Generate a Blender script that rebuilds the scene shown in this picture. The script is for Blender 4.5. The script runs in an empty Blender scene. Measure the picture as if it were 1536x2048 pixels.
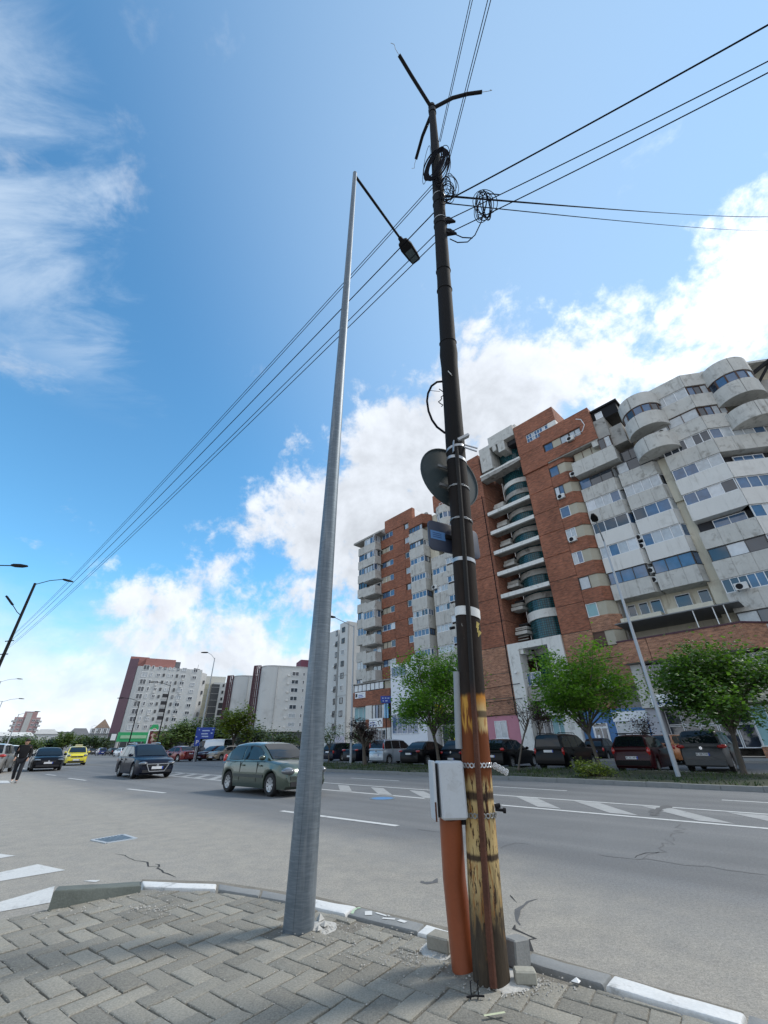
import bpy, bmesh, math, random
from mathutils import Vector, Matrix, noise as mnoise
R = math.radians
rnd = random.Random(7)
scene = bpy.context.scene
COL = scene.collection

# ------------------------------------------------------------------ camera
CAM_H, PITCH, ROLL, FPX = 1.3, R(30.0), R(0.85), 806.0
cam_d = bpy.data.cameras.new('camera')
cam = bpy.data.objects.new('camera', cam_d)
COL.objects.link(cam)
cam_d.sensor_fit = 'VERTICAL'
cam_d.sensor_height = 32.0
cam_d.lens = FPX / 2048 * 32.0
cam_d.clip_start = 0.05
cam_d.clip_end = 5000
cam.matrix_world = Matrix.Translation((0, 0, CAM_H)) @ Matrix.Rotation(R(90) + PITCH, 4, 'X') @ Matrix.Rotation(-ROLL, 4, 'Z')
scene.camera = cam

# ------------------------------------------------------------------ sky
SUN_AZ, SUN_EL = R(74), R(47)
sun_dir = Vector((math.sin(SUN_AZ) * math.cos(SUN_EL), math.cos(SUN_AZ) * math.cos(SUN_EL), math.sin(SUN_EL)))
W = bpy.data.worlds.new('World')
scene.world = W
W.use_nodes = True
wt = W.node_tree
wt.nodes.clear()


def N(t, kind, **kw):
    n = t.nodes.new(kind)
    for k, v in kw.items():
        if k == 'i':
            for kk, vv in v.items():
                n.inputs[kk].default_value = vv
        else:
            setattr(n, k, v)
    return n


def math_(t, op, a, b=None, clamp=False):
    n = t.nodes.new('ShaderNodeMath')
    n.operation = op
    n.use_clamp = clamp
    for i, v in enumerate((a, b)):
        if v is None:
            continue
        if isinstance(v, (int, float)):
            n.inputs[i].default_value = v
        else:
            t.links.new(v, n.inputs[i])
    return n.outputs[0]


def smooth(t, val, a, b, lo=0.0, hi=1.0):
    n = t.nodes.new('ShaderNodeMapRange')
    n.interpolation_type = 'SMOOTHSTEP'
    t.links.new(val, n.inputs['Value'])
    n.inputs['From Min'].default_value = a
    n.inputs['From Max'].default_value = b
    n.inputs['To Min'].default_value = lo
    n.inputs['To Max'].default_value = hi
    return n.outputs[0]


def noise_(t, vec, scale, detail=6, rough=.55, dist=0.0):
    n = N(t, 'ShaderNodeTexNoise', i={'Scale': scale, 'Detail': detail, 'Roughness': rough, 'Distortion': dist})
    if vec is not None:
        t.links.new(vec, n.inputs['Vector'])
    return n.outputs[0]


def mixc(t, fac, a, b, mode='MIX'):
    n = t.nodes.new('ShaderNodeMix')
    n.data_type = 'RGBA'
    n.blend_type = mode
    for key, v in ((0, fac), (6, a), (7, b)):
        if isinstance(v, (int, float)):
            n.inputs[key].default_value = v
        elif isinstance(v, (tuple, list)):
            n.inputs[key].default_value = (*v[:3], 1)
        else:
            t.links.new(v, n.inputs[key])
    return n.outputs[2]


SKY_STRENGTH = 0.1
sky = N(wt, 'ShaderNodeTexSky', sky_type='NISHITA', sun_disc=False)
sky.sun_elevation = SUN_EL
sky.sun_rotation = SUN_AZ
sky.air_density = 1.0
sky.dust_density = 0.0
sky.ozone_density = 2.2
tc = N(wt, 'ShaderNodeTexCoord')
sep = N(wt, 'ShaderNodeSeparateXYZ')
wt.links.new(tc.outputs['Generated'], sep.inputs[0])
X, Y, Z = sep.outputs
zc = math_(wt, 'ADD', math_(wt, 'MAXIMUM', Z, 0.0), 0.22)
cmb = N(wt, 'ShaderNodeCombineXYZ')
wt.links.new(math_(wt, 'DIVIDE', X, zc), cmb.inputs[0])
wt.links.new(math_(wt, 'DIVIDE', Y, zc), cmb.inputs[1])
uv = cmb.outputs[0]
n_big = noise_(wt, uv, 1.5, 9, .58, .25)
n_fin = noise_(wt, uv, 5.5, 8, .6, .2)
n_det = noise_(wt, tc.outputs['Generated'], 9.0, 8, .6, .3)


def dotp(v):
    s = math_(wt, 'MULTIPLY', X, v[0])
    s = math_(wt, 'ADD', s, math_(wt, 'MULTIPLY', Y, v[1]))
    return math_(wt, 'ADD', s, math_(wt, 'MULTIPLY', Z, v[2]))


def centred(v, k):
    return math_(wt, 'MULTIPLY', math_(wt, 'SUBTRACT', v, .5), k)


# the cumulus bank: everything beyond a great plane, ragged by noise
n_edge = noise_(wt, tc.outputs['Generated'], 3.2, 9, .58, .35)
n_fuzz = noise_(wt, tc.outputs['Generated'], 24.0, 7, .65, .2)
shift = N(wt, 'ShaderNodeVectorMath', operation='ADD')
wt.links.new(tc.outputs['Generated'], shift.inputs[0])
shift.inputs[1].default_value = tuple(sun_dir * .035)
n_det2 = noise_(wt, shift.outputs[0], 9.0, 8, .6, .3)
n_edge2 = noise_(wt, shift.outputs[0], 3.2, 9, .58, .35)
relief = math_(wt, 'ADD', math_(wt, 'MULTIPLY', math_(wt, 'SUBTRACT', n_det, n_det2), .22), math_(wt, 'MULTIPLY', math_(wt, 'SUBTRACT', n_edge, n_edge2), .6))
depth = math_(wt, 'MINIMUM', math_(wt, 'SUBTRACT', dotp((.53, .72, -.45)), .175), math_(wt, 'ADD', -.005, smooth(wt, X, -.60, .10, 0, .155)))
bank = math_(wt, 'ADD', depth, math_(wt, 'ADD', centred(n_big, .34), math_(wt, 'ADD', centred(n_edge, .80), math_(wt, 'ADD', centred(n_det, .34), centred(n_fuzz, .22)))))
# broken cloud elsewhere, added out of view behind the camera to brighten the facade
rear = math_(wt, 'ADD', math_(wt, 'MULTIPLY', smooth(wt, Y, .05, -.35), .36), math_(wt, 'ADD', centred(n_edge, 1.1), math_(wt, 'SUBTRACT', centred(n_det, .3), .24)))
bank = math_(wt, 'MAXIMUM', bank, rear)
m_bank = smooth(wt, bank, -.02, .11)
# thin veil high on the left
mp = N(wt, 'ShaderNodeMapping', vector_type='POINT')
mp.inputs['Rotation'].default_value = (0, 0, R(25))
mp.inputs['Scale'].default_value = (1.0, 2.6, 1)
wt.links.new(uv, mp.inputs[0])
n_str = noise_(wt, mp.outputs[0], 3.2, 9, .62, .5)
veil = math_(wt, 'ADD', math_(wt, 'SUBTRACT', math_(wt, 'MULTIPLY', X, -1), .505), math_(wt, 'ADD', centred(n_str, .55), centred(n_big, .25)))
m_veil = math_(wt, 'MULTIPLY', smooth(wt, veil, -.03, .20, 0, .85), smooth(wt, Z, .55, .72))
# scattered small puffs and a bright hazy horizon
puff = math_(wt, 'MULTIPLY', smooth(wt, math_(wt, 'ADD', n_fin, centred(n_big, .5)), .60, .78), .42)
low = math_(wt, 'MULTIPLY', smooth(wt, Z, .34, .02), smooth(wt, math_(wt, 'ADD', n_big, math_(wt, 'ADD', centred(n_det, .5), centred(Z, -1.1))), .56, .86))
low = math_(wt, 'MULTIPLY', low, .95)
hor = smooth(wt, Z, .30, .0, 0, .72)
sun_near = dotp(tuple(sun_dir))
# cloud tone: soft relief, whiter towards the sun
tone = math_(wt, 'ADD', .395, math_(wt, 'ADD', relief, math_(wt, 'ADD', centred(n_det, .10), math_(wt, 'ADD', centred(n_edge, .16), centred(n_fuzz, .04)))))
tone = math_(wt, 'ADD', tone, smooth(wt, sun_near, .15, -.85, 0, .24))  # clouds opposite the sun brightened to lift the light on the facade
tone = math_(wt, 'ADD', tone, smooth(wt, sun_near, .78, 1.0, 0, .26))
tone = math_(wt, 'ADD', tone, smooth(wt, bank, .36, .05, -.06, .07))
tone = math_(wt, 'MULTIPLY', tone, 1.0 / SKY_STRENGTH)
cc = N(wt, 'ShaderNodeCombineColor')
wt.links.new(math_(wt, 'MULTIPLY', tone, .91), cc.inputs[0])
wt.links.new(math_(wt, 'MULTIPLY', tone, .97), cc.inputs[1])
wt.links.new(math_(wt, 'MULTIPLY', tone, 1.06), cc.inputs[2])
cloud = cc.outputs[0]
sun_near0 = dotp(tuple(sun_dir))
blue = mixc(wt, 1.0, sky.outputs[0], (.70, 1.20, 1.27), 'MULTIPLY')
blue = mixc(wt, smooth(wt, sun_near0, .30, .97, 0, .50), blue, tuple(v / SKY_STRENGTH for v in (.34, .43, .52)))
col = mixc(wt, hor, blue, tuple(v / SKY_STRENGTH for v in (.30, .38, .46)))
col = mixc(wt, puff, col, cloud)
col = mixc(wt, m_veil, col, tuple(v / SKY_STRENGTH for v in (.31, .385, .48)))
col = mixc(wt, low, col, cloud)
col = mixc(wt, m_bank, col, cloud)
bg = N(wt, 'ShaderNodeBackground')
bg.inputs['Strength'].default_value = SKY_STRENGTH
wt.links.new(col, bg.inputs['Color'])
wo = N(wt, 'ShaderNodeOutputWorld')
wt.links.new(bg.outputs[0], wo.inputs['Surface'])

# ------------------------------------------------------------------ sun, veiled by thin cloud
sl = bpy.data.lights.new('sun', 'SUN')
sl.energy = 1.5
sl.angle = R(11.0)
sl.color = (1.0, .95, .87)
so = bpy.data.objects.new('sun', sl)
COL.objects.link(so)
so.rotation_euler = (-sun_dir).to_track_quat('-Z', 'Y').to_euler()
so.location = sun_dir * 100

scene.view_settings.view_transform = 'Standard'
scene.view_settings.look = 'None'
scene.view_settings.exposure = 0.98
scene.view_settings.gamma = 1.0
scene.view_settings.use_curve_mapping = False
scene.cycles.max_bounces = 6
scene.cycles.diffuse_bounces = 3
scene.cycles.glossy_bounces = 3
scene.cycles.transmission_bounces = 3
scene.cycles.use_denoising = True
scene.cycles.sample_clamp_indirect = 6


# ------------------------------------------------------------------ survey helpers: a photo pixel met with a level or with a facade
def ray(x, y):
    u, v = (x - 768) / FPX, (y - 1024) / FPX
    cr, sr = math.cos(ROLL), math.sin(ROLL)
    u, v = u * cr - v * sr, u * sr + v * cr
    c, s = math.cos(PITCH), math.sin(PITCH)
    return Vector((u, c + v * s, s - v * c))


def G(x, y, z=0.0):
    d = ray(x, y)
    t = (z - CAM_H) / d.z
    return Vector((d.x * t, d.y * t, z))


def UP(x, y, p):
    """height and point of a pixel on the upright plane through p facing the camera"""
    d = ray(x, y)
    n = Vector((p[0], p[1], 0))
    t = n.dot(n) / d.dot(n)
    return Vector((0, 0, CAM_H)) + d * t


AL = Vector((.719, -.695, 0))        # along the road
PE = Vector((.695, .719, 0))         # across the road


def RD(a, p, z=0.0):
    return AL * a + PE * p + Vector((0, 0, z))


# ------------------------------------------------------------------ mesh building
class MB:
    def __init__(s):
        s.v, s.f, s.m = [], [], []

    def poly(s, pts, mi=0):
        b = len(s.v)
        s.v += [tuple(p) for p in pts]
        s.f.append(tuple(range(b, b + len(pts))))
        s.m.append(mi)
        return s

    def box(s, x0, x1, y0, y1, z0, z1, mi=0):
        b = len(s.v)
        s.v += [(x, y, z) for z in (z0, z1) for y in (y0, y1) for x in (x0, x1)]
        for f in ((0, 2, 3, 1), (4, 5, 7, 6), (0, 1, 5, 4), (1, 3, 7, 5), (3, 2, 6, 7), (2, 0, 4, 6)):
            s.f.append(tuple(b + i for i in f))
            s.m.append(mi)
        return s

    def prism(s, pts, z0, z1, mi=0, top=None):
        b = len(s.v)
        n = len(pts)
        s.v += [(p[0], p[1], z0) for p in pts]
        tp = top or pts
        s.v += [(p[0], p[1], z1) for p in tp]
        s.f.append(tuple(b + i for i in range(n - 1, -1, -1)))
        s.f.append(tuple(b + n + i for i in range(n)))
        s.m += [mi, mi]
        for i in range(n):
            j = (i + 1) % n
            s.f.append((b + i, b + j, b + n + j, b + n + i))
            s.m.append(mi)
        return s

    def obox(s, a, b_, w, h, up=(0, 0, 1), mi=0):
        """bar from a to b with width w and height h"""
        a, b_ = Vector(a), Vector(b_)
        d = (b_ - a).normalized()
        u = Vector(up)
        r = d.cross(u)
        if r.length < 1e-5:
            r = d.cross(Vector((1, 0, 0)))
        r.normalize()
        u = r.cross(d)
        k = len(s.v)
        for p in (a, b_):
            for sx, sy in ((-1, -1), (1, -1), (1, 1), (-1, 1)):
                s.v.append(tuple(p + r * (sx * w / 2) + u * (sy * h / 2)))
        for f in ((3, 2, 1, 0), (4, 5, 6, 7), (0, 1, 5, 4), (1, 2, 6, 5), (2, 3, 7, 6), (3, 0, 4, 7)):
            s.f.append(tuple(k + i for i in f))
            s.m.append(mi)
        return s

    def loft(s, rings, mi=0, closed=True, caps=True):
        b = len(s.v)
        n = len(rings[0])
        for r in rings:
            s.v += [tuple(p) for p in r]
        for k in range(len(rings) - 1):
            for i in range(n if closed else n - 1):
                j = (i + 1) % n
                s.f.append((b + k * n + i, b + k * n + j, b + (k + 1) * n + j, b + (k + 1) * n + i))
                s.m.append(mi)
        if caps and closed:
            s.f.append(tuple(b + i for i in range(n - 1, -1, -1)))
            s.f.append(tuple(b + (len(rings) - 1) * n + i for i in range(n)))
            s.m += [mi, mi]
        return s

    def tube(s, pts, r, n=8, mi=0):
        pts = [Vector(p) for p in pts]
        rs = r if isinstance(r, (list, tuple)) else [r] * len(pts)
        rings = []
        ref = None
        for i, p in enumerate(pts):
            d = (pts[min(i + 1, len(pts) - 1)] - pts[max(i - 1, 0)]).normalized()
            if ref is None:
                ref = d.orthogonal().normalized()
            ref = (ref - d * ref.dot(d))
            if ref.length < 1e-6:
                ref = d.orthogonal()
            ref.normalize()
            o = d.cross(ref)
            rings.append([p + (ref * math.cos(2 * math.pi * k / n) + o * math.sin(2 * math.pi * k / n)) * rs[i] for k in range(n)])
        return s.loft(rings, mi)

    def lathe(s, prof, n=24, axis='z', mi=0, off=(0, 0, 0), a0=0.0, a1=None):
        """prof = [(r, h)]"""
        full = a1 is None
        m = n if full else n + 1
        rings = []
        for r, h in prof:
            ring = []
            for k in range(m):
                t = a0 + (2 * math.pi if full else a1 - a0) * k / n
                c, q = math.cos(t) * r, math.sin(t) * r
                p = {'z': (c, q, h), 'y': (c, h, q), 'x': (h, c, q)}[axis]
                ring.append((p[0] + off[0], p[1] + off[1], p[2] + off[2]))
            rings.append(ring)
        b = len(s.v)
        for r in rings:
            s.v += r
        for k in range(len(rings) - 1):
            for i in range(m if full else m - 1):
                j = (i + 1) % m
                f = (b + k * m + i, b + k * m + j, b + (k + 1) * m + j, b + (k + 1) * m + i)
                s.f.append(f)
                s.m.append(mi)
        return s

    def ellipsoid(s, c, r, n=12, k=8, mi=0):
        prof = [(max(math.sin(math.pi * i / k), .001), -math.cos(math.pi * i / k)) for i in range(k + 1)]
        b = len(s.v)
        s.lathe(prof, n, 'z', mi)
        s.v[b:] = [(v[0] * r[0] + c[0], v[1] * r[1] + c[1], v[2] * r[2] + c[2]) for v in s.v[b:]]
        return s

    def xf(s, M, start=0):
        s.v[start:] = [tuple(M @ Vector(v)) for v in s.v[start:]]
        return s

    def mesh(s, name, mats, smooth=None, fix=False):
        me = bpy.data.meshes.new(name)
        me.from_pydata(s.v, [], s.f)
        for m in (mats if isinstance(mats, (list, tuple)) else [mats]):
            me.materials.append(m)
        me.polygons.foreach_set('material_index', s.m)
        if fix:
            bm = bmesh.new()
            bm.from_mesh(me)
            bmesh.ops.remove_doubles(bm, verts=bm.verts, dist=1e-5)
            bmesh.ops.recalc_face_normals(bm, faces=bm.faces)
            bm.to_mesh(me)
            bm.free()
        me.update()
        if smooth is not None:
            me.polygons.foreach_set('use_smooth', [True] * len(me.polygons))
            me.set_sharp_from_angle(angle=R(smooth))
        return me


def tag(o, label=None, cat=None, group=None, kind=None):
    if label:
        o['label'] = label
    if cat:
        o['category'] = cat
    if group:
        o['group'] = group
    if kind:
        o['kind'] = kind
    return o


def link(name, data, parent=None, loc=None, rz=None, M=None):
    o = bpy.data.objects.new(name, data)
    COL.objects.link(o)
    if parent:
        o.parent = parent
    if M is not None:
        o.matrix_local = M
    if loc is not None:
        o.location = loc
    if rz is not None:
        o.rotation_euler = (0, 0, rz)
    return o


def obj(name, mb, mats, parent=None, loc=None, rz=None, smooth=None, M=None, fix=True):
    return link(name, mb.mesh(name, mats, smooth, fix), parent, loc, rz, M)


def thing(name, label, cat, loc=(0, 0, 0), rz=0.0, group=None):
    o = link(name, None, None, loc, rz)
    return tag(o, label, cat, group)


def copy_tree(o, parent=None):
    c = o.copy()
    COL.objects.link(c)
    c.parent = parent
    for ch in list(o.children):
        copy_tree(ch, c)
    return c


# ------------------------------------------------------------------ materials
MATS = {}


def mat(name, colour, rough=.7, metal=0.0, var=.12, vs=2.5, fine=.06, fs=60.0, bump=.0, bs=40.0, coat=0.0, spec=.5, obj_var=0.0, stain=None, stain_s=1.2, coord='pos', streak=None):
    """principled material: broad tone change, fine grain, optional bump and dark stains"""
    if name in MATS:
        return MATS[name]
    m = bpy.data.materials.new(name)
    m.use_nodes = True
    t = m.node_tree
    b = t.nodes['Principled BSDF']
    b.inputs['Roughness'].default_value = rough
    b.inputs['Metallic'].default_value = metal
    b.inputs['Specular IOR Level'].default_value = spec
    if coat:
        b.inputs['Coat Weight'].default_value = coat
        b.inputs['Coat Roughness'].default_value = .03
    if coord == 'pos':
        pos = N(t, 'ShaderNodeNewGeometry').outputs['Position']
    else:
        pos = N(t, 'ShaderNodeTexCoord').outputs['Object']
    c = None
    f = math_(t, 'ADD', 1.0, math_(t, 'ADD', math_(t, 'MULTIPLY', math_(t, 'SUBTRACT', noise_(t, pos, vs, 5), .5), var * 3), math_(t, 'MULTIPLY', math_(t, 'SUBTRACT', noise_(t, pos, fs, 3), .5), fine * 3)))
    if obj_var:
        oi = N(t, 'ShaderNodeObjectInfo').outputs['Random']
        f = math_(t, 'ADD', f, math_(t, 'MULTIPLY', math_(t, 'SUBTRACT', oi, .5), obj_var * 2))
    c = mixc(t, 1.0, colour, f, 'MULTIPLY')
    if stain:
        s = smooth(t, noise_(t, pos, stain_s, 8, .65, .4), .52, .72, 0, stain[1])
        c = mixc(t, s, c, stain[0])
    if streak:
        mp = N(t, 'ShaderNodeMapping')
        mp.inputs['Scale'].default_value = (1, 1, .10)
        t.links.new(pos, mp.inputs[0])
        sk = math_(t, 'MULTIPLY', smooth(t, noise_(t, mp.outputs[0], 3.2, 6, .7), .50, .72, 0, streak[1]), smooth(t, noise_(t, pos, .45, 4), .35, .65))
        c = mixc(t, sk, c, streak[0])
    t.links.new(c, b.inputs['Base Color'])
    if bump:
        bp = N(t, 'ShaderNodeBump', i={'Strength': bump, 'Distance': .01})
        t.links.new(noise_(t, pos, bs, 4), bp.inputs['Height'])
        t.links.new(bp.outputs[0], b.inputs['Normal'])
    MATS[name] = m
    return m


def tree_of(m):
    return m.node_tree, m.node_tree.nodes['Principled BSDF']


concrete = mat('concrete_panel', (.52, .51, .475), .9, var=.12, vs=1.3, fine=.07, fs=14, stain=((.22, .205, .18), .75), stain_s=1.6, streak=((.19, .175, .15), .75))
concrete_clean = mat('painted_concrete', (.66, .65, .62), .85, var=.05, vs=1.0, fine=.03, fs=14, stain=((.40, .39, .36), .4), stain_s=.8, streak=((.34, .33, .30), .6))
concrete_old = mat('stained_concrete', (.34, .325, .30), .95, var=.2, vs=1.2, fine=.1, fs=9, stain=((.06, .055, .05), .85), stain_s=1.1)
cream = mat('cream_render', (.62, .58, .47), .9, var=.07, vs=.9, fine=.04, fs=12, stain=((.35, .31, .24), .5), stain_s=1.0, streak=((.28, .24, .18), .7))
beige = mat('beige_infill', (.42, .39, .31), .9, var=.1, vs=1.5, fine=.06, fs=12)
white_conc = mat('white_concrete', (.70, .69, .65), .85, var=.08, vs=1.5, fine=.05, fs=12, stain=((.3, .29, .26), .6), stain_s=1.5, streak=((.26, .25, .22), .6))
white_clad = mat('white_cladding', (.72, .74, .78), .5, var=.03, fine=.02)
dark_in = mat('dark_interior', (.035, .035, .04), .9)  # near-black colour painted in for shade inside voids, loggias and recesses
dark_metal = mat('dark_metal', (.012, .012, .014), .7, spec=.2)
frame_w = mat('white_window_frame', (.72, .73, .74), .4, var=.03, fine=.02)
frame_d = mat('dark_window_frame', (.05, .045, .045), .5)
frame_br = mat('brown_window_frame', (.09, .05, .035), .55)
pink = mat('pink_render', (.50, .22, .27), .9, var=.06)
blue_tile = mat('blue_tile', (.05, .16, .36), .35, var=.1, vs=3)
blind_teal = mat('teal_blind', (.25, .42, .44), .6, var=.1, vs=4)
brown_blind = mat('brown_blind', (.10, .05, .035), .7)
white_paint = mat('white_paint', (.78, .78, .76), .7, var=.05, fine=.04)
rubber = mat('tyre_rubber', (.018, .018, .018), .85)
alloy = mat('wheel_silver', (.42, .43, .44), .35, metal=.6)
black_pl = mat('black_plastic', (.02, .02, .022), .5)
grey_pl = mat('grey_plastic', (.50, .51, .52), .5, var=.05)
chrome = mat('chrome', (.75, .76, .78), .12, metal=1.0, var=.0, fine=0)
galv = mat('galvanised', (.50, .53, .56), .42, metal=.75, var=.12, vs=4, fine=.08, fs=40)
galv_dull = mat('dull_galvanised', (.40, .43, .46), .55, metal=.3, var=.1, vs=2)
cable_m = mat('cable_sheath', (.006, .006, .010), .9, spec=.1)
signblue = mat('sign_blue', (.01, .05, .32), .4, var=.05)
signwhite = mat('sign_white', (.80, .81, .82), .4, var=.02)
sign_back = mat('sign_back_grey', (.035, .05, .055), .6, metal=.1, spec=.3, var=.2, vs=6)
sign_back_d = mat('sign_back_dark', (.03, .04, .07), .5, var=.1)
plate_w = mat('plate_white', (.75, .76, .78), .35)
plate_b = mat('plate_blue', (.02, .07, .45), .4)
ink = mat('black_ink', (.015, .015, .02), .6)
soil = mat('bare_soil', (.20, .165, .12), .95, var=.2, vs=3, fine=.15, fs=30)
bark = mat('bark', (.10, .085, .07), .95, var=.25, vs=8, fine=.15, fs=40, bump=.5, bs=30)
yellow_sign = mat('yellow_sign', (.80, .62, .03), .5)
red_lens = mat('red_lens', (.42, .015, .012), .15, coat=.6, var=.1)
amber_lens = mat('amber_lens', (.75, .25, .03), .2, coat=.5)
clear_lens = mat('clear_lens', (.16, .17, .185), .22, metal=.2, coat=.8, var=.25, vs=18)


def glass_mat(name, colour, rough=.04, var=.3, vs=1.5, spec=.8):
    if name in MATS:
        return MATS[name]
    m = mat(name, colour, rough, var=var, vs=vs, fine=.0, spec=spec, coat=.0)
    m.node_tree.nodes['Principled BSDF'].inputs['IOR'].default_value = 1.6
    return m


glass_d = glass_mat('window_glass_dark', (.025, .035, .05))
glass_b = glass_mat('window_glass_blue', (.06, .12, .22), var=.4)
glass_c = glass_mat('window_glass_curtained', (.42, .45, .47), rough=.12, var=.25, vs=3)
glass_w = glass_mat('window_glass_pale', (.58, .60, .62), rough=.15, var=.15, vs=3)
glass_car = glass_mat("car_glass", (.008, .012, .016), rough=.03, spec=.35)
glass_far = glass_mat('far_window_glass', (.045, .055, .065), var=.3)


def brick_mat(name, c1, c2, mortar):
    m = bpy.data.materials.new(name)
    m.use_nodes = True
    t, b = tree_of(m)
    b.inputs['Roughness'].default_value = .9
    tcn = N(t, 'ShaderNodeTexCoord')
    sp = N(t, 'ShaderNodeSeparateXYZ')
    t.links.new(tcn.outputs['Object'], sp.inputs[0])
    cb = N(t, 'ShaderNodeCombineXYZ')
    t.links.new(math_(t, 'ADD', sp.outputs[0], sp.outputs[1]), cb.inputs[0])
    t.links.new(sp.outputs[2], cb.inputs[1])
    br = N(t, 'ShaderNodeTexBrick', i={'Scale': 1.0, 'Mortar Size': .010, 'Mortar Smooth': .2, 'Bias': -.1, 'Brick Width': .28, 'Row Height': .085})
    br.inputs['Color1'].default_value = (*c1, 1)
    br.inputs['Color2'].default_value = (*c2, 1)
    br.inputs['Mortar'].default_value = (*mortar, 1)
    t.links.new(cb.outputs[0], br.inputs['Vector'])
    mpn = N(t, 'ShaderNodeMapping')
    mpn.inputs['Scale'].default_value = (1.0, 3.5, 1)
    t.links.new(cb.outputs[0], mpn.inputs[0])
    f = math_(t, 'ADD', 1.0, math_(t, 'ADD', math_(t, 'MULTIPLY', math_(t, 'SUBTRACT', noise_(t, mpn.outputs[0], 1.6, 6, .65), .5), 2.0), math_(t, 'MULTIPLY', math_(t, 'SUBTRACT', noise_(t, cb.outputs[0], .35, 4), .5), .9)))
    c = mixc(t, 1.0, br.outputs[0], f, 'MULTIPLY')
    t.links.new(c, b.inputs['Base Color'])
    bp = N(t, 'ShaderNodeBump', i={'Strength': .6, 'Distance': .02})
    t.links.new(br.outputs[1], bp.inputs['Height'])
    bp.invert = True
    t.links.new(bp.outputs[0], b.inputs['Normal'])
    MATS[name] = m
    return m


brick = brick_mat('red_brick', (.34, .118, .062), (.20, .072, .042), (.24, .15, .11))
brick_low = brick_mat('weathered_brick', (.44, .20, .11), (.25, .105, .06), (.36, .28, .22))


def glassblock_mat():
    m = bpy.data.materials.new('teal_glass_block')
    m.use_nodes = True
    t, b = tree_of(m)
    b.inputs['Roughness'].default_value = .18
    u = N(t, 'ShaderNodeUVMap')
    br = N(t, 'ShaderNodeTexBrick', offset=0.0, i={'Scale': 1.0, 'Mortar Size': .03, 'Mortar Smooth': .1, 'Bias': 0, 'Brick Width': .24, 'Row Height': .24})
    br.inputs['Color1'].default_value = (.010, .070, .085, 1)
    br.inputs['Color2'].default_value = (.018, .105, .12, 1)
    br.inputs['Mortar'].default_value = (.012, .02, .022, 1)
    t.links.new(u.outputs[0], br.inputs['Vector'])
    f = math_(t, 'ADD', .6, math_(t, 'MULTIPLY', noise_(t, u.outputs[0], .9, 4), .9))
    t.links.new(mixc(t, 1.0, br.outputs[0], f, 'MULTIPLY'), b.inputs['Base Color'])
    bp = N(t, 'ShaderNodeBump', i={'Strength': .7, 'Distance': .03})
    bp.invert = True
    t.links.new(br.outputs[1], bp.inputs['Height'])
    t.links.new(bp.outputs[0], b.inputs['Normal'])
    return m


glass_block = glassblock_mat()


def asphalt_mat():
    m = bpy.data.materials.new('asphalt')
    m.use_nodes = True
    t, b = tree_of(m)
    b.inputs['Roughness'].default_value = .85
    pos = N(t, 'ShaderNodeNewGeometry').outputs['Position']
    sp = N(t, 'ShaderNodeSeparateXYZ')
    t.links.new(pos, sp.inputs[0])
    perp = math_(t, 'ADD', math_(t, 'MULTIPLY', sp.outputs[0], PE.x), math_(t, 'MULTIPLY', sp.outputs[1], PE.y))
    along = math_(t, 'ADD', math_(t, 'MULTIPLY', sp.outputs[0], AL.x), math_(t, 'MULTIPLY', sp.outputs[1], AL.y))
    nb = noise_(t, pos, .55, 6, .6)
    nm = noise_(t, pos, 4, 5, .6)
    # pale dust gathered along the near kerb and over the turning area
    dust = math_(t, 'ADD', smooth(t, math_(t, 'ADD', perp, centred_t(t, nb, 3.2)), 6.9, 4.0), 0)
    c = mixc(t, 1.0, (.138, .140, .140), math_(t, 'ADD', .72, math_(t, 'MULTIPLY', nb, .56)), 'MULTIPLY')
    # worn wheel tracks run along the lanes
    cbw = N(t, 'ShaderNodeCombineXYZ')
    t.links.new(math_(t, 'MULTIPLY', along, .06), cbw.inputs[0])
    t.links.new(perp, cbw.inputs[1])
    tr = noise_(t, cbw.outputs[0], 1.3, 4, .5)
    c = mixc(t, math_(t, 'MULTIPLY', smooth(t, tr, .45, .7), .45), c, (.195, .193, .188))
    c = mixc(t, smooth(t, tr, .47, .30, 0, .5), c, (.105, .106, .108))
    c = mixc(t, math_(t, 'MULTIPLY', dust, math_(t, 'ADD', .22, math_(t, 'MULTIPLY', nm, .70))), c, (.37, .335, .275))
    gr = math_(t, 'ADD', math_(t, 'MULTIPLY', noise_(t, pos, 95, 2, .8), .55), math_(t, 'MULTIPLY', noise_(t, pos, 34, 3, .8), .45))
    vor = N(t, 'ShaderNodeTexVoronoi', i={'Scale': 70.0})
    t.links.new(pos, vor.inputs['Vector'])
    c = mixc(t, 1.0, c, math_(t, 'ADD', -.25, math_(t, 'MULTIPLY', gr, 2.5)), 'MULTIPLY')
    sp2 = smooth(t, vor.outputs['Distance'], .10, .30, 0, 1)
    c = mixc(t, 1.0, c, math_(t, 'ADD', .55, math_(t, 'MULTIPLY', sp2, .52)), 'MULTIPLY')
    # darker repair patches / oil
    pat = smooth(t, noise_(t, pos, .9, 7, .62, .6), .66, .72, 0, .28)
    c = mixc(t, pat, c, (.075, .078, .082))
    t.links.new(c, b.inputs['Base Color'])
    bp = N(t, 'ShaderNodeBump', i={'Strength': .55, 'Distance': .006})
    t.links.new(gr, bp.inputs['Height'])
    t.links.new(bp.outputs[0], b.inputs['Normal'])
    return m


def centred_t(t, v, k):
    return math_(t, 'MULTIPLY', math_(t, 'SUBTRACT', v, .5), k)


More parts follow.
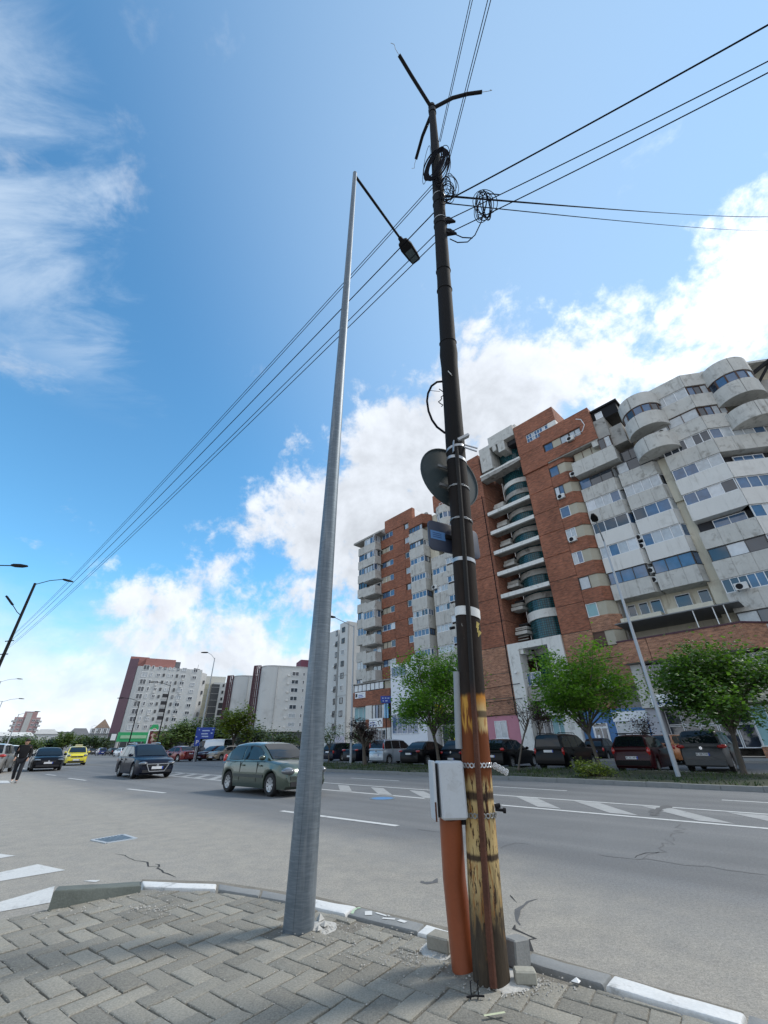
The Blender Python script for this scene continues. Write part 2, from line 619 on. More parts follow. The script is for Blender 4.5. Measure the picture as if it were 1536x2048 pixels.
asphalt = asphalt_mat()
road_paint = mat('road_paint', (.56, .56, .54), .75, var=.06, vs=5, fine=.16, fs=45, stain=((.28, .28, .275), .75), stain_s=5)
road_paint_worn = mat('worn_road_paint', (.34, .34, .33), .8, var=.1, vs=3, fine=.2, fs=40, stain=((.22, .22, .22), .9), stain_s=3.5)
tar = mat('tar_filler', (.10, .10, .10), .75, var=.2, vs=4, fine=.2, fs=40)
crack_m = mat('crack_dark', (.03, .03, .03), .95)
paver_m = mat('concrete_paver', (.240, .226, .190), .92, var=.14, vs=2.2, fine=.42, fs=95, bump=.5, bs=160, obj_var=.20, stain=((.17, .165, .15), .35), stain_s=2.4)
joint_m = mat('joint_sand', (.20, .182, .15), .98, var=.25, vs=6, fine=.3, fs=70, bump=.9, bs=90)
kerb_grey = mat('kerb_concrete', (.23, .235, .23), .92, var=.12, vs=5, fine=.12, fs=70, bump=.35, bs=80)
kerb_mossy = mat('kerb_dark', (.115, .13, .118), .92, var=.2, vs=5, fine=.15, fs=60, bump=.3, bs=60)
kerb_white = mat('kerb_white_paint', (.66, .66, .64), .8, var=.07, vs=5, fine=.10, fs=60, bump=.3, bs=70, stain=((.26, .26, .245), .85), stain_s=7)
mortar_m = mat('mortar', (.46, .45, .42), .95, var=.15, vs=7, fine=.2, fs=60, bump=.6, bs=60)
rubble_m = mat('rubble', (.46, .44, .40), .95, var=.3, vs=9, fine=.1, obj_var=.2)
# ================================================================== GROUND
def sheet(name, pts, z, m, parent=None, kind='structure'):
    o = obj(name, MB().poly([(p[0], p[1], z) for p in pts]), m, parent, fix=False)
    if kind:
        tag(o, kind=kind)
    return o


ground_m = mat('far_ground', (.17, .165, .15), .95, var=.25, vs=.05, fine=.1, fs=3)
sheet('ground', [(-1500, -60), (1500, -60), (1500, 2500), (-1500, 2500)], -.25, ground_m)
# road carriageway, ends of the crossing street included
sheet('road', [RD(-420, -14), RD(90, -14), RD(90, 17.3), RD(-420, 17.3)], 0.0, asphalt)
parking_m = mat('parking_asphalt', (.125, .128, .13), .9, var=.18, vs=.8, fine=.2, fs=60)
sheet('parking_lot', [RD(-420, 23.6), RD(60, 23.6), RD(60, 36.5), RD(-420, 36.5)], 0.03, parking_m)
sheet('side_street', [RD(-420, 17.2), RD(-32.6, 17.2), RD(-32.6, 24), RD(-420, 24)], 0.012, asphalt)
walk_m = mat('far_pavement', (.27, .265, .25), .92, var=.15, vs=1.2, fine=.15, fs=30)
wk = obj('pavement', MB().prism([RD(-60, 36.5), RD(40, 36.5), RD(40, 43), RD(-60, 46)], -.1, .17), walk_m)
tag(wk, kind='structure')

# verge: a raised strip of soil and grass with a kerb of separate stones
verge = MB()
NV = 80
for i in range(NV):
    a0 = -32.0 + i * 47.0 / NV
    a1 = a0 + 47.0 / NV
    for j in range(8):
        p0 = 17.5 + j * 6.1 / 8
        p1 = p0 + 6.1 / 8

        def hz(a, p):
            e = min(1, (p - 17.5) / .8, (23.6 - p) / .5)
            return .10 + .10 * max(e, 0) * (0.6 + .8 * mnoise.noise((a * .5, p * .5, 1)))
        verge.poly([RD(a0, p0, hz(a0, p0)), RD(a1, p0, hz(a1, p0)), RD(a1, p1, hz(a1, p1)), RD(a0, p1, hz(a0, p1))])
soil_grass = mat('verge_soil', (.036, .042, .020), .95, var=.3, vs=1.2, fine=.25, fs=20, stain=((.20, .165, .12), .8), stain_s=.9)
vo = obj('verge', verge, soil_grass, smooth=60)
tag(vo, kind='structure')

gm = bpy.data.materials.new('grass_blades')
gm.use_nodes = True
gt, gb = tree_of(gm)
gpos = N(gt, 'ShaderNodeNewGeometry').outputs['Position']
gt.links.new(mixc(gt, smooth(gt, noise_(gt, gpos, 1.1, 5), .35, .68), (.022, .046, .010), (.062, .095, .022)), gb.inputs['Base Color'])
gb.inputs['Roughness'].default_value = .8
gr_mb = MB()
g_r = random.Random(3)
for i in range(17000):
    a = -32 + 47 * g_r.random()
    p = 17.55 + 6.0 * g_r.random()
    den = mnoise.noise((a * .45, p * .6, 4)) + (.25 if a < -14 else -.05)
    if den < g_r.uniform(-.55, .30) - .1:
        continue
    b = RD(a, p, .12)
    h = g_r.uniform(.05, .15) * (1.3 if den > .2 else .9)
    w = g_r.uniform(.012, .03)
    t = g_r.uniform(0, 6.28)
    dx, dy = math.cos(t) * w, math.sin(t) * w
    lx, ly = g_r.gauss(0, .05), g_r.gauss(0, .05)
    gr_mb.poly([(b.x - dx, b.y - dy, b.z), (b.x + dx, b.y + dy, b.z), (b.x + lx, b.y + ly, b.z + h)])
tag(obj('grass', gr_mb, gm, fix=False), kind='stuff')

fk = tag(obj('kerb', MB().poly([RD(-32, 17.30, .01), RD(15.0, 17.30, .01), RD(15.0, 17.5, .01), RD(-32, 17.5, .01)]), kerb_grey, fix=False), kind='structure')
kst = MB().box(-.495, .495, -.085, .085, -.05, .13)
kst_me = kst.mesh('kerb_stone', kerb_grey)
for i in range(47):
    o = link('kerb_stone', kst_me, fk, RD(-31.5 + i, 17.38 + rnd.uniform(-.008, .008), rnd.uniform(-.012, .012)), R(-44) + rnd.gauss(0, .006))
fk2 = tag(obj('parking_kerb', MB().poly([RD(-32, 23.55, .035), RD(15, 23.55, .035), RD(15, 23.7, .035), RD(-32, 23.7, .035)]), kerb_grey, fix=False), kind='structure')
for i in range(47):
    if g_r.random() < .78:
        link('kerb_stone', kst_me, fk2, RD(-31.5 + i, 23.62, .02 + rnd.uniform(-.02, .01)), R(-44) + rnd.gauss(0, .01))

# ------------------------------------------------------------------ road markings, 4 mm above the asphalt
MZ = .004


def marking(name, pts, m=road_paint, z=MZ):
    o = sheet(name, pts, z, m)
    return o


def strip(a0, p0, a1, p1, w=.12):
    d = (RD(a1, p1) - RD(a0, p0)).normalized()
    q = Vector((-d.y, d.x, 0)) * w / 2
    A, B = RD(a0, p0), RD(a1, p1)
    return [A - q, B - q, B + q, A + q]


for (xa, ya), (xb, yb) in (((563, 1622), (795, 1652)), ((255, 1578), (330, 1586)), ((137, 1556.5), (172, 1561)), ((92, 1549), (112, 1551))):
    A, B = G(xa, ya), G(xb, yb)
    d = (B - A).normalized()
    q = Vector((-d.y, d.x, 0)) * .07
    marking('lane_dash', [A - q, B - q, B + q, A + q])
for a in (-2.6,  4.5, -9.5, -16.5, -23.5):
    marking('lane_dash', strip(a, 14.62, a + 3.0, 14.62, .12))
for a in range(-64, -24, 8):
    marking('lane_dash', strip(a - 18, 7.1, a - 15, 7.1, .14))
marking('edge_line', strip(-30, 10.28, -13.2, 10.42, .14))
marking('edge_line', strip(-13.2, 10.42, 6, 10.62, .14))
marking('edge_line', strip(-30, 11.9, -13.2, 12.3, .12), road_paint)
marking('edge_line', strip(-13.2, 12.3, 6, 12.55, .12), road_paint)
for a in (-30.2, -28.6, -27.0, -25.4, -23.8, -22.2, -20.6, -19.0, -17.4, -15.8, -14.2, -12.4, -10.6, -8.8):
    marking('hatch_bar', [RD(a + 1.9, 10.45), RD(a + 2.5, 10.45), RD(a + .62, 11.95), RD(a, 11.95)], road_paint_worn)
for a in (-6.95, -5.35, -3.79, -2.2, -.5):
    marking('hatch_bar', [RD(a + 1.4, 10.75), RD(a + 1.95, 10.75), RD(a + .62, 12.3), RD(a, 12.3)], road_paint_worn)
# zebra crossing at the left corner
for q in (((-140, 1850), (-60, 1822), (109, 1773), (101, 1806)), ((-160, 1790), (-90, 1765), (75, 1729), (131, 1741)), ((-160, 1742), (-110, 1727), (-20, 1706), (31, 1712)), ((-200, 1715), (-150, 1703), (-90, 1692), (-35, 1697))):
    marking('zebra_stripe', [G(*p) for p in q])
for q in (((166, 1763), (180, 1761), (200, 1761), (192, 1765)),):
    marking('zebra_stripe', [G(*p) for p in q])
marking('stop_line', [G(-60, 1567), G(-50, 1561), G(16, 1561.5), G(22, 1567)])


# ------------------------------------------------------------------ cracks, tar patches, covers
def crack(pix, w, m=crack_m, z=.0015, jit=.04, seed=1, name='road_crack'):
    rr = random.Random(seed)
    pts = [G(*p) for p in pix]
    fine = []
    for i in range(len(pts) - 1):
        n = max(2, int((pts[i + 1] - pts[i]).length / .12))
        for k in range(n):
            q = pts[i].lerp(pts[i + 1], k / n)
            if 0 < k or i > 0:
                q = q + Vector((rr.gauss(0, jit), rr.gauss(0, jit), 0))
            fine.append(q)
    fine.append(pts[-1])
    mb = MB()
    prev = None
    for i, p in enumerate(fine):
        d = (fine[min(i + 1, len(fine) - 1)] - fine[max(i - 1, 0)]).normalized()
        q = Vector((-d.y, d.x, 0)) * w * rr.uniform(.3, 1.0) * (0.25 if i in (0, len(fine) - 1) else 1)
        cur = (p - q, p + q)
        if prev:
            mb.poly([(*prev[0].xy, z), (*cur[0].xy, z), (*cur[1].xy, z), (*prev[1].xy, z)])
        prev = cur
    return tag(obj(name, mb, m, fix=False), kind='structure')


crack([(230, 1708), (268, 1717), (310, 1728), (322, 1741), (352, 1755)], .013, seed=2)
crack([(310, 1728), (318, 1735)], .018, seed=3)
crack([(1285, 1718), (1310, 1706), (1335, 1687), (1345, 1672), (1362, 1648)], .016, jit=.06, seed=4, m=tar)
crack([(1195, 1709), (1270, 1716), (1300, 1720), (1400, 1733), (1536, 1750)], .013, seed=5, m=tar, z=.002)
crack([(1270, 1716), (1290, 1708), (1320, 1704)], .02, seed=9)
crack([(1303, 1631), (1318, 1620), (1335, 1611)], .13, tar, .0055, .03, seed=6, name='tar_patch')
crack([(835, 1659), (880, 1664)], .05, tar, .002, .02, seed=7, name='tar_patch')
crack([(1000, 1697), (1030, 1686), (1062, 1689)], .02, tar, .002, .02, seed=8, name='tar_patch')
crack([(844, 1762), (856, 1766), (874, 1757)], .07, tar, .002, .03, seed=10, name='tar_patch')
crack([(1020, 1790), (1034, 1806)], .01, seed=13)
crack([(1075, 1798), (1045, 1810), (1034, 1830), (1040, 1850)], .03, tar, .002, .015, seed=11, name='tar_patch')
crack([(1030, 1850), (1056, 1868), (1066, 1888), (1060, 1905)], .022, seed=12)
crack([(690, 1640), (720, 1643), (760, 1650)], .02, tar, .002, .03, seed=14)

cv = thing('drain_cover', 'rectangular grey iron cover set flush in the asphalt at the left', 'drain cover')
cq = [G(183, 1681), G(246, 1670), G(272, 1678), G(213, 1687)]
cmid = sum(cq, Vector()) / 4
iron = mat('cast_iron', (.20, .25, .29), .5, metal=.4, var=.2, vs=8, fine=.2, fs=60)
fr = MB()
for i in range(4):
    fr.obox(cq[i] + Vector((0, 0, .006)), cq[(i + 1) % 4] + Vector((0, 0, .006)), .05, .012)
obj('cover_frame', fr, mat('pale_iron_frame', (.40, .43, .45), .6), cv)
cvp = MB().prism([cmid + (p - cmid) * .95 for p in cq], 0, .008)
for k in range(9):
    u = (k + .5) / 9
    cvp.obox(cq[0].lerp(cq[1], u) * .9 + cmid * .1 + Vector((0, 0, .01)), cq[3].lerp(cq[2], u) * .9 + cmid * .1 + Vector((0, 0, .01)), .02, .008)
obj('cover_plate', cvp, iron, cv)
crack([(182, 1682), (190, 1679), (247, 1669)], .03, crack_m, .0012, .01, seed=21)
bc = G(765, 1597)
bcv = thing('manhole_cover', 'round blue manhole cover on the road below the hatched lines', 'manhole cover')
obj('cover_ring', MB().lathe([(.30, .004), (.30, .008), (.36, .008), (.36, .002)], 28, off=(bc.x, bc.y, 0)), iron, bcv)
obj('cover_plate', MB().lathe([(.001, .007), (.295, .007), (.295, .0)], 28, off=(bc.x, bc.y, 0)), mat('blue_cover_paint', (.09, .22, .42), .6, var=.15, vs=6), bcv)

# ================================================================== NEAR PAVEMENT
PZ = .08
inner_px = [(-420, 1960), (0, 1838), (108, 1815), (283, 1779), (435, 1783), (530, 1796), (627, 1816), (690, 1833), (840, 1868), (893, 1888), (1060, 1936), (1215, 1983), (1490, 2062), (1750, 2140)]
inner = [G(x, y, PZ) for x, y in inner_px]
pave_poly = [Vector(p) for p in inner] + [Vector((4.2, .6, PZ)), Vector((-5.5, .6, PZ))]


def inside(p, poly):
    c = False
    n = len(poly)
    for i in range(n):
        a, b = poly[i], poly[(i + 1) % n]
        if (a[1] > p[1]) != (b[1] > p[1]) and p[0] < (b[0] - a[0]) * (p[1] - a[1]) / (b[1] - a[1]) + a[0]:
            c = not c
    return c


def clip_half(poly, a, b):
    """keep the part of poly right of a->b"""
    out = []
    n = len(poly)
    d = b - a

    def s(p):
        return d.x * (p.y - a.y) - d.y * (p.x - a.x)
    for i in range(n):
        p, q = poly[i], poly[(i + 1) % n]
        sp, sq = s(p), s(q)
        if sp <= 0:
            out.append(p)
        if (sp < 0 < sq) or (sq < 0 < sp):
            out.append(p.lerp(q, sp / (sp - sq)))
    return out


pav = tag(obj('pavement', MB().prism(pave_poly[::-1], -.05, PZ - .012), joint_m), kind='structure')

steel_base = G(597, 1858, PZ)
wood_base = G(981, 1955, PZ)
pipe_base = G(925, 1925, PZ)
holes = [(steel_base, .20), (wood_base, .19), (pipe_base + Vector((0, .0, 0)), .14), (G(880, 1893, PZ), .16), (G(690, 1858, PZ), .12)]


def paver_mesh(L, Wd, seed):
    rr = random.Random(seed)
    c = .0045
    pts = [Vector((sx * L / 2 + rr.gauss(0, .0018), sy * Wd / 2 + rr.gauss(0, .0018))) for sx, sy in ((-1, -1), (1, -1), (1, 1), (-1, 1))]
    return paver_prism(pts, rr, c)


def paver_prism(pts, rr, c=.008):
    mid = sum(pts, Vector((0, 0))) / len(pts)
    # irregular worn edge: each side split in three
    ring = []
    n = len(pts)
    for i in range(n):
        a, b = pts[i], pts[(i + 1) % n]
        for k in range(3):
            q = a.lerp(b, k / 3)
            if k:
                q = q + (mid - q).normalized() * abs(rr.gauss(0, .0018))
            ring.append(q)

    def inset(d):
        return [q + (mid - q).normalized() * d for q in ring]
    mb = MB()
    r0 = [(q.x, q.y, -.05) for q in ring]
    r1 = [(q.x, q.y, -c) for q in ring]
    r2 = [(q.x, q.y, -.0015 + rr.gauss(0, .0008)) for q in inset(c * .9)]
    r3 = [(q.x, q.y, 0) for q in inset(c * 2.2)]
    mb.loft([r0, r1, r2, r3])
    return mb


PL, PW = .278, .139
U = Vector((math.cos(R(-36)), math.sin(R(-36))))
V = Vector((-U.y, U.x))
# phase read from the photograph: one zigzag corner
org = G(405, 1939, PZ).xy
pm = [paver_mesh(PL - .007, PW - .007, k).mesh('paver', paver_m, 35) for k in range(8)]
cands = []
for i in range(-50, 50):
    for j in range(-50, 50):
        k = (i - j) % 4
        if k == 0:
            c = org + U * (PW * (i + 1)) + V * (PW * (j + .5))
            rot = 0
        elif k == 3:
            c = org + U * (PW * (i + .5)) + V * (PW * (j + 1))
            rot = 1
        else:
            continue
        if c.length < 7 and c.y > .75 and abs(c.x) < 5:
            cands.append((c, rot))
hs = [(Vector(h[0].xy), h[1]) for h in holes]
segs = [(inner[i].xy, inner[i + 1].xy) for i in range(2, len(inner) - 1)]
lsegs = [(inner[0].xy, inner[1].xy), (inner[1].xy, inner[2].xy)]
pavers = []
for c, rot in cands:
    e1, e2 = (U, V) if not rot else (V, -U)
    quad = [c + e1 * (sx * PL / 2) + e2 * (sy * PW / 2) for sx, sy in ((-1, -1), (1, -1), (1, 1), (-1, 1))]
    if not any(inside(q, pave_poly) for q in quad + [c]):
        continue
    if any((c - h).length < r for h, r in hs):
        continue
    full = all(inside(q, pave_poly) for q in quad)
    pavers.append((c, rot, quad, full))


def visible_frac(c):
    # in view of the photograph?
    q = Vector((c.x, c.y, PZ)) - Vector((0, 0, CAM_H))
    fz = q.y * math.cos(PITCH) + q.z * math.sin(PITCH)
    if fz < .3:
        return False
    uz = -q.y * math.sin(PITCH) + q.z * math.cos(PITCH)
    x, y = 768 + FPX * q.x / fz, 1024 - FPX * uz / fz
    return -60 < x < 1600 and y < 2110


pr = random.Random(11)
seen = [p for p in pavers if visible_frac(p[0])]
unseen = [p for p in pavers if not visible_frac(p[0])]
seen.sort(key=lambda p: p[0].length)
rest_mb = MB()


def wave(c):
    return .010 * mnoise.noise((c.x * 1.1, c.y * 1.1, 2)) + .006 * mnoise.noise((c.x * 3, c.y * 3, 5))


for idx, (c, rot, quad, full) in enumerate(seen + unseen):
    rz = math.atan2(U.y, U.x) + (R(90) if rot else 0)
    z = PZ + wave(c) + pr.gauss(0, .0018)
    if not full:
        poly = [Vector(q) for q in quad]
        ccw = poly
        for a, b in (segs if c.x > -3.05 else lsegs + segs[:1]):
            if (c - (a + b) / 2).length < .9:
                ccw = clip_half(ccw, a, b)
                if len(ccw) < 3:
                    break
        if len(ccw) < 3:
            continue
        mid = sum(ccw, Vector((0, 0))) / len(ccw)
        area = abs(sum(ccw[i].x * ccw[(i + 1) % len(ccw)].y - ccw[(i + 1) % len(ccw)].x * ccw[i].y for i in range(len(ccw)))) / 2
        if area < .004:
            continue
        loc = [(q - mid) * .97 for q in ccw]
        mb = paver_prism(loc, pr, .006)
        if idx < 300 and idx < len(seen):
            o = obj('paver', mb, paver_m, pav, (mid.x, mid.y, z), smooth=35)
        else:
            s0 = len(rest_mb.v)
            rest_mb.v += [(v[0] + mid.x, v[1] + mid.y, v[2] + z) for v in mb.v]
            rest_mb.f += [tuple(s0 + i for i in f) for f in mb.f]
            rest_mb.m += mb.m
        continue
    tilt = Matrix.Rotation(pr.gauss(0, .006), 4, 'X') @ Matrix.Rotation(pr.gauss(0, .006), 4, 'Y')
    M = Matrix.Translation((c.x + pr.gauss(0, .0015), c.y + pr.gauss(0, .0015), z)) @ Matrix.Rotation(rz + pr.gauss(0, .008) + (math.pi if pr.random() < .5 else 0), 4, 'Z') @ tilt
    if idx < 300 and idx < len(seen):
        link('paver', pr.choice(pm), pav, M=M)
    else:
        me = pr.choice(pm)
        s0 = len(rest_mb.v)
        rest_mb.v += [tuple(M @ v.co) for v in me.vertices]
        rest_mb.f += [tuple(s0 + i for i in p.vertices) for p in me.polygons]
        rest_mb.m += [0] * len(me.polygons)
if rest_mb.f:
    o = obj('paver', rest_mb, paver_m, pav, smooth=35, fix=False)
    tag(o, kind='stuff')
print('pavers', len(seen), len(unseen))

# near kerb: separate stones, some painted white
nk = tag(obj('kerb', MB().prism([*(G(x, y, 0) for x, y in ((283, 1763), (435, 1768), (627, 1797), (890, 1860), (1215, 1955), (1490, 2034))), *(Vector((p.x, p.y, 0)) for p in inner[-2:2:-1])][::-1], -.1, .02), joint_m), kind='structure')


def kerb_stone(o0, o1, i0, i1, m, ztop, zt1=None, slab=False):
    """stone between outer edge o0-o1 and inner edge i0-i1, top at ztop"""
    zt1 = ztop if zt1 is None else zt1
    O0, O1, I0, I1 = G(*o0, ztop), G(*o1, zt1), G(*i0, ztop), G(*i1, zt1)
    mid = (O0 + O1 + I0 + I1) / 4
    mb = MB()
    base = [O0, O1, I1, I0]
    rr = random.Random(int(o0[0]))
    ring = []
    for i in range(4):
        a, b = base[i], base[(i + 1) % 4]
        k = 8 if i in (0, 2) else 2
        for q in range(k):
            p = a.lerp(b, q / k)
            p = p + (mid - p).normalized() * abs(rr.gauss(0, .003))
            ring.append(p)

    def ins(d, dz):
        return [((q + (mid - q).normalized() * d).x - mid.x, (q + (mid - q).normalized() * d).y - mid.y, q.z + dz - mid.z) for q in ring]
    low = [(q[0], q[1], -.08 - mid.z) for q in ins(0, 0)]
    mb.loft([low, ins(0, -.014), ins(.006, -.003), ins(.016, 0)])
    return obj('kerb_stone', mb, m, nk, mid, smooth=40)


kerb_stone((113, 1773), (281, 1762), (106, 1782), (284, 1771), kerb_mossy, .21, .13)
kerb_stone((284, 1762), (434, 1768), (287, 1773), (432, 1778), kerb_white, .097)
kerb_stone((438, 1768), (522, 1780), (436, 1778), (518, 1792), kerb_grey, .093)
kerb_stone((525, 1780.5), (612, 1795), (521, 1792.5), (604, 1808), kerb_grey, .093)
kerb_stone((615, 1795), (713, 1813), (607, 1809), (691, 1828), kerb_white, .093)
kerb_stone((716, 1813.5), (849, 1848), (694, 1828.5), (836, 1863), kerb_grey, .091)
kerb_stone((852, 1848.5), (925, 1868), (834, 1864), (912, 1885), kerb_white, .09)
kerb_stone((1062, 1905), (1223, 1949), (1050, 1922), (1207, 1969), kerb_grey, .085)
kerb_stone((1226, 1950), (1490, 2027), (1209, 1970), (1484, 2050), kerb_white, .09)
kerb_stone((1494, 2028), (1760, 2110), (1489, 2051), (1745, 2133), kerb_grey, .09)
# graffiti strokes on the painted grey stone
gp = MB()


def arc_strip(mb, pts, w, z):
    for i in range(len(pts) - 1):
        a, b = G(*pts[i], z), G(*pts[i + 1], z)
        d = (b - a).normalized()
        q = Vector((-d.y, d.x, 0)) * w
        mb.poly([a - q, b - q, b + q, a + q])


arc_strip(gp, [(704, 1827), (707, 1821), (713, 1816.5), (721, 1815)], .012, .0945)
tag(obj('spray_mark', gp, mat('pale_green_spray', (.45, .58, .40), .8), nk, fix=False))
gp = MB()
for pts, w in (([(737, 1822), (737, 1830)], .03), ([(752, 1825), (775, 1832), (778, 1830)], .012), ([(765, 1836), (790, 1838)], .015), ([(797, 1840), (812, 1844)], .02)):
    arc_strip(gp, pts, w, .0945)
obj('spray_mark', gp, mat('white_spray', (.62, .62, .60), .8, var=.2), nk, fix=False)
gp = MB()
arc_strip(gp, [(968, 2031), (1010, 2024)], .008, PZ + .014)
obj('spray_mark', gp, mat('pale_yellow_spray', (.55, .58, .38), .8, var=.2), pav, fix=False)

# mortar and rubble round the poles
def blob(name, c, r, h, m, seed, parent=None, squash=1.0):
    mb = MB()
    prof = []
    n = 18
    rr = random.Random(seed)
    for k in range(5):
        u = k / 4
        prof.append([(math.cos(2 * math.pi * i / n) * r * (1 - u * .95) * (1 + .22 * mnoise.noise((math.cos(2 * math.pi * i / n) * 1.5, math.sin(2 * math.pi * i / n) * 1.5, seed))), math.sin(2 * math.pi * i / n) * r * squash * (1 - u * .95), h * math.sin(u * math.pi / 2) + .006 * rr.random()) for i in range(n)])
    mb.loft(prof)
    return obj(name, mb, m, parent, c, smooth=60)


blob('mortar_bed', G(1010, 1962, PZ - .02), .23, .03, mortar_m, 3, pav)
blob('mortar_bed', wood_base + Vector((-.03, .06, -.02)), .20, .026, joint_m, 4, pav)
blob('mortar_bed', G(935, 1932, PZ - .02), .19, .026, joint_m, 5, pav)
blob('mortar_bed', G(638, 1858, PZ - .02), .17, .03, mortar_m, 6, pav)
blob('mortar_bed', G(885, 1900, PZ - .02), .2, .026, mortar_m, 7, pav)
rub = MB()
rr = random.Random(5)


def pebble(mb, c, r, rr):
    s0 = len(mb.v)
    mb.v += [(c[0] + dx * r * rr.uniform(.6, 1.2), c[1] + dy * r * rr.uniform(.6, 1.2), c[2] + dz * r * rr.uniform(.5, .9)) for dx, dy, dz in ((1, 0, 0), (0, 1, 0), (-1, 0, 0), (0, -1, 0), (0, 0, 1), (0, 0, -.5))]
    for f in ((0, 1, 4), (1, 2, 4), (2, 3, 4), (3, 0, 4), (1, 0, 5), (2, 1, 5), (3, 2, 5), (0, 3, 5)):
        mb.f.append(tuple(s0 + i for i in f))
        mb.m.append(0)


for (px, py, spread, n, size) in ((650, 1858, .16, 90, .010), (720, 1880, .26, 130, .008), (800, 1905, .30, 260, .007), (860, 1915, .22, 220, .007), (1035, 1965, .15, 170, .008), (1000, 1955, .2, 90, .008), (180, 1808, .55, 160, .010), (300, 1790, .4, 110, .009), (1065, 1975, .12, 60, .008), (310, 1818, .16, 70, .010)):
    c = G(px, py, PZ)
    for i in range(n):
        x, y = c.x + rr.gauss(0, spread), c.y + rr.gauss(0, spread * .5)
        if inside((x, y), pave_poly):
            pebble(rub, (x, y, PZ + wave(Vector((x, y))) + .004), size * rr.uniform(.3, 1.15), rr)
# grit washed into the joints and scattered over the bricks
for i in range(1500):
    c, rot, quad, full = rr.choice(seen)
    e1, e2 = (U, V) if not rot else (V, -U)
    if rr.random() < .8:
        q = c + (e1 * (rr.uniform(-.5, .5) * PL) + e2 * (PW / 2 * rr.choice((-1, 1))) if rr.random() < .7 else e1 * (PL / 2 * rr.choice((-1, 1))) + e2 * (rr.uniform(-.5, .5) * PW))
    else:
        q = c + e1 * (rr.uniform(-.5, .5) * PL) + e2 * (rr.uniform(-.5, .5) * PW)
    if inside(q, pave_poly):
        pebble(rub, (q.x, q.y, PZ - .001 + wave(q)), rr.uniform(.002, .0055), rr)
tag(obj('gravel', rub, rubble_m, fix=False), kind='stuff')
# ================================================================== STEEL LAMP COLUMN
def lerp_tab(tab, v):
    tab = sorted(tab)
    if v <= tab[0][0]:
        return tab[0][1]
    for (a, x), (b, y) in zip(tab, tab[1:]):
        if v <= b:
            return x + (y - x) * (v - a) / (b - a)
    return tab[-1][1]


def steel_mat():
    m = bpy.data.materials.new('galvanised_column')
    m.use_nodes = True
    t, b = tree_of(m)
    b.inputs['Metallic'].default_value = .55
    pos = N(t, 'ShaderNodeTexCoord').outputs['Object']
    mp1 = N(t, 'ShaderNodeMapping')
    mp1.inputs['Scale'].default_value = (9, 9, 75)
    t.links.new(pos, mp1.inputs[0])
    mp2 = N(t, 'ShaderNodeMapping')
    mp2.inputs['Scale'].default_value = (9, 9, .7)
    t.links.new(pos, mp2.inputs[0])
    bands = noise_(t, mp1.outputs[0], 1.0, 6, .6, .3)
    streak = noise_(t, mp2.outputs[0], 1.4, 5, .6)
    patch = noise_(t, pos, 2.2, 6, .6)
    f = math_(t, 'ADD', smooth(t, bands, .35, .75), math_(t, 'MULTIPLY', patch, .7))
    c = mixc(t, math_(t, 'MULTIPLY', f, .5), (.10, .128, .155), (.24, .28, .315))
    c = mixc(t, math_(t, 'MULTIPLY', smooth(t, streak, .5, .75), .45), c, (.38, .40, .41))
    t.links.new(c, b.inputs['Base Color'])
    t.links.new(math_(t, 'ADD', .42, math_(t, 'MULTIPLY', bands, .22)), b.inputs['Roughness'])
    bp = N(t, 'ShaderNodeBump', i={'Strength': .25, 'Distance': .004})
    t.links.new(bands, bp.inputs['Height'])
    t.links.new(bp.outputs[0], b.inputs['Normal'])
    return m


steel_m = steel_mat()
lp = thing('street_lamp', 'tall tapering galvanised steel street lamp standing in the brick pavement beside the rusty pole', 'street lamp', tuple(steel_base))
ST = [(.0, 0, .119), (1.2, .012, .108), (2.6, .026, .094), (3.9, .04, .083), (6.8, .068, .067), (9.7, .097, .055), (13.15, .128, .046)]


def steel_at(z):
    return Vector((lerp_tab([(a, b) for a, b, c in ST], z), .0 + .012 * z / 6.8, z)), lerp_tab([(a, c) for a, b, c in ST], z)


mb = MB()
zs = [-.06] + [i * 13.1 / 28 for i in range(29)]
rings = []
for z in zs:
    p, r = steel_at(max(z, 0))
    rings.append([(p.x + math.cos(2 * math.pi * k / 36) * r, p.y + math.sin(2 * math.pi * k / 36) * r, z) for k in range(36)])
mb.loft(rings)
obj('column', mb, steel_m, lp, smooth=40)
sm = MB()
pts = []
for z in [i * 13.0 / 28 for i in range(29)]:
    p, r = steel_at(z)
    a = R(-101)
    pts.append((p.x + math.cos(a) * r, p.y + math.sin(a) * r, z))
sm.tube(pts, .0028, 6)
obj('weld_seam', sm, steel_m, lp, smooth=60)
tp, tr_ = steel_at(13.12)
obj('column_cap', MB().ellipsoid((tp.x, tp.y, 13.1), (.05, .05, .05)), steel_m, lp, smooth=60)
adir = Vector((math.cos(R(52)), math.sin(R(52)), .05))
a0 = Vector((tp.x, tp.y, 13.0))
obj('arm', MB().tube([a0, a0 + adir * .9, a0 + adir * 1.95], [.032, .032, .03], 12), dark_metal, lp, smooth=60)
hd0 = a0 + adir * 1.8
side = Vector((-adir.y, adir.x, 0)).normalized()
upv = adir.cross(side).normalized() * -1
if upv.z < 0:
    upv = -upv
ln = MB()
for k, (d, w, h0, h1) in enumerate(((0, .05, -.03, .03), (.10, .06, -.035, .04), (.13, .13, -.05, .05), (.30, .17, -.055, .06), (.62, .155, -.05, .05), (.80, .13, -.04, .03), (.82, .11, -.03, .01))):
    c = hd0 + adir * d
    ring = [c + side * (sx * w) + upv * hh for sx, hh in ((-1, h0), (-.6, h0 - .008), (.6, h0 - .008), (1, h0), (1, h1 * .4), (.7, h1), (-.7, h1), (-1, h1 * .4))]
    if k == 0:
        rings = []
    rings.append(ring)
ln.loft(rings)
lh = obj('lamp_head', ln, dark_metal, lp, smooth=35)
le = MB()
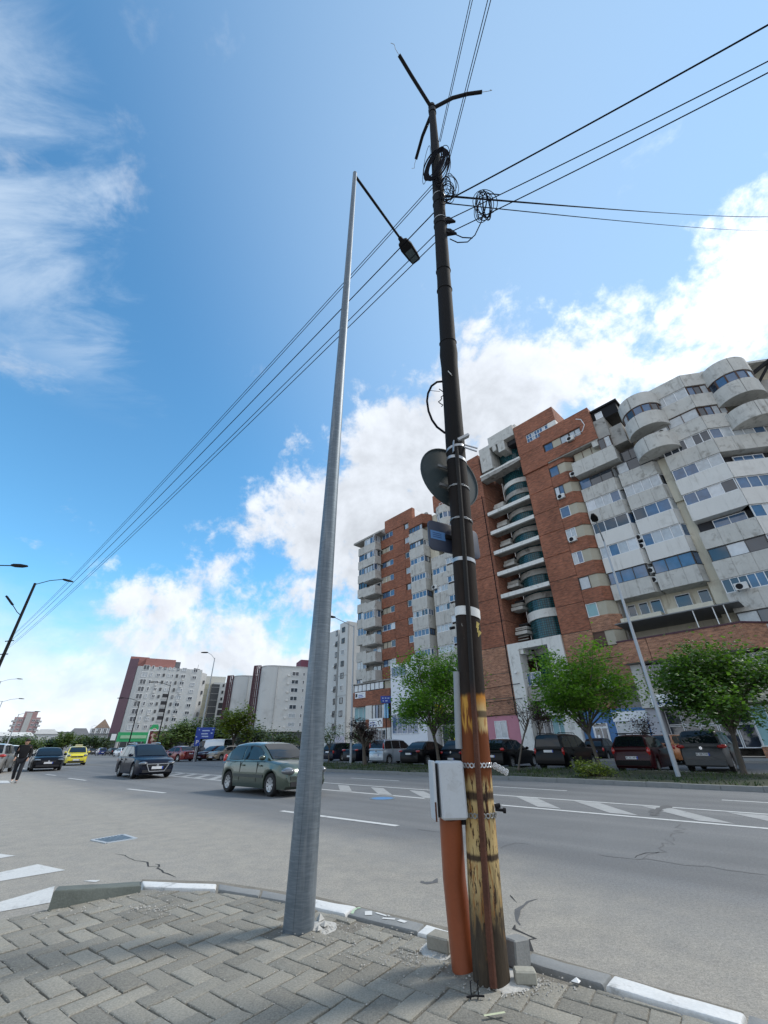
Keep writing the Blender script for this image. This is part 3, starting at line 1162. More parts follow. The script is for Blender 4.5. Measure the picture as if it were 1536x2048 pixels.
q = [hd0 + adir * d + side * s_ + upv * -.062 for d, s_ in ((.40, -.11), (.40, .11), (.76, .10), (.76, -.10))]
le.poly(q)
obj('lamp_glass', le, mat('lamp_glass', (.07, .10, .11), .25), lh, fix=False)

# ================================================================== RUSTY UTILITY POLE
UT = [(.12, .60), (.43, .61), (.81, .63), (1.26, .65), (1.63, .67), (2.3, .71), (3.14, .75), (4.06, .785), (5.48, .845), (6.71, .905), (9.59, 1.045), (11.66, 1.14), (13.94, 1.235)]
UR = [(0, .110), (.5, .105), (1.6, .101), (4, .102), (9.8, .100), (11.6, .088), (14, .068)]
YZ = [(1955, .08), (1940, .12), (1800, .43), (1650, .81), (1500, 1.26), (1390, 1.63), (1220, 2.30), (1050, 3.14), (900, 4.06), (720, 5.48), (600, 6.71), (400, 9.59), (300, 11.66), (215, 13.94)]


def zy(y):
    return lerp_tab(YZ, y)


def ut(z):
    return Vector((lerp_tab(UT, z), 3.48 - .11 * z / 14, z)), lerp_tab(UR, z)


def pole_mat():
    m = bpy.data.materials.new('rusted_painted_steel')
    m.use_nodes = True
    t, b = tree_of(m)
    pos = N(t, 'ShaderNodeNewGeometry').outputs['Position']
    sp = N(t, 'ShaderNodeSeparateXYZ')
    t.links.new(pos, sp.inputs[0])
    z = sp.outputs[2]
    mp = N(t, 'ShaderNodeMapping')
    mp.inputs['Scale'].default_value = (1, 1, .18)
    t.links.new(pos, mp.inputs[0])
    v = mp.outputs[0]
    n1 = noise_(t, v, 30, 7, .62, .4)
    n2 = noise_(t, v, 62, 4, .62, .4)
    n3 = noise_(t, pos, 7, 6, .6)
    zz = math_(t, 'ADD', z, centred_t(t, n1, .14))
    yel = mixc(t, n3, (.42, .25, .075), (.58, .48, .26))
    yel = mixc(t, smooth(t, n1, .50, .64, 0, .9), yel, (.27, .095, .022))
    pits = smooth(t, math_(t, 'ADD', n2, centred_t(t, n3, .40)), .535, .60)
    rust = mixc(t, n1, (.10, .026, .010), (.20, .062, .020))
    drk = mixc(t, n1, (.010, .008, .0075), (.040, .028, .022))
    grime = mixc(t, n2, (.02, .016, .014), (.10, .075, .05))
    c = mixc(t, pits, yel, (.05, .025, .015))
    # heavy grime towards the foot
    foot = smooth(t, math_(t, 'ADD', z, centred_t(t, n1, 1.1)), .62, .26)
    c = mixc(t, foot, c, grime)
    # two burnt rings
    for h, w in ((.655, .016), (.985, .022)):
        d = math_(t, 'ABSOLUTE', math_(t, 'SUBTRACT', math_(t, 'ADD', z, centred_t(t, n3, .05)), h))
        c = mixc(t, smooth(t, d, w * 1.6, w * .5, 0, .92), c, (.035, .022, .018))
    # rust band, then yellow again on the right-hand side only, then black
    lo = smooth(t, zz, 1.04, 1.12)
    c = mixc(t, lo, c, rust)
    up = math_(t, 'MULTIPLY', smooth(t, zz, 1.355, 1.40), smooth(t, math_(t, 'ADD', sp.outputs[0], centred_t(t, n1, .10)), .655, .685))
    y2 = mixc(t, smooth(t, z, 1.50, 1.62), yel, (.48, .20, .03))
    y2 = mixc(t, smooth(t, math_(t, 'ABSOLUTE', math_(t, 'SUBTRACT', z, 1.49)), .03, .015, 0, .85), y2, (.05, .035, .03))
    c = mixc(t, up, c, y2)
    streak_l = math_(t, 'MULTIPLY', math_(t, 'MULTIPLY', smooth(t, zz, 1.36, 1.44), smooth(t, sp.outputs[0], .66, .62)), smooth(t, n1, .42, .60))
    c = mixc(t, streak_l, c, (.50, .26, .05))
    c = mixc(t, smooth(t, math_(t, 'ADD', z, centred_t(t, n1, .07)), 1.60, 1.645), c, drk)
    hi = smooth(t, z, 2.0, 4.5)
    c = mixc(t, hi, c, (.0085, .008, .0085))
    wht = math_(t, 'MULTIPLY', math_(t, 'MULTIPLY', smooth(t, z, 2.0, 2.12), smooth(t, z, 2.5, 2.3)), smooth(t, math_(t, 'ADD', n1, centred_t(t, n3, .6)), .68, .72))
    c = mixc(t, math_(t, 'MULTIPLY', wht, smooth(t, sp.outputs[0], .66, .62)), c, (.5, .47, .42))
    t.links.new(c, b.inputs['Base Color'])
    b.inputs['Roughness'].default_value = .8
    b.inputs['Specular IOR Level'].default_value = .2
    bp = N(t, 'ShaderNodeBump', i={'Strength': .5, 'Distance': .004})
    t.links.new(n2, bp.inputs['Height'])
    t.links.new(bp.outputs[0], b.inputs['Normal'])
    return m


pole_m = pole_mat()
rust_m = mat('rust_strip', (.085, .030, .016), .85, var=.35, vs=6, fine=.3, fs=70, bump=.4, bs=60)
up_ = thing('utility_pole', 'dark leaning utility pole with peeling yellow paint and rust at its foot', 'utility pole', (0, 0, 0))
mb = MB()
rings = []
for i in range(61):
    z = .0 + 13.95 * i / 60
    p, r = ut(z)
    r += .004 * mnoise.noise((z * 3, 1, 1)) + (.012 if .0 < z < .1 else 0)
    if 5.55 < z < 5.62:
        r += .012
    rings.append([(p.x + math.cos(2 * math.pi * k / 32) * r, p.y + math.sin(2 * math.pi * k / 32) * r, z) for k in range(32)])
mb.loft(rings)
obj('pole', mb, pole_m, up_, smooth=40)


def on_pole(z, ang, extra=0.0):
    p, r = ut(z)
    return Vector((p.x + math.cos(R(ang)) * (r + extra), p.y + math.sin(R(ang)) * (r + extra), z))


def strip_mat():
    m = mat('rusty_strip', (.085, .030, .016), .85, var=.35, vs=6, fine=.3, fs=70, bump=.4, bs=60)
    t, b = tree_of(m)
    src = b.inputs['Base Color'].links[0].from_socket
    sp = N(t, 'ShaderNodeSeparateXYZ')
    t.links.new(N(t, 'ShaderNodeNewGeometry').outputs['Position'], sp.inputs[0])
    t.links.new(mixc(t, smooth(t, sp.outputs[2], 1.45, 1.75), src, (.010, .009, .009)), b.inputs['Base Color'])
    return m


strip_m = strip_mat()
# flat conduit up the front
face = -96
obj('conduit', MB().loft([[on_pole(z, face - 11, .002), on_pole(z, face - 10, .020), on_pole(z, face - 3, .030), on_pole(z, face + 3, .030), on_pole(z, face + 9, .020), on_pole(z, face + 10, .002)] for z in [.09, .3, .6, .9, 1.2, 1.5, 1.75, 2.2, 2.8, 3.4, 4.0]]), strip_m, up_, smooth=40)


def band(z, h, m, name='strap', tilt=0.0, extra=.004, n=28):
    mbb = MB()
    rgs = []
    for dz, ex in ((-h / 2, extra), (h / 2, extra), (h / 2, -.002), (-h / 2, -.002)):
        rg = []
        for k in range(n):
            a = 360 * k / n
            q = on_pole(z + dz + tilt * math.cos(R(a)), a, ex)
            rg.append(q)
        rgs.append(rg)
    rgs.append(rgs[0])
    mbb.loft(rgs, caps=False)
    return obj(name, mbb, m, up_, smooth=50)


strap_m = mat('steel_strap', (.42, .43, .44), .4, metal=.7, var=.2, vs=8)
tape_m = mat('white_tape', (.66, .66, .64), .6, var=.12, vs=9)
band(zy(928), .035, strap_m, tilt=-.03)
band(zy(1130), .035, strap_m, tilt=-.015)
band(zy(903), .03, strap_m, tilt=.02)
bt = band(zy(1228), .075, tape_m, 'tape', tilt=-.02, extra=.006)
for y in (985, 1046):
    z = zy(y)
    mbb = MB()
    for j in range(2):
        mbb.tube([on_pole(z + .008 * math.sin(a * 5 + j * 3) - .02 * math.cos(R(a * 18)), a * 18, .006) for a in range(21)], .004, 6)
    obj('binding_wire', mbb, strap_m, up_, smooth=60)
for y in (450, 462, 395, 412, 690, 552, 585):
    z = zy(y)
    obj('binding_wire', MB().tube([on_pole(z + .03 * math.sin(R(a * 18)), a * 18, .005) for a in range(21)], .007, 6), strap_m if y in (395, 450) else dark_metal, up_, smooth=60)
# clamp and metal tags at the strap over the sign
c = on_pole(zy(893), -60, .02)
obj('clamp', MB().obox(c + Vector((-.05, 0, -.02)), c + Vector((.07, -.0, .05)), .05, .03), strap_m, up_)
obj('clamp', MB().obox(on_pole(zy(898), -35, .0), on_pole(zy(903), -25, .13) + Vector((0, 0, -.05)), .012, .012).obox(on_pole(zy(903), -35, .0), on_pole(zy(909), -25, .12) + Vector((0, 0, -.05)), .012, .012), strap_m, up_)
c0, c1 = on_pole(zy(897), -108, .02), on_pole(zy(921), -112, .03)
obj('tag', MB().obox(c0, c1, .03, .006), strap_m, up_)
# torn notice
nb = MB()
for dz, da, w in ((0, 0, .05), (.03, 8, .03), (-.04, 18, .02)):
    q = on_pole(zy(1262) + dz, -66 + da, .003)
    nb.obox(q + Vector((-w / 2, 0, 0)), q + Vector((w / 2, w * .35, -.02)), .004, .05)
obj('torn_paper', nb, mat('torn_paper', (.55, .42, .13), .8, var=.3, vs=20), up_)
c = on_pole(zy(1258), 190, .02)
obj('bolt', MB().tube([c, c + Vector((-.04, -.01, -.01))], .012, 8), dark_metal, up_, smooth=60)
# perforated band: rings in a row
ring_m = mat('zinc_band', (.55, .56, .57), .4, metal=.6)


def ring_band(z, m, a0, a1, step, tail=0):
    mbb = MB()
    a = a0
    while a < a1:
        c = on_pole(z, a, .006)
        t = Vector((-math.sin(R(a)), math.cos(R(a)), 0))
        mbb.tube([c + t * (.013 * math.cos(2 * math.pi * k / 10)) + Vector((0, 0, .013 * math.sin(2 * math.pi * k / 10))) for k in range(11)], .0045, 5)
        a += step
    for k in range(tail):
        c = on_pole(z, -25, .03 + .024 * k) + Vector((.0, -.02, -.012 * k))
        mbb.tube([c + Vector((.013 * math.cos(2 * math.pi * q / 10), 0, .012 * math.sin(2 * math.pi * q / 10))) for q in range(11)], .0045, 5)
        mbb.tube([c + Vector((.013 * math.cos(2 * math.pi * q / 10), .02, -.012 + .012 * math.sin(2 * math.pi * q / 10))) for q in range(11)], .0045, 5)
    return obj('perforated_band', mbb, m, up_, smooth=60)


zb = zy(1532)
ring_band(zb, ring_m, -180, 0, 15.5, 4)
zb2 = zy(1628)
ring_band(zb2, mat('dull_zinc_band', (.28, .28, .27), .6, metal=.4), -180, 0, 15.5)
c = on_pole(zy(1618), -30, .01)
obj('bolt', MB().tube([c, c + Vector((.055, -.01, -.004))], .009, 8).tube([c + Vector((.05, -.01, -.004)), c + Vector((.068, -.012, -.006))], .016, 8).tube([c + Vector((0, 0, .018)), c + Vector((.035, 0, .022))], .014, 8), dark_metal, up_, smooth=60)

# three bent arms at the top
top_c, top_r = ut(13.9)
for pxs, zz_ in ((((858, 208), (822, 150), (798, 110)), (13.85, 14.25, 14.35)), (((868, 214), (905, 196), (935, 188), (964, 184)), (13.85, 14.1, 14.25, 14.25)), (((860, 228), (845, 272), (832, 318)), (13.7, 13.9, 13.9))):
    pts = [G(px, py, z) for (px, py), z in zip(pxs, zz_)]
    pts[0] = Vector((top_c.x, top_c.y, zz_[0]))
    arm = obj('bracket_arm', MB().tube(pts, .038, 10), dark_metal, up_, smooth=60)
    e = pts[-1]
    d = (pts[-1] - pts[-2]).normalized()
    obj('loose_wire', MB().tube([e, e + d * .12, e + d * .2 + Vector((.03, 0, .03)), e + d * .22 + Vector((-.03, 0, .06))], .006, 5), strap_m, arm, smooth=60)
obj('pole_collar', MB().lathe([(.085, 13.55), (.085, 13.75), (.075, 13.75)], 16, off=(top_c.x - .01, top_c.y, 0)), dark_metal, up_, smooth=40)
obj('pole_cap', MB().lathe([(.08, 13.85), (.08, 13.98), (.001, 14.03)], 16, off=(top_c.x, top_c.y, 0)), dark_metal, up_, smooth=40)
# insulator brackets
for y, dz in ((452, 0), (478, 0)):
    z = zy(y)
    q = on_pole(z, -20, 0)
    obj('insulator_bracket', MB().prism([(q.x - .02, q.y - .03), (q.x + .15, q.y - .015), (q.x + .15, q.y + .015), (q.x - .02, q.y + .04)], z - .08, z + .06, top=[(q.x - .02, q.y - .02), (q.x + .06, q.y - .015), (q.x + .06, q.y + .015), (q.x - .02, q.y + .02)]), dark_metal, up_)

# ------------------------------------------------------------------ things strapped to the pole
SH = Vector((math.cos(R(28)), math.sin(R(28)), 0))
SN = Vector((SH.y, -SH.x, 0))


def disc_sign(center, r, name, label):
    o = thing(name, label, 'road sign', tuple(center))
    n = 40
    mbf, mbb = MB(), MB()
    rg = []
    for rr_, off in ((.001, .0), (r - .012, .0), (r, -.008), (r + .006, -.004), (r + .006, .012), (r - .004, .012), (r - .012, .004)):
        rg.append([SH * (math.cos(2 * math.pi * k / n) * rr_) + Vector((0, 0, math.sin(2 * math.pi * k / n) * rr_)) + SN * off for k in range(n)])
    mbb.loft(rg[0:1] + rg[1:] + [[SH * .001 * math.cos(2 * math.pi * k / n) + Vector((0, 0, .001 * math.sin(2 * math.pi * k / n))) + SN * .004 for k in range(n)]], caps=False)
    obj('sign_plate', mbb, sign_back, o, smooth=40)
    return o


zc_ = 3.77
pc, pr_ = ut(zc_)
ds = disc_sign(pc - SN * (pr_ + .03), .365, 'road_sign', 'round road sign seen from behind, dark grey, strapped to the utility pole')
obj('sign_bracket', MB().obox((-SN * -.02) + SH * -.16 + Vector((0, 0, .1)), (SN * .02) + SH * .16 + Vector((0, 0, .1)), .02, .03), strap_m, ds)
obj('sign_bracket', MB().obox((SN * .02) + SH * -.16 + Vector((0, 0, -.14)), (SN * .02) + SH * .16 + Vector((0, 0, -.14)), .02, .03), strap_m, ds)
zr = zy(1072)
pc, pr_ = ut(zr)
rs = thing('road_sign', 'small rectangular road sign seen from behind below the round one', 'road sign', tuple(pc - SN * (pr_ + .03)))
hw, hh = .30, .155
rg = []
for d, off in ((0, -.006), (0, .012), (.012, .014)):
    ring = []
    for cx, cy, a0 in ((1, 1, 0), (-1, 1, 90), (-1, -1, 180), (1, -1, 270)):
        for k in range(5):
            a = R(a0 + 22.5 * k)
            ring.append(SH * (cx * (hw - .05) + math.cos(a) * (.05 - d)) + Vector((0, 0, cy * (hh - .05) + math.sin(a) * (.05 - d))) + SN * off)
    rg.append(ring)
obj('sign_plate', MB().loft(rg), sign_back_d, rs, smooth=40)
cL = SH * -.2
obj('sticker', MB().poly([cL + SH * sx * .085 + Vector((0, 0, sz * .045)) + SN * .0165 for sx, sz in ((-1, -1), (1, -1), (1, 1), (-1, 1))]), mat('blue_sticker', (.08, .20, .42), .5), rs, fix=False)
for k in range(3):
    obj('sticker_mark', MB().poly([cL + SH * (sx * .05 - .01) + Vector((0, 0, .02 - .02 * k + sz * .004)) + SN * .018 for sx, sz in ((-1, -1), (1, -1), (1, 1), (-1, 1))]), mat('sticker_ink', (.02, .07, .2), .5), rs, fix=False)
obj('sign_bracket', MB().obox(SN * .03 + SH * -.12, SN * .03 + SH * .12, .02, .04), dark_metal, rs)

# grey meter cabinet
zt_, zb_ = UP(897, 1521, wood_base).z, UP(897, 1636, wood_base).z
yb = 3.50
cb_p = UP(897, 1578, (0.48, 3.40))
bx = thing('meter_cabinet', 'pale grey electric cabinet clamped to the left of the rusty pole', 'cabinet', (cb_p.x, 3.42, cb_p.z), R(6))
W2, H2 = .104, (UP(897, 1521, (.48, 3.42)).z - UP(897, 1636, (.48, 3.42)).z) / 2
cab_m = mat('cabinet_grey', (.50, .53, .56), .45, var=.05, vs=6, fine=.03, fs=60, stain=((.33, .33, .32), .35), stain_s=14)


def rbox(mb, x0, x1, y0, y1, z0, z1, c=.012):
    """box with chamfered upright and top edges"""
    def ring(x0, x1, y0, y1, z, c):
        return [(x0 + c, y0, z), (x1 - c, y0, z), (x1, y0 + c, z), (x1, y1 - c, z), (x1 - c, y1, z), (x0 + c, y1, z), (x0, y1 - c, z), (x0, y0 + c, z)]
    mb.loft([ring(x0 + c, x1 - c, y0 + c, y1 - c, z0, c * .3), ring(x0, x1, y0, y1, z0 + c, c), ring(x0, x1, y0, y1, z1 - c, c), ring(x0 + c, x1 - c, y0 + c, y1 - c, z1, c * .3)])
    return mb


obj('cabinet_body', rbox(MB(), -W2 + .032, W2, -.08, .09, -H2, H2), cab_m, bx, smooth=25)
obj('cabinet_door', rbox(MB(), -W2 - .012, -W2 + .006, -.07, .09, -H2 - .005, H2 + .004, .004), cab_m, bx, smooth=25)
obj('hinge', MB().box(-W2 + .006, -W2 + .033, -.02, .07, -H2 + .01, H2 - .015), dark_in, bx)  # dark filler standing in for the shaded gap beside the open door
obj('rust_run', MB().box(-W2 - .013, -W2 - .002, -.074, -.071, -H2 - .006, -H2 + .10), rust_m, bx)
sc = MB()
rr = random.Random(4)
for i in range(16):
    x, z = rr.uniform(-.05, .08), rr.uniform(.02, .16)
    sc.poly([(x, -.0805, z), (x + rr.uniform(.004, .03), -.0805, z + rr.uniform(-.02, .02)), (x + .002, -.0805, z + .004)])
obj('scratches', sc, mat('cabinet_scratch', (.40, .43, .46), .6), bx, fix=False)['kind'] = 'stuff'
obj('mounting_bracket', MB().box(W2, W2 + .05, .0, .06, H2 - .06, H2 - .02), dark_metal, bx)
obj('mounting_bracket', MB().box(W2 - .02, W2 + .06, .02, .08, -H2 - .04, -H2 + .03), dark_metal, bx)
# orange riser pipe
pt = UP(900, 1634, (.47, 3.5))
op_ = tag(obj('riser_pipe', MB().tube([(pipe_base.x, pipe_base.y - .08, PZ - .03), (pipe_base.x * .5 + pt.x * .5, 3.66, .5), (pt.x, 3.48, pt.z + .02)], [.078, .078, .077], 28), mat('orange_pvc', (.27, .072, .028), .42, var=.16, vs=5, fine=.06, fs=60), smooth=40), 'orange plastic pipe rising from the pavement into the grey cabinet', 'pipe')
# grey cable cover on the pole
g0, g1 = on_pole(zy(1498), 186, .02), on_pole(zy(1347), 186, .015)
tag(obj('cable_cover', MB().tube([g0, g0.lerp(g1, .5), g1], .027, 12), mat('grey_pvc', (.26, .28, .30), .5, fine=.08), smooth=50), 'straight grey plastic cable cover on the left side of the rusty pole', 'cable cover')

# loose blocks at the foot of the pole
lb_m = mat('loose_block', (.27, .255, .215), .92, var=.2, vs=8, fine=.15, fs=60, bump=.4, bs=70)


def block(px, py, dims, rz, label, rx=0.0, zoff=0.0, m=None):
    c = G(px, py, PZ)
    L, Wd, Hh = dims
    mb = MB()
    rbox(mb, -L / 2, L / 2, -Wd / 2, Wd / 2, 0, Hh, .008)
    o = obj('loose_brick', mb, m or lb_m, smooth=25)
    o.matrix_world = Matrix.Translation(c + Vector((0, 0, zoff))) @ Matrix.Rotation(R(rz), 4, 'Z') @ Matrix.Rotation(R(rx), 4, 'X')
    return tag(o, label, 'brick')


block(884, 1898, (.17, .13, .075), -35, 'loose grey paving brick lying behind the orange pipe by the kerb', m=lb_m)
block(1036, 1932, (.10, .15, .13), -52, 'upright block of broken kerb leaning right of the rusty pole', rx=-6, m=kerb_grey)
block(1052, 1966, (.125, .075, .06), -5, 'small pale brick lying in front of the upright block by the pole', m=mat('pale_brick', (.33, .32, .27), .9, var=.15, vs=10, fine=.15))
pbw = MB()
c = G(1155, 1968, PZ)
pebble(pbw, (c.x, c.y, PZ + .012), .03, random.Random(8))
tag(obj('stone', pbw, white_paint, smooth=20), 'small white stone lying alone on the bricks by the kerb', 'stone')
for i, (px, py, s_, lab) in enumerate(((640, 1838, .05, 'flat chip of white mortar behind the steel lamp foot'), (650, 1850, .042, 'jagged grey chip beside the steel lamp foot'), (637, 1858, .035, 'sliver of mortar leaning on the steel lamp foot'))):
    mbx = MB()
    pebble(mbx, (0, 0, 0), s_, random.Random(i + 3))
    o = obj('mortar_chip', mbx, mortar_m, None, G(px, py, PZ + .015), smooth=20)
    tag(o, lab, 'mortar chip', 'mortar chips at the lamp foot')
# small bent wire anchors in the pavement
wa = MB()
c = G(950, 1992, PZ + .008)
for dx in (-.02, .02):
    wa.tube([c + Vector((dx - .01, -.03, 0)), c + Vector((dx, 0, .004)), c + Vector((dx, .0, .055)), c + Vector((dx + .008, .0, .06))], .0035, 6)
wa.tube([c + Vector((-.05, -.02, .004)), c + Vector((0, -.012, .006)), c + Vector((.05, -.015, .004))], .005, 6)
tag(obj('wire_stub', wa, dark_metal, smooth=60), 'bent black wire stub sticking up from the bricks before the pole', 'wire stub')

# ================================================================== OVERHEAD CABLES
LPB = wood_base + Vector((-math.cos(R(43.6)), math.sin(R(43.6)), 0)) * 41
LPB.z = 0
NXT = wood_base + AL * 42


def cable(name, a, b, sag, r, label, group=None, n=26):
    pts = []
    for i in range(n + 1):
        u = i / n
        p = Vector(a).lerp(Vector(b), u)
        p.z -= sag * 4 * u * (1 - u)
        pts.append(p)
    return tag(obj(name, MB().tube(pts, r, 6), cable_m, smooth=60), label, 'cable', group)


def pole_pt(y, ang=0, extra=0.0):
    return on_pole(zy(y), ang, extra)


LG = 'cables running left to the far lamp post'
cable('overhead_cable', pole_pt(372, 180), LPB + Vector((0, 0, 9.05)), .55, .0065, 'upper thin cable of the close pair running left to the dark lamp post', LG)
cable('overhead_cable', pole_pt(378, 180), LPB + Vector((0, 0, 8.95)), .62, .0065, 'lower thin cable of the close pair running left to the dark lamp post', LG)
cable('overhead_cable', pole_pt(431, 180), LPB + Vector((0, 0, 8.55)), .45, .009, 'single thick middle cable running left to the dark lamp post', LG)
cable('overhead_cable', pole_pt(480, 180), LPB + Vector((0, 0, 8.10)), .42, .007, 'second lowest cable running left from the utility pole', LG)
cable('overhead_cable', pole_pt(496, 180), LPB + Vector((0, 0, 7.9)), .38, .007, 'lowest cable running left from the utility pole', LG)
RG = 'cables running up to the right edge'
for y0, pe, r, lab in ((405, (1536, 40), .0115, 'thick black cable rising to the upper right corner'), (449, (1536, 112), .0075, 'middle cable rising to the right edge below the thick one'), (478, (1536, 134), .0075, 'lowest cable rising to the right edge')):
    a = pole_pt(y0, 0)
    e = G(*pe, a.z - .25)
    e = a + (e - a) * 1.8
    cable('overhead_cable', a, e, .12, r, lab, RG)
HG = 'cables crossing to the apartment block'
for y0, pe, lab, r in ((392, (1560, 433), 'upper sagging cable crossing right in front of the white cloud', .010), (394, (1560, 432), 'cable twin hanging just below the upper crossing cable', .008), (408, (1560, 461), 'lower cable crossing right towards the apartment block', .009)):
    a = pole_pt(y0, 0)
    e = UP(*pe, (34, 14))
    cable('overhead_cable', a, e, .35, r, lab, HG)
OG = 'cables passing overhead'
for y0, exo, xt, lab in ((290, .0, 940, 'outer cable of the left pair passing overhead'), (290, .03, 944.5, 'inner cable of the left pair passing overhead'), (345, .09, 975, 'left cable of the right pair passing overhead'), (345, .12, 981, 'right cable of the right pair passing overhead')):
    a = pole_pt(y0, -20, exo)
    e = G(xt, 0, a.z)
    e = a + (e - a) * 3.0
    cable('overhead_cable', a, e, .02, .0065, lab, OG)


def coil(name, pts_fn, n, r, label, seed):
    rr = random.Random(seed)
    mb = MB()
    for i in range(n):
        mb.tube(pts_fn(rr, i), r, 5)
    return tag(obj(name, mb, cable_m, smooth=60), label, 'cable coil')


def loop_px(cx, cy, wx, wy, tilt, dep, rr, k=22, jit=.02):
    pts = []
    ph = rr.uniform(0, 6.28)
    ja, jb = rr.gauss(1, jit * 3), rr.gauss(1, jit * 3)
    for i in range(k + 1):
        a = 2 * math.pi * i / k + ph
        x, y = math.cos(a) * wx * ja, math.sin(a) * wy * jb
        X_ = cx + x * math.cos(tilt) - y * math.sin(tilt)
        Y_ = cy + x * math.sin(tilt) + y * math.cos(tilt)
        q = UP(X_, Y_, (dep[0], dep[1]))
        pts.append(q + Vector((0, -.04 * math.sin(a) + dep[2], 0)))
    return pts


p_mid, _ = ut(10)
DEP = (p_mid.x, p_mid.y - .12, 0)
coil('cable_coil', lambda rr, i: loop_px(872 + rr.gauss(0, 3), 328 + rr.gauss(0, 2), 10 + rr.uniform(0, 7), 38 + rr.uniform(-4, 3), R(24), DEP, rr), 24, .0085, 'dense dark coil of cable hanging on the pole under its arms', 1)
coil('cable_coil', lambda rr, i: loop_px(884 + rr.gauss(0, 2), 335 + rr.gauss(0, 3), 9 + rr.uniform(0, 5), 42 + rr.uniform(-6, 3), R(14), DEP, rr), 6, .0065, 'narrow long loops of cable hanging right of the dense coil', 2)
coil('cable_coil', lambda rr, i: loop_px(853, 330, 5, 44, R(8), DEP, rr), 1, .005, 'single thin cable loop hanging left of the dense coil', 22)
coil('cable_coil', lambda rr, i: loop_px(895 + rr.gauss(0, 3), 380 + rr.gauss(0, 5), 6 + rr.uniform(0, 8), 22 + rr.uniform(-6, 8), R(rr.uniform(-14, 14)), DEP, rr), 12, .0055, 'tangle of thin cables on the right side of the pole', 3)
coil('cable_coil', lambda rr, i: loop_px(905, 370, 12, 28, R(-12), DEP, rr), 1, .005, 'wide single loop standing right of the cable tangle', 33)
q0 = UP(968, 378, (1.35, 3.2))


def hang(rr, i):
    cx = 968 + rr.gauss(0, 4)
    return loop_px(cx, 410 + rr.gauss(0, 3), 5 + abs(rr.gauss(0, 8)), 34 + rr.uniform(-5, 3), R(rr.uniform(-12, 14)), (1.5, 3.1, 0), rr)


coil('cable_coil', hang, 11, .006, 'loose coil hanging from the thick cable right of the pole', 5)
coil('cable_coil', lambda rr, i: loop_px(985, 388, 15, 6, R(5), (1.5, 3.1, 0), rr), 1, .005, 'single loop sticking out right of the hanging coil', 6)
for pts_px, r, lab in ((((893, 456), (905, 466), (925, 475), (945, 476)), .008, 'slack cable sagging under the upper insulator'), (((900, 478), (915, 485), (935, 484), (950, 470), (962, 445), (970, 420)), .008, 'slack cable rising from the lower insulator to the hanging coil'), (((888, 420), (892, 440), (899, 448)), .007, 'short drop cable beside the upper insulator')):
    tag(obj('slack_cable', MB().tube([UP(x, y, (p_mid.x + .02, p_mid.y - .15)) for x, y in pts_px], r, 6), cable_m, smooth=60), lab, 'cable')
p_l, _ = ut(5)
tag(obj('cable_loop', MB().tube([UP(x, y, (p_l.x, p_l.y - .02)) for x, y in ((884, 763), (874, 764), (863, 772), (856, 787), (854, 802), (857, 822), (864, 840), (874, 854), (890, 866))], .013, 8), cable_m, smooth=60), 'thick black cable bowing out left of the pole above the round sign', 'cable')
rr = random.Random(9)
tag(obj('wire_tangle', MB().tube([UP(882 + rr.gauss(0, 4), 778 + i * 3.2, (p_l.x, p_l.y - .05)) for i in range(12)], .006, 5).tube([UP(880, 783, (p_l.x, p_l.y - .05)), UP(860, 781, (p_l.x, p_l.y - .1))], .003, 4), dark_metal, smooth=60), 'small tangle of wire on the pole beside the bowed cable', 'wire')
c = on_pole(zy(762), -110, .01)
tag(obj('strap_end', MB().obox(c, on_pole(zy(772), -92, .02), .03, .006), tape_m), 'pale strap end sticking to the pole above the bowed cable', 'strap')


# ================================================================== OTHER LAMP POSTS
def lamp_post(base, h, arm_dir, arm_l, label, r0=.09, r1=.05, m=None, heads=1, curved=False, rise=.25, group=None, low=None):
    m = m or dark_metal
    o = thing('lamp_post', label, 'street lamp', tuple(base), 0, group)
    obj('post', MB().tube([(0, 0, -.05), (0, 0, h * .5), (0, 0, h)], [r0, (r0 + r1) / 2, r1], 10), m, o, smooth=60)
    ds_ = [Vector(arm_dir).normalized()]
    if heads == 2:
        ds_.append(-ds_[0])
    for d in ds_:
        e = Vector((0, 0, h - .12)) + d * arm_l + Vector((0, 0, rise))
        pts = [Vector((0, 0, h - .12)), Vector((0, 0, h - .12)).lerp(e, .5) + Vector((0, 0, .12 if curved else 0)), e]
        obj('arm', MB().tube(pts, .03, 8), m, o, smooth=60)
        s_ = Vector((-d.y, d.x, 0))
        hb = MB()
        rgs = []
        for dd, w, hh_ in ((-.05, .05, .04), (.1, .13, .06), (.45, .15, .06), (.75, .07, .03)):
            cc_ = e + d * dd + Vector((0, 0, -.05 * dd if curved else .02))
            rgs.append([cc_ + s_ * w - Vector((0, 0, hh_)), cc_ - s_ * w - Vector((0, 0, hh_)), cc_ - s_ * w * .8 + Vector((0, 0, hh_)), cc_ + s_ * w * .8 + Vector((0, 0, hh_))])
        obj('lamp_head', hb.loft(rgs), dark_metal, o, smooth=30)
    return o


lpost = lamp_post(LPB, 13.3, PE, 1.7, 'dark tall lamp post at the left edge carrying the overhead cables', .13, .09, rise=.9, curved=True)
e = Vector((0, 0, 10.6))
d2 = -AL * .5 - PE
d2.normalize()
ob = obj('lower_arm', MB().tube([e, e + d2 * .35 + Vector((0, 0, .25)), e + d2 * .9 + Vector((0, 0, .85))], .03, 8), dark_metal, lpost, smooth=60)
obj('lamp_head', MB().obox(e + d2 * .85 + Vector((0, 0, .8)), e + d2 * 1.5 + Vector((0, 0, 1.45)), .26, .12), dark_metal, lpost)
obj('cross_bracket', MB().obox((-.35, 0, 8.6), (.3, 0, 8.65), .06, .06).obox((-.55, -.1, 7.6), (.3, 0, 7.65), .06, .06), dark_metal, lpost)
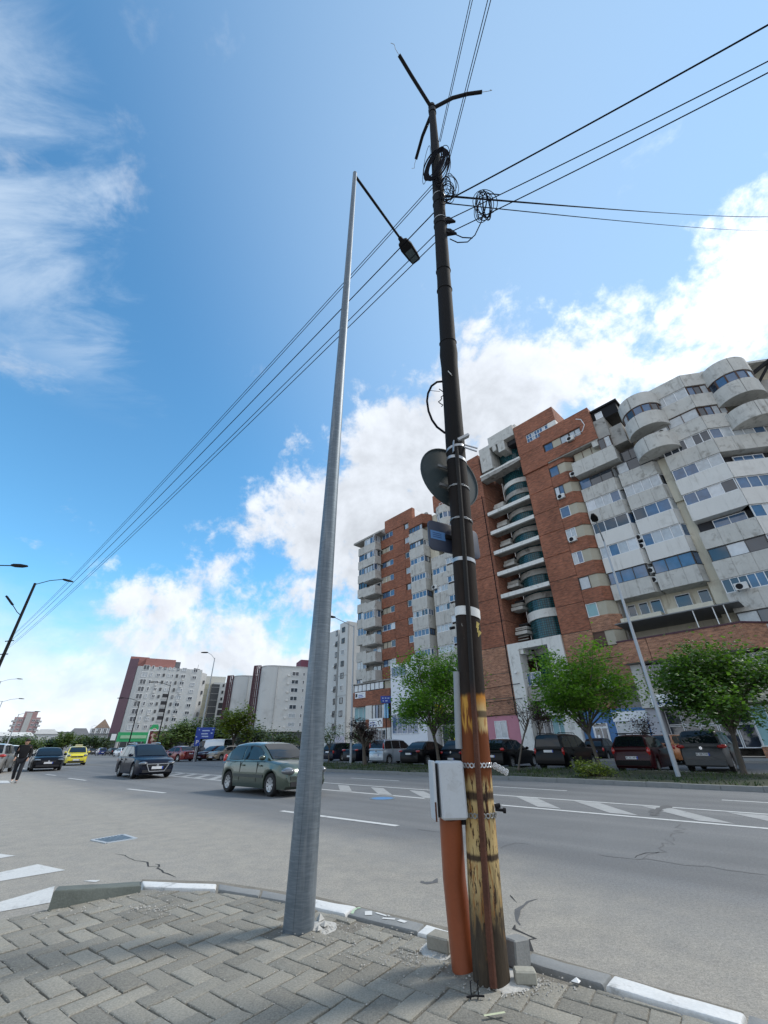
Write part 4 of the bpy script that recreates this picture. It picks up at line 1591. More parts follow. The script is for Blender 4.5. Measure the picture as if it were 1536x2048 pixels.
# arm of a nearer post standing outside the left edge
nb_ = wood_base + Vector((-math.cos(R(32)), math.sin(R(32)), 0)) * 29
nb_.z = 0
p_tip = UP(57, 1127, (nb_.x + 3, nb_.y))
pm_ = UP(-70, 1118, (p_tip.x - 1.7, p_tip.y))
lamp_post(Vector((p_tip.x - 2.2, p_tip.y - .4, 0)), p_tip.z - .1, (1, .18, 0), 1.5, 'lamp head reaching in from a post beyond the left edge', .1, .05, rise=.05)
# grey post by the parked cars
rb = G(1357, 1553, .16)
rt = UP(1212, 1081, rb)
lamp_post(rb, rt.z - rb.z + .1, (rb - rt).xy.to_3d() * 0 + Vector((-.55, -.83, 0)), 1.7, 'slim pale grey lamp post leaning over the verge between the parked cars', .085, .04, galv_dull, rise=.35)
# post behind the steel column
b4 = RD(-26, 23.0)
t4 = UP(592, 1236, (b4.x, b4.y))
lamp_post(Vector((b4.x + .0, b4.y, 0.1)), t4.z - .7, (-.8, -.6, 0), 1.9, 'lamp post mostly hidden behind the steel column with its head poking out left', .09, .05, galv_dull, rise=.5)
sb = G(391, 1521, .1)
stp = UP(433, 1316, sb)
lamp_post(sb, stp.z - .1, (-1, -.35, 0), .9, 'grey post rising past the blue direction sign', .10, .05, galv_dull, rise=.7, curved=True)
for (px, py, tx, ty, lab) in ((310, 1500, 341, 1370, 'dark lamp post in front of the billboard'), (262, 1492, 280, 1402, 'small dark lamp post at the corner of the leaning pale block'), (-8, 1500, 2, 1362, 'double lamp post at the left edge above the pink block'), (-30, 1498, 5, 1402, 'distant double lamp post at the left edge'), (22, 1490, 38, 1428, 'distant thin lamp post in front of the low pale houses')):
    rr_ = 70 if px > 200 else 95
    q = ray(px, 1500)
    az = math.atan2(q.x, q.y)
    b = Vector((math.sin(az) * rr_, math.cos(az) * rr_, 0))
    tpt = UP(tx, ty, b)
    lamp_post(Vector((tpt.x, tpt.y, 0)), tpt.z, (.9, .2, 0) if px < 200 else (-.9, -.2, 0), 2.2, lab, .1, .05, dark_metal if px > 200 else galv_dull, heads=2 if px < 0 else 1, curved=True, rise=.5, group='lamp posts further down the road')
# ================================================================== NEAR APARTMENT BLOCK (local frame: x along the facade, -y towards the road)
FN = Vector((.731, .682, 0)).normalized()
FD = Vector((FN.y, -FN.x, 0))
BO = FN * 41.1
BRZ = math.atan2(FD.y, FD.x)
ab = thing('apartment_block', 'tall red brick and grey concrete apartment block with teal stair tower', 'building', tuple(BO), BRZ)
CORNER = Matrix.Translation((-.45, 0, 0)) @ Matrix.Rotation(R(36), 4, 'Z')      # the wing past the corner turns away
_mesh_cache = {}
pane_count = [0]
b_r = random.Random(21)


def part(name, mb, m, M=None, smooth=None, parent=None, kind=None):
    o = obj(name, mb, m, parent or ab, M=M, smooth=smooth)
    if kind:
        o['kind'] = kind
    return o


def cached(key, fn):
    if key not in _mesh_cache:
        _mesh_cache[key] = fn()
    return _mesh_cache[key]


def frame_mesh(w, h, n, fm, f=.06):
    def mk():
        mb = MB()
        d = .05
        mb.box(-w / 2, w / 2, -d, d, -h / 2, -h / 2 + f)
        mb.box(-w / 2, w / 2, -d, d, h / 2 - f, h / 2)
        for i in range(n + 1):
            x = -w / 2 + (w - f) * i / n
            mb.box(x, x + f, -d + .004, d - .004, -h / 2 + f, h / 2 - f)
        return mb.mesh('window', fm)
    return cached(('f', round(w, 2), round(h, 2), n, fm.name), mk)


def pane_mesh(w, h, m):
    def mk():
        return MB().box(-w / 2, w / 2, -.008, .008, -h / 2, h / 2).mesh('pane', m)
    return cached(('p', round(w, 2), round(h, 2), m.name), mk)


def window(x0, x1, y, z0, z1, n=3, fm=None, M=None, parent=None, panes=None, glass=None, open_p=.0, joined=False, f=.06):
    """window band between x0..x1 and z0..z1 with its glass y metres in"""
    parent = parent or ab
    fm = fm or b_r.choice((frame_w, frame_w, frame_w, frame_d, frame_br))
    w, h = x1 - x0, z1 - z0
    loc = Matrix.Translation(((x0 + x1) / 2, y, (z0 + z1) / 2))
    o = link('window', frame_mesh(w, h, n, fm, f), parent, M=(M @ loc) if M is not None else loc)
    pw = (w - f) / n - f
    base = b_r.choice((glass_d, glass_b, glass_c, glass_b))
    mk = []
    for i in range(n):
        g = glass or (base if b_r.random() < .6 else b_r.choice((glass_d, glass_b, glass_c, glass_c, glass_w)))
        x = -w / 2 + f + (w - f) * i / n + pw / 2
        if joined:
            mk.append((x, g))
            continue
        link('pane', pane_mesh(pw, h - 2 * f, g), o, (x, .012, 0))
    if joined:
        mb = MB()
        gs = sorted({g.name for _, g in mk})
        for x, g in mk:
            mb.box(x - pw / 2, x + pw / 2, .004, .02, -h / 2 + f, h / 2 - f, gs.index(g.name))
        link('pane', mb.mesh('pane', [MATS[g] for g in gs]), o)
    return o


def balcony(x0, x1, yf, depth, z0, z1, n=3, m=None, M=None, panel_h=None, core=None):
    """solid parapet: core with n separate facing panels and a thin coping"""
    m = m or concrete
    core = core or m
    o = part('balcony', MB().box(x0 + .015, x1 - .015, yf + .03, yf + depth, z0 + .01, z1 - .01), core, M)
    w = (x1 - x0) / n
    me = cached(('panel', round(w, 2), round(z1 - z0, 2), m.name), lambda: MB().box(-w / 2 + .012, w / 2 - .012, 0, .05, -(z1 - z0) / 2, (z1 - z0) / 2).mesh('panel', m))
    for i in range(n):
        link('panel', me, o, (x0 + w * (i + .5), yf - .012, (z0 + z1) / 2))
    # returns at the two ends
    return o


# ---- solid masses
part('wall', MB().box(-50.4, -44.9, .35, 12, .2, 32.3), concrete_old)
part('wall', MB().box(-44.9, -33.2, .5, 12, .2, 31.2), cream)
part('wall', MB().box(-33.2, -29.9, 1.6, 12, .2, 30.5), concrete_old)
part('wall', MB().box(-24.3, -18.2, 5.4, 12, .2, 36), concrete_old)
part('wall', MB().box(-18.2, -12.5, 1.2, 12, .2, 34.2), concrete_old)
part('wall', MB().box(-12.5, -5.3, 2.3, 12, 3.6, 30.2), cream)
part('wall', MB().box(-5.35, -.5, 1.25, 12, 9.0, 31.2), cream)
part('wall', MB().box(-12.5, -.6, 3.2, 12, .2, 9.2), concrete_old)
part('wall', MB().box(0, 9, 1.2, 8, .2, 31.6), cream, CORNER)

# ---- left end: stacked bays and open balconies
for k in range(9):
    zb_ = 29.1 - 2.5 * k
    balcony(-50.4, -48.1, -.35, .9, zb_ + .6, zb_ + 2.0, 2)
    if k not in (3, 6):
        window(-50.3, -48.15, -.2, zb_ - .55, zb_ + .58, 3, frame_w if k % 2 else frame_d, joined=True)
    balcony(-47.9, -44.95, -1.25, 1.7, zb_, zb_ + 1.35, 3)
    if k in (0, 1, 2, 5):
        window(-47.8, -45.0, -1.1, zb_ + 1.36, zb_ + 2.48, 4, frame_w if k != 2 else frame_d)
        o = window(-1.5, -.1, 0, zb_ + 1.36, zb_ + 2.48, 2, frame_w, M=Matrix.Translation((-45.0, 0, 0)) @ Matrix.Rotation(R(90), 4, 'Z'), joined=True)
    else:
        window(-47.2, -45.4, .3, zb_ + .4, zb_ + 2.2, 2, frame_w if k % 2 else frame_d, joined=True)
    part('slab', MB().box(-47.9, -44.7, -1.1, .4, zb_ - .12, zb_ - .005), concrete_old)
part('roof_edge', MB().box(-50.6, -43.7, -1.3, 12, 31.65, 31.95).box(-45.9, -43.9, .2, 8, 31.95, 33.0), concrete_old)

# ---- left brick tower: one facing panel per storey with recessed joints
for k in range(9):
    zt = 31.75 - 2.5 * k
    part('brick_panel', MB().box(-42.05, -39.5, 0, .6, zt - 2.5 + .045, zt - .02), brick)
    part('brick_panel', MB().box(-44.9, -42.09, 0, .6, zt - 2.5 + .03, zt - .95), brick)
    part('brick_panel', MB().box(-39.46, -37.5, 0, .6, zt - 2.5 + .03, zt - .95), brick)
    window(-43.0, -42.1, .15, zt - .93, zt + .01, 1, frame_w)
    window(-44.8, -43.0, .2, zt - .93, zt + .01, 2, frame_d if k % 3 else frame_w, glass=beige if k % 2 else None)
    window(-39.4, -38.6, .15, zt - .93, zt + .01, 1, frame_w if k % 4 else frame_d)
    part('infill', MB().box(-38.6, -37.5, .12, .5, zt - .93, zt + .01), cream)
part('brick_panel', MB().box(-43.9, -37.5, -.03, .6, 31.80, 34.1), brick)
part('roof_room', MB().box(-43.8, -37.5, .6, 7, 31.2, 34.0), white_clad)
dish = part('satellite_dish', MB().lathe([(.02, 0), (.3, .04), (.55, .14), (.6, .2)], 16, 'y', off=(-35.8, 1.0, 32.3)), concrete_old, smooth=60)

# ---- grey stack D with side returns
for k in range(8):
    zb_ = 27.2 - 2.56 * k
    balcony(-37.55, -34.75, -1.0, 1.4, zb_ - 2.56 + .02, zb_ - .87, 3)
    window(-37.5, -34.8, -.9, zb_ - .85, zb_ - .02, 4 if k % 2 else 5, frame_w if k not in (0,) else frame_d)
    window(-.85, .15, 0, zb_ - .85, zb_ - .02, 2, frame_d if k % 2 else frame_w, M=Matrix.Translation((-34.8, 0, 0)) @ Matrix.Rotation(R(90), 4, 'Z'), joined=True)
    part('slab', MB().box(-37.5, -34.8, -.9, .5, zb_ - .02, zb_ + .03), concrete_old)
balcony(-37.55, -34.75, -1.0, 1.4, 27.25, 28.9, 3)
window(-37.5, -34.8, -.9, 28.92, 29.75, 5, frame_br)
part('brick_panel', MB().prism([(-37.5, -1.0), (-34.7, -1.0), (-33.9, .4), (-37.5, .4)], 29.8, 31.4), brick)
# ---- stack E
for k in range(6):
    zt = 22.2 - 2.58 * k
    balcony(-33.95, -31.3, -.5, 1.6, zt + .02, zt + 1.7, 3)
    window(-33.9, -31.35, -.4, zt - .86, zt, 4, frame_w)
    balcony(-31.25, -29.8, -.8, 1.6, zt + .75, zt + 2.2, 2)
    window(-31.2, -29.85, -.7, zt - .1, zt + .73, 2, frame_w)
# ---- round balcony stack C in front of the brick


def round_stack(cx, cy, r, levels, wins, m=concrete, M=None, n=20, a0=math.pi, a1=2 * math.pi):
    for z0, z1 in levels:
        mb = MB()
        mb.lathe([(r, z0), (r, z1), (r - .12, z1), (r - .12, z0 + .15), (.05, z0 + .15)], n, off=(cx, cy, 0), a0=a0, a1=a1)
        mb.lathe([(.05, z0), (r, z0)], n, off=(cx, cy, 0), a0=a0, a1=a1)
        o = part('round_balcony', mb, m, M, smooth=40)
        for k in (1,):
            a = a0 + (a1 - a0) * .42
            o2 = link('panel_joint', MB().box(-.012, .012, -.006, .006, z0, z1).mesh('panel_joint', crack_m), o)
            o2.matrix_local = Matrix.Translation((cx + math.cos(a) * r, cy + math.sin(a) * r, 0)) @ Matrix.Rotation(a + math.pi / 2, 4, 'Z')
    for z0, z1, fm in wins:
        nn = 7
        for i in range(nn):
            aa, ab_ = a0 + (a1 - a0) * i / nn, a0 + (a1 - a0) * (i + 1) / nn
            p, q = Vector((cx + math.cos(aa) * (r - .08), cy + math.sin(aa) * (r - .08), 0)), Vector((cx + math.cos(ab_) * (r - .08), cy + math.sin(ab_) * (r - .08), 0))
            d = (q - p)
            Mw = Matrix.Translation((p + q) / 2) @ Matrix.Rotation(math.atan2(d.y, d.x), 4, 'Z')
            if M is not None:
                Mw = M @ Mw
            window(-d.length / 2, d.length / 2, 0, z0, z1, 1, fm, M=Mw)


round_stack(-31.35, .9, 1.65, [(24.95, 27.1), (28.15, 29.25), (30.2, 31.4)], [(27.1, 28.15, frame_w), (29.25, 30.2, frame_w)])

# ---- stair tower walls in brick, one panel per storey
zk = [.2 + 3.4 if i == 0 else 10.6 + 2.75 * (i - 2.6) for i in range(0)]
levels = [10.6 + 2.75 * k for k in range(0, 10)]


def brick_column(x0, x1, y0, y1, z0, z1, zs):
    cuts = [z0] + [z for z in zs if z0 + .3 < z < z1 - .3] + [z1]
    for a, b in zip(cuts, cuts[1:]):
        part('brick_panel', MB().box(x0, x1, y0, y1, a + .032, b - .032), brick if a > 9 else brick_low)


zs_all = [3.75, 5.4, 7.85] + levels
brick_column(-29.7, -24.32, 0, 5.4, 3.75, 36.95, zs_all)
part('wall', MB().box(-29.6, -24.42, .14, 5.38, 3.75, 36.9), concrete_old)
brick_column(-18.18, -15.24, 0, 5.4, 3.75, 30.1, zs_all)
part('wall', MB().box(-18.08, -15.34, .14, 5.38, 3.75, 30.1), concrete_old)
part('brick_panel', MB().box(-32.9, -28.4, -.35, 1.0, 31.0, 33.8), brick)
window(-31.75, -31.1, -.33, 30.6, 32.0, 1, frame_w)
# top of the right-hand tower
for a, b in ((30.1, 33.0), (33.04, 34.35)):
    part('brick_panel', MB().box(-18.3, -15.1 if b < 34 else -16.95, -.2, 5.4, a, b), brick)
part('brick_panel', MB().box(-18.3, -12.85, -.2, 5.4, 35.65, 37.75), brick)
part('brick_panel', MB().box(-18.3, -16.9, -.2, 5.4, 34.38, 35.62), brick)
part('brick_panel', MB().box(-15.06, -12.85, -.19, 5.4, 33.04, 34.38), brick)
part('brick_panel', MB().box(-16.95, -15.1, -.19, 5.4, 33.04, 34.36), brick)
part('wall', MB().box(-18.2, -12.95, .1, 5.3, 34.2, 37.6), brick)
gw = window(-16.88, -13.95, -.05, 34.40, 35.60, 8, frame_w, f=.05)
link('glazing_bar', MB().box(-1.45, 1.45, -.06, .06, -.03, .03).mesh('glazing_bar', frame_w), gw)
part('infill', MB().box(-13.9, -12.87, -.17, 2, 34.42, 35.6), white_conc)
# overhanging brick box with its ribbon window
for x0, x1, a, b in ((-15.08, -9.1, 30.25, 31.72), (-15.08, -9.1, 32.85, 34.8), (-10.5, -9.1, 31.74, 32.83)):
    part('brick_panel', MB().box(x0, x1, -.28, 2.4, a, b), brick)
window(-15.0, -13.95, -.1, 31.76, 32.82, 1, frame_d)
part('infill', MB().box(-13.95, -12.95, -.12, .5, 31.76, 32.82), beige)
window(-12.95, -11.9, -.1, 31.76, 32.82, 1, frame_d)
window(-11.85, -10.55, -.1, 31.76, 32.82, 2, frame_d)
part('soffit', MB().box(-15.0, -9.15, -.2, 2.3, 30.12, 30.24), concrete_old)
part('bracket', MB().box(-9.9, -9.2, -.2, 1.6, 29.4, 30.1), concrete)

# ---- window column with chamfered brick spandrels
for k in range(8):
    t0 = 10.27 + 2.75 * k
    part('brick_panel', MB().prism([(-15.2, 0), (-13.3, 0), (-12.55, .85), (-12.55, 1.3), (-15.2, 1.3)], t0 + .02, t0 + 1.43), brick if k > 0 else brick_low)
    part('infill', MB().prism([(-14.15, .1), (-13.33, .1), (-12.66, .88), (-12.66, 1.3), (-14.15, 1.3)], t0 - 1.3, t0), beige)
    g = {0: brown_blind, 1: blind_teal}.get(k)
    window(-15.2, -14.15, .1, t0 - 1.3, t0, 2 if k in (3, 4, 6) else 1, (frame_br, frame_w, frame_d, frame_w, frame_w, frame_w, frame_d, frame_d)[k], glass=g)
brick_column(-15.2, -12.8, -.01, 1.3, 5.4, 8.9, [7.85])

# ---- stair recess: beams, landings, glass block drum, stubs
for k in range(2, 7):
    z = 10.6 + 2.75 * k
    part('beam', MB().box(-24.25, -18.25, -.03, .3, z - .24, z + .22), white_conc)
    part('landing', MB().box(-24.3, -18.2, .32, 1.5, z - .12, z + .1), concrete_old)
broken = MB()
for i in range(14):
    x = -24.2 + i * .43
    broken.box(x, x + .43, -.35 + b_r.uniform(-.04, .04), 1.0, 32.2 + .02 * i + b_r.uniform(-.12, .0), 32.75 + .01 * i)
part('broken_beam', broken, concrete_old)
part('beam', MB().box(-24.25, -18.25, -.40, -.34, 32.7, 32.95), white_conc)


def drum(cx, cy, r, z0, z1, name='glass_drum', m=None, n=32):
    me = bpy.data.meshes.new(name)
    vs, fs = [], []
    for j, z in enumerate((z0, z1)):
        for k in range(n + 1):
            a = math.pi + math.pi * k / n
            vs.append((cx + math.cos(a) * r, cy + math.sin(a) * r, z))
    for k in range(n):
        fs.append((k, k + 1, n + 2 + k, n + 1 + k))
    me.from_pydata(vs, [], fs)
    me.materials.append(m or glass_block)
    uvl = me.uv_layers.new(name='UVMap')
    for p in me.polygons:
        for li, vi in zip(p.loop_indices, p.vertices):
            k = vi % (n + 1)
            uvl.data[li].uv = (math.pi * r * k / n, z0 if vi < n + 1 else z1)
        p.use_smooth = True
    return link(name, me, ab)


DX, DY, DR = -20.55, 3.6, 2.3
drum(DX, DY, DR, 3, 37.0)
for z0, z1, m in [(13.05, 13.95, white_conc), (33.6, 34.25, white_conc), (30.55, 31.2, white_conc)] + [(10.6 + 2.75 * k - .95, 10.6 + 2.75 * k - .3, concrete_old) for k in range(2, 8)] + [(9.4, 10.2, concrete_old), (5.6, 6.4, white_conc)]:
    part('drum_ring', MB().lathe([(DR - .05, z0), (DR + .14, z0), (DR + .14, z1), (DR - .05, z1)], 32, off=(DX, DY, 0), a0=math.pi, a1=2 * math.pi), m, smooth=40)
for k in range(0, 8):
    z = 10.6 + 2.75 * k
    part('stair_flight', MB().box(-24.2, -22.75, 1.9, 3.4, z - .95, z - .62), concrete)
    part('stair_flight', MB().box(-24.1, -22.6, 1.5, 3.0, z - 1.5, z - 1.15), concrete)
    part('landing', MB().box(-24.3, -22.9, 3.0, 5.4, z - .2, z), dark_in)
rl = MB()
for k in range(6):
    rl.box(-24.1, -22.8, 1.9, 2.0, 11.0 + .3 * k, 11.1 + .3 * k)
part('louvre', rl, concrete_old, kind='stuff')
# concrete crown above the stairs
part('crown', MB().box(-23.9, -22.2, -.25, 4, 33.4, 37.3), concrete)
part('crown', MB().box(-22.2, -18.35, -.3, 5, 36.7, 38.4), concrete)
part('crown', MB().box(-21.75, -21.2, -.28, 3, 35.8, 36.7), concrete)
part('crown', MB().box(-20.9, -19.9, -.28, 3, 35.2, 36.7), concrete)
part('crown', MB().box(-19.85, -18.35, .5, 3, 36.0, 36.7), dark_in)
part('crown', MB().box(-22.0, -18.4, .8, 6, 38.4, 39.2), concrete)

# ---- white entrance frame and stair entrance
part('entrance_frame', MB().box(-24.38, -23.05, -.25, 1.2, .2, 10.62), white_conc)
part('entrance_frame', MB().box(-19.8, -18.22, -.25, 1.2, .2, 10.62), white_conc)
part('entrance_frame', MB().box(-23.05, -19.8, -.24, 1.19, 9.95, 10.61), white_conc)
part('entrance_step', MB().box(-23.05, -22.6, -.1, 1.0, 9.45, 9.95), white_conc)
part('balcony', MB().box(-23.0, -19.85, .1, 2.2, 4.9, 6.2), concrete_old)
window(-23.0, -21.4, .4, 6.3, 7.6, 3, frame_w)
window(-22.9, -21.4, .5, .4, 3.2, 2, frame_w, glass=glass_d)
window(-21.3, -19.9, .5, .4, 3.4, 2, frame_w, glass=blind_teal)
part('canopy', MB().box(-21.6, -19.9, -.6, .6, 3.5, 4.6), white_conc)

# ---- grey stacks A and B
for k in range(5):
    z0 = 12.87 + 2.75 * k
    mm = concrete if k in (0, 4, 3) else concrete_clean
    for (x0, x1, st) in ((-12.6, -9.1, 'A'), (-8.66, -5.4, 'B')):
        m_ = mm if st == 'A' else (concrete if k in (0, 3, 4) else concrete_clean)
        nP = 3 if m_ is concrete else 1
        balcony(x0, x1, .5, 1.9, z0, z0 + 1.5, nP, m_)
        # splayed right-hand return
        part('balcony_return', MB().prism([(x1, .53), (x1 + .3, 1.0), (x1 + .3, 2.4), (x1, 2.4)], z0 + .02, z0 + 1.48), m_)
        fm = frame_d if (k in (0,) or (k == 4)) else frame_w
        window(x0 + .05, x1 - .03, .62, z0 + 1.51, z0 + 2.74, 4 if k % 2 else 3, fm)
        wp = Matrix.Translation((x1 - .02, .62, 0)) @ Matrix.Rotation(R(62), 4, 'Z')
        window(0, .85, 0, z0 + 1.51, z0 + 2.74, 1, fm, M=wp)
    part('slab', MB().box(-12.6, -5.4, .7, 2.3, z0 + 2.66, z0 + 2.74), concrete_old)
# tall concrete balcony under the brick overhang, stained wall and roof room
balcony(-12.5, -7.95, -.35, 2.4, 26.8, 28.55, 4, concrete)
window(-12.3, -9.3, .5, 28.6, 30.1, 3, frame_br, glass=beige)
window(-9.25, -8.0, -.2, 28.6, 30.0, 2, frame_br)
part('wall', MB().box(-9.1, -7.9, -.1, 2.4, 30.0, 32.6), concrete_old)
part('wall', MB().box(-8.0, -6.6, .1, 2.4, 28.6, 31.0), concrete_old)
part('roof_room', MB().box(-9.3, -6.4, .2, 3.5, 32.6, 34.0), dark_metal)
window(-8.7, -7.95, .1, 32.75, 33.6, 1, frame_w)
window(-7.9, -5.4, .9, 26.7, 28.0, 3, frame_d)
part('roof_edge', MB().box(-9.5, -6.2, .0, 4, 34.0, 34.25), dark_metal)

# ---- round stack A
round_stack(-4.6, .25, 1.85, [(25.35, 27.0), (28.15, 29.75), (30.75, 32.25)], [(29.75, 30.75, frame_br)])
part('wall', MB().box(-6.0, -4.4, .9, 2, 25.5, 31.5), concrete_old)
part('column', MB().box(-5.1, -4.45, 1.0, 1.6, 20.6, 25.6), cream)

# ---- stack C up to the corner, and the wing beyond it
for k in range(8):
    z0 = 12.5 + 2.7 * k
    mm = concrete_clean if k in (2, 3) else concrete
    balcony(-4.35, -.45, 0, 1.2, z0, z0 + 1.55, 3 if mm is concrete else 1, mm)
    if k == 7:
        continue
    if k == 1:
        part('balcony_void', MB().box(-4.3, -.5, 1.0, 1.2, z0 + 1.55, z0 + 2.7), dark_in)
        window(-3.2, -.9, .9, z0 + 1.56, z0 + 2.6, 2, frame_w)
    else:
        window(-4.3, -.5, .12, z0 + 1.56, z0 + 2.69, (3, 3, 4, 4, 6, 3, 4)[k], (frame_d, frame_w, frame_w, frame_w, frame_w, frame_br, frame_w)[k])
for z0, n_ in ((9.8, 2), (7.1, 2)):
    balcony(-4.35, -.45, 0, 1.2, z0, z0 + 1.55, n_, concrete)
window(-4.3, -.5, .12, 11.36, 12.49, 7, frame_w)
window(-4.3, -.5, .12, 8.66, 9.79, 3, frame_d)
# wing
for k in range(8):
    z0 = 12.5 + 2.7 * k
    x1 = 2.15 if k >= 5 else 4.4
    mm = concrete_clean if k in (2, 3, 1) else concrete
    balcony(0.01, x1, 0, 1.2, z0 + .0, z0 + 1.55, 3 if mm is concrete and x1 > 3 else 1, mm, M=CORNER)
    if k == 7:
        continue
    if k == 3:
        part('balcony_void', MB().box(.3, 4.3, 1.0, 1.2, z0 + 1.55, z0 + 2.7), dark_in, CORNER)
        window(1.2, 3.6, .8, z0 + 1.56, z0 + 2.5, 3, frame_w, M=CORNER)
    else:
        window(.1, x1 + (.3 if k >= 5 else 0), .15, z0 + 1.56, z0 + 2.69, 4 if x1 < 3 else 5, (frame_w, frame_w, frame_w, frame_w, frame_w, frame_br, frame_br)[k], M=CORNER)
for z0 in (9.8, 7.1):
    balcony(0.01, 4.4, 0, 1.2, z0, z0 + 1.55, 3, concrete, M=CORNER)
    window(.1, 4.3, .15, z0 + 1.56, z0 + 2.69, 4, frame_d, M=CORNER)
round_stack(3.75, .1, 1.9, [(25.5, 27.1), (28.25, 29.85), (30.9, 32.6)], [(29.85, 30.9, frame_br)], M=CORNER)
part('balcony', MB().box(2.0, 3.0, .0, 1.2, 31.45, 33.05), concrete, CORNER)
part('roof_truss', MB().obox((5.2, 0, 31.2), (7.5, -.6, 32.6), .3, .3).obox((5.2, 0, 29.5), (7.5, -.4, 32.4), .25, .25), dark_metal, CORNER, kind='stuff')
part('roof_edge', MB().box(5.0, 9, -.6, 4, 32.6, 32.85), concrete, CORNER)
part('wall', MB().box(4.4, 9, .2, 3, .2, 31), concrete_old, CORNER)

# ---- low balcony, awning, brick terrace
part('balcony', MB().box(-12.55, -9.2, .3, 1.6, 10.35, 11.1), cream)
part('balcony', MB().box(-8.7, -5.4, .3, 1.6, 10.35, 11.1), cream)
for x0, x1 in ((-12.2, -11.5), (-11.2, -10.4), (-10.2, -9.3), (-8.2, -7.0), (-6.4, -5.6)):
    window(x0, x1, 2.2, 11.1, 12.6, 1, frame_w, glass=glass_d)
aw = part('awning', MB().prism([(-12.4, -2.1), (-3.6, -2.1), (-3.6, 2.3), (-12.4, 2.3)], 10.12, 10.2), mat('awning_sheet', (.20, .205, .21), .7, var=.1))
for x in (-6.6, -5.3, -4.6):
    part('awning_post', MB().box(x, x + .06, -2.0, -1.94, 8.8, 10.12), white_paint)
part('terrace_slab', MB().box(-12.75, -4.1, -1.5, 3.2, 6.95, 7.1), concrete_old)
part('brick_panel', MB().box(-12.8, -10.55, -1.62, -1.35, 6.98, 8.72), brick_low)
part('brick_panel', MB().box(-10.5, -4.1, -1.62, -1.35, 6.98, 8.72), brick_low)
part('brick_panel', MB().prism([(-4.1, -1.62), (-2.4, .6), (-2.65, .7), (-4.25, -1.3)], 6.98, 8.72), brick_low)
cop = mat('dark_coping', (.06, .015, .03), .5)
part('coping', MB().box(-12.85, -4.05, -1.68, -1.3, 8.72, 8.84).prism([(-4.05, -1.68), (-2.3, .6), (-2.7, .75), (-4.3, -1.3)], 8.722, 8.838), cop)
window(-11.5, -9.5, 2.2, 7.15, 9.0, 2, frame_d)
window(-7.2, -5.5, 2.2, 7.3, 9.0, 2, frame_d)
part('drain_pipe', MB().tube([(-1.7, -1.3, 6.9), (-1.7, -1.3, 8.8), (-1.6, -1.0, 9.4)], .35, 12), concrete_old, smooth=50)
# first-floor shop windows, sign, ground-floor shops
part('spandrel', MB().box(-12.55, -11.75, -.9, 3, 3.6, 6.9), concrete)
for i in range(4):
    window(-12.45 + 2.4 * i, -10.15 + 2.4 * i, -.3, 5.05, 5.95, 2, frame_w, glass=glass_d)
    window(-12.45 + 2.4 * i, -10.15 + 2.4 * i, -.3, 5.99, 6.8, 1 if i else 2, frame_w, glass=glass_d)
part('wall', MB().box(-12.6, -.6, .2, 3.2, 3.55, 5.0), concrete)
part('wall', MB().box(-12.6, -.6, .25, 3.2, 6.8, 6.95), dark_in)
part('spandrel', MB().box(-12.6, -3.0, -.85, .3, 3.6, 5.0), beige)
sg = part('shop_sign', MB().box(-11.7, -8.9, -1.05, -.88, 3.62, 4.5), signwhite)
for i, (x, w, c_) in enumerate(((-11.5, .5, signblue), (-10.8, 1.2, grey_pl), (-10.8, .9, signblue))):
    link('sign_print', MB().box(x, x + w, -1.056, -1.05, 3.8 + .22 * (i % 2), 3.93 + .22 * (i % 2)).mesh('sign_print', c_), sg)
part('wall', MB().box(-12.5, -11.6, -.6, 3, .2, 3.6), mat('grey_shop_wall', (.42, .42, .45), .85, var=.1))
for i in range(5):
    x0 = -11.5 + i * 1.1
    window(x0, x0 + 1.05, .6, .75 if i != 2 else .25, 2.3, 1, frame_w, glass=glass_d)
    window(x0, x0 + 1.05, .6, 2.34, 3.4, 1, frame_w, glass=glass_d)
part('door_notice', MB().box(-9.0, -8.6, .5, .52, 1.5, 1.9), yellow_sign)
for i in range(7):
    x0 = -6.0 + i * 1.0
    window(x0, x0 + .96, .3, .85, 3.4, 1, frame_w, glass=blind_teal)
part('plinth', MB().box(-6.1, 1.5, .1, 1.2, .1, .83), brick_low)
part('sill', MB().box(-6.1, 1.5, .02, .4, .83, .9), white_conc)
# blue-tiled shop with the white door
part('wall', MB().box(-18.2, -12.5, .05, 1.2, .2, 3.75), blue_tile)
dr = part('door', MB().box(-17.3, -16.0, -.04, .1, .25, 2.7), frame_w)
for x0, x1 in ((-17.12, -16.6), (-16.5, -16.15)):
    link('door_glass', MB().box(x0, x1, -.06, -.03, 1.15, 2.3).mesh('door_glass', glass_d), dr)
link('door_notice', MB().box(-17.0, -16.8, -.07, -.061, 1.5, 1.8).mesh('door_notice', signwhite), dr)
link('door_light', MB().box(-17.2, -16.1, -.05, -.03, 2.45, 2.65).mesh('door_light', glass_d), dr)
window(-15.3, -12.8, -.02, .5, 2.7, 2, frame_w, glass=glass_c)
part('fascia', MB().box(-15.4, -12.6, -.06, .1, 2.75, 3.5), signwhite)
part('box_sign', MB().box(-15.4, -14.5, -.35, .0, 5.4, 6.3), signwhite)
part('wall', MB().box(-19.75, -18.25, -.35, .6, .2, 3.6), white_conc)
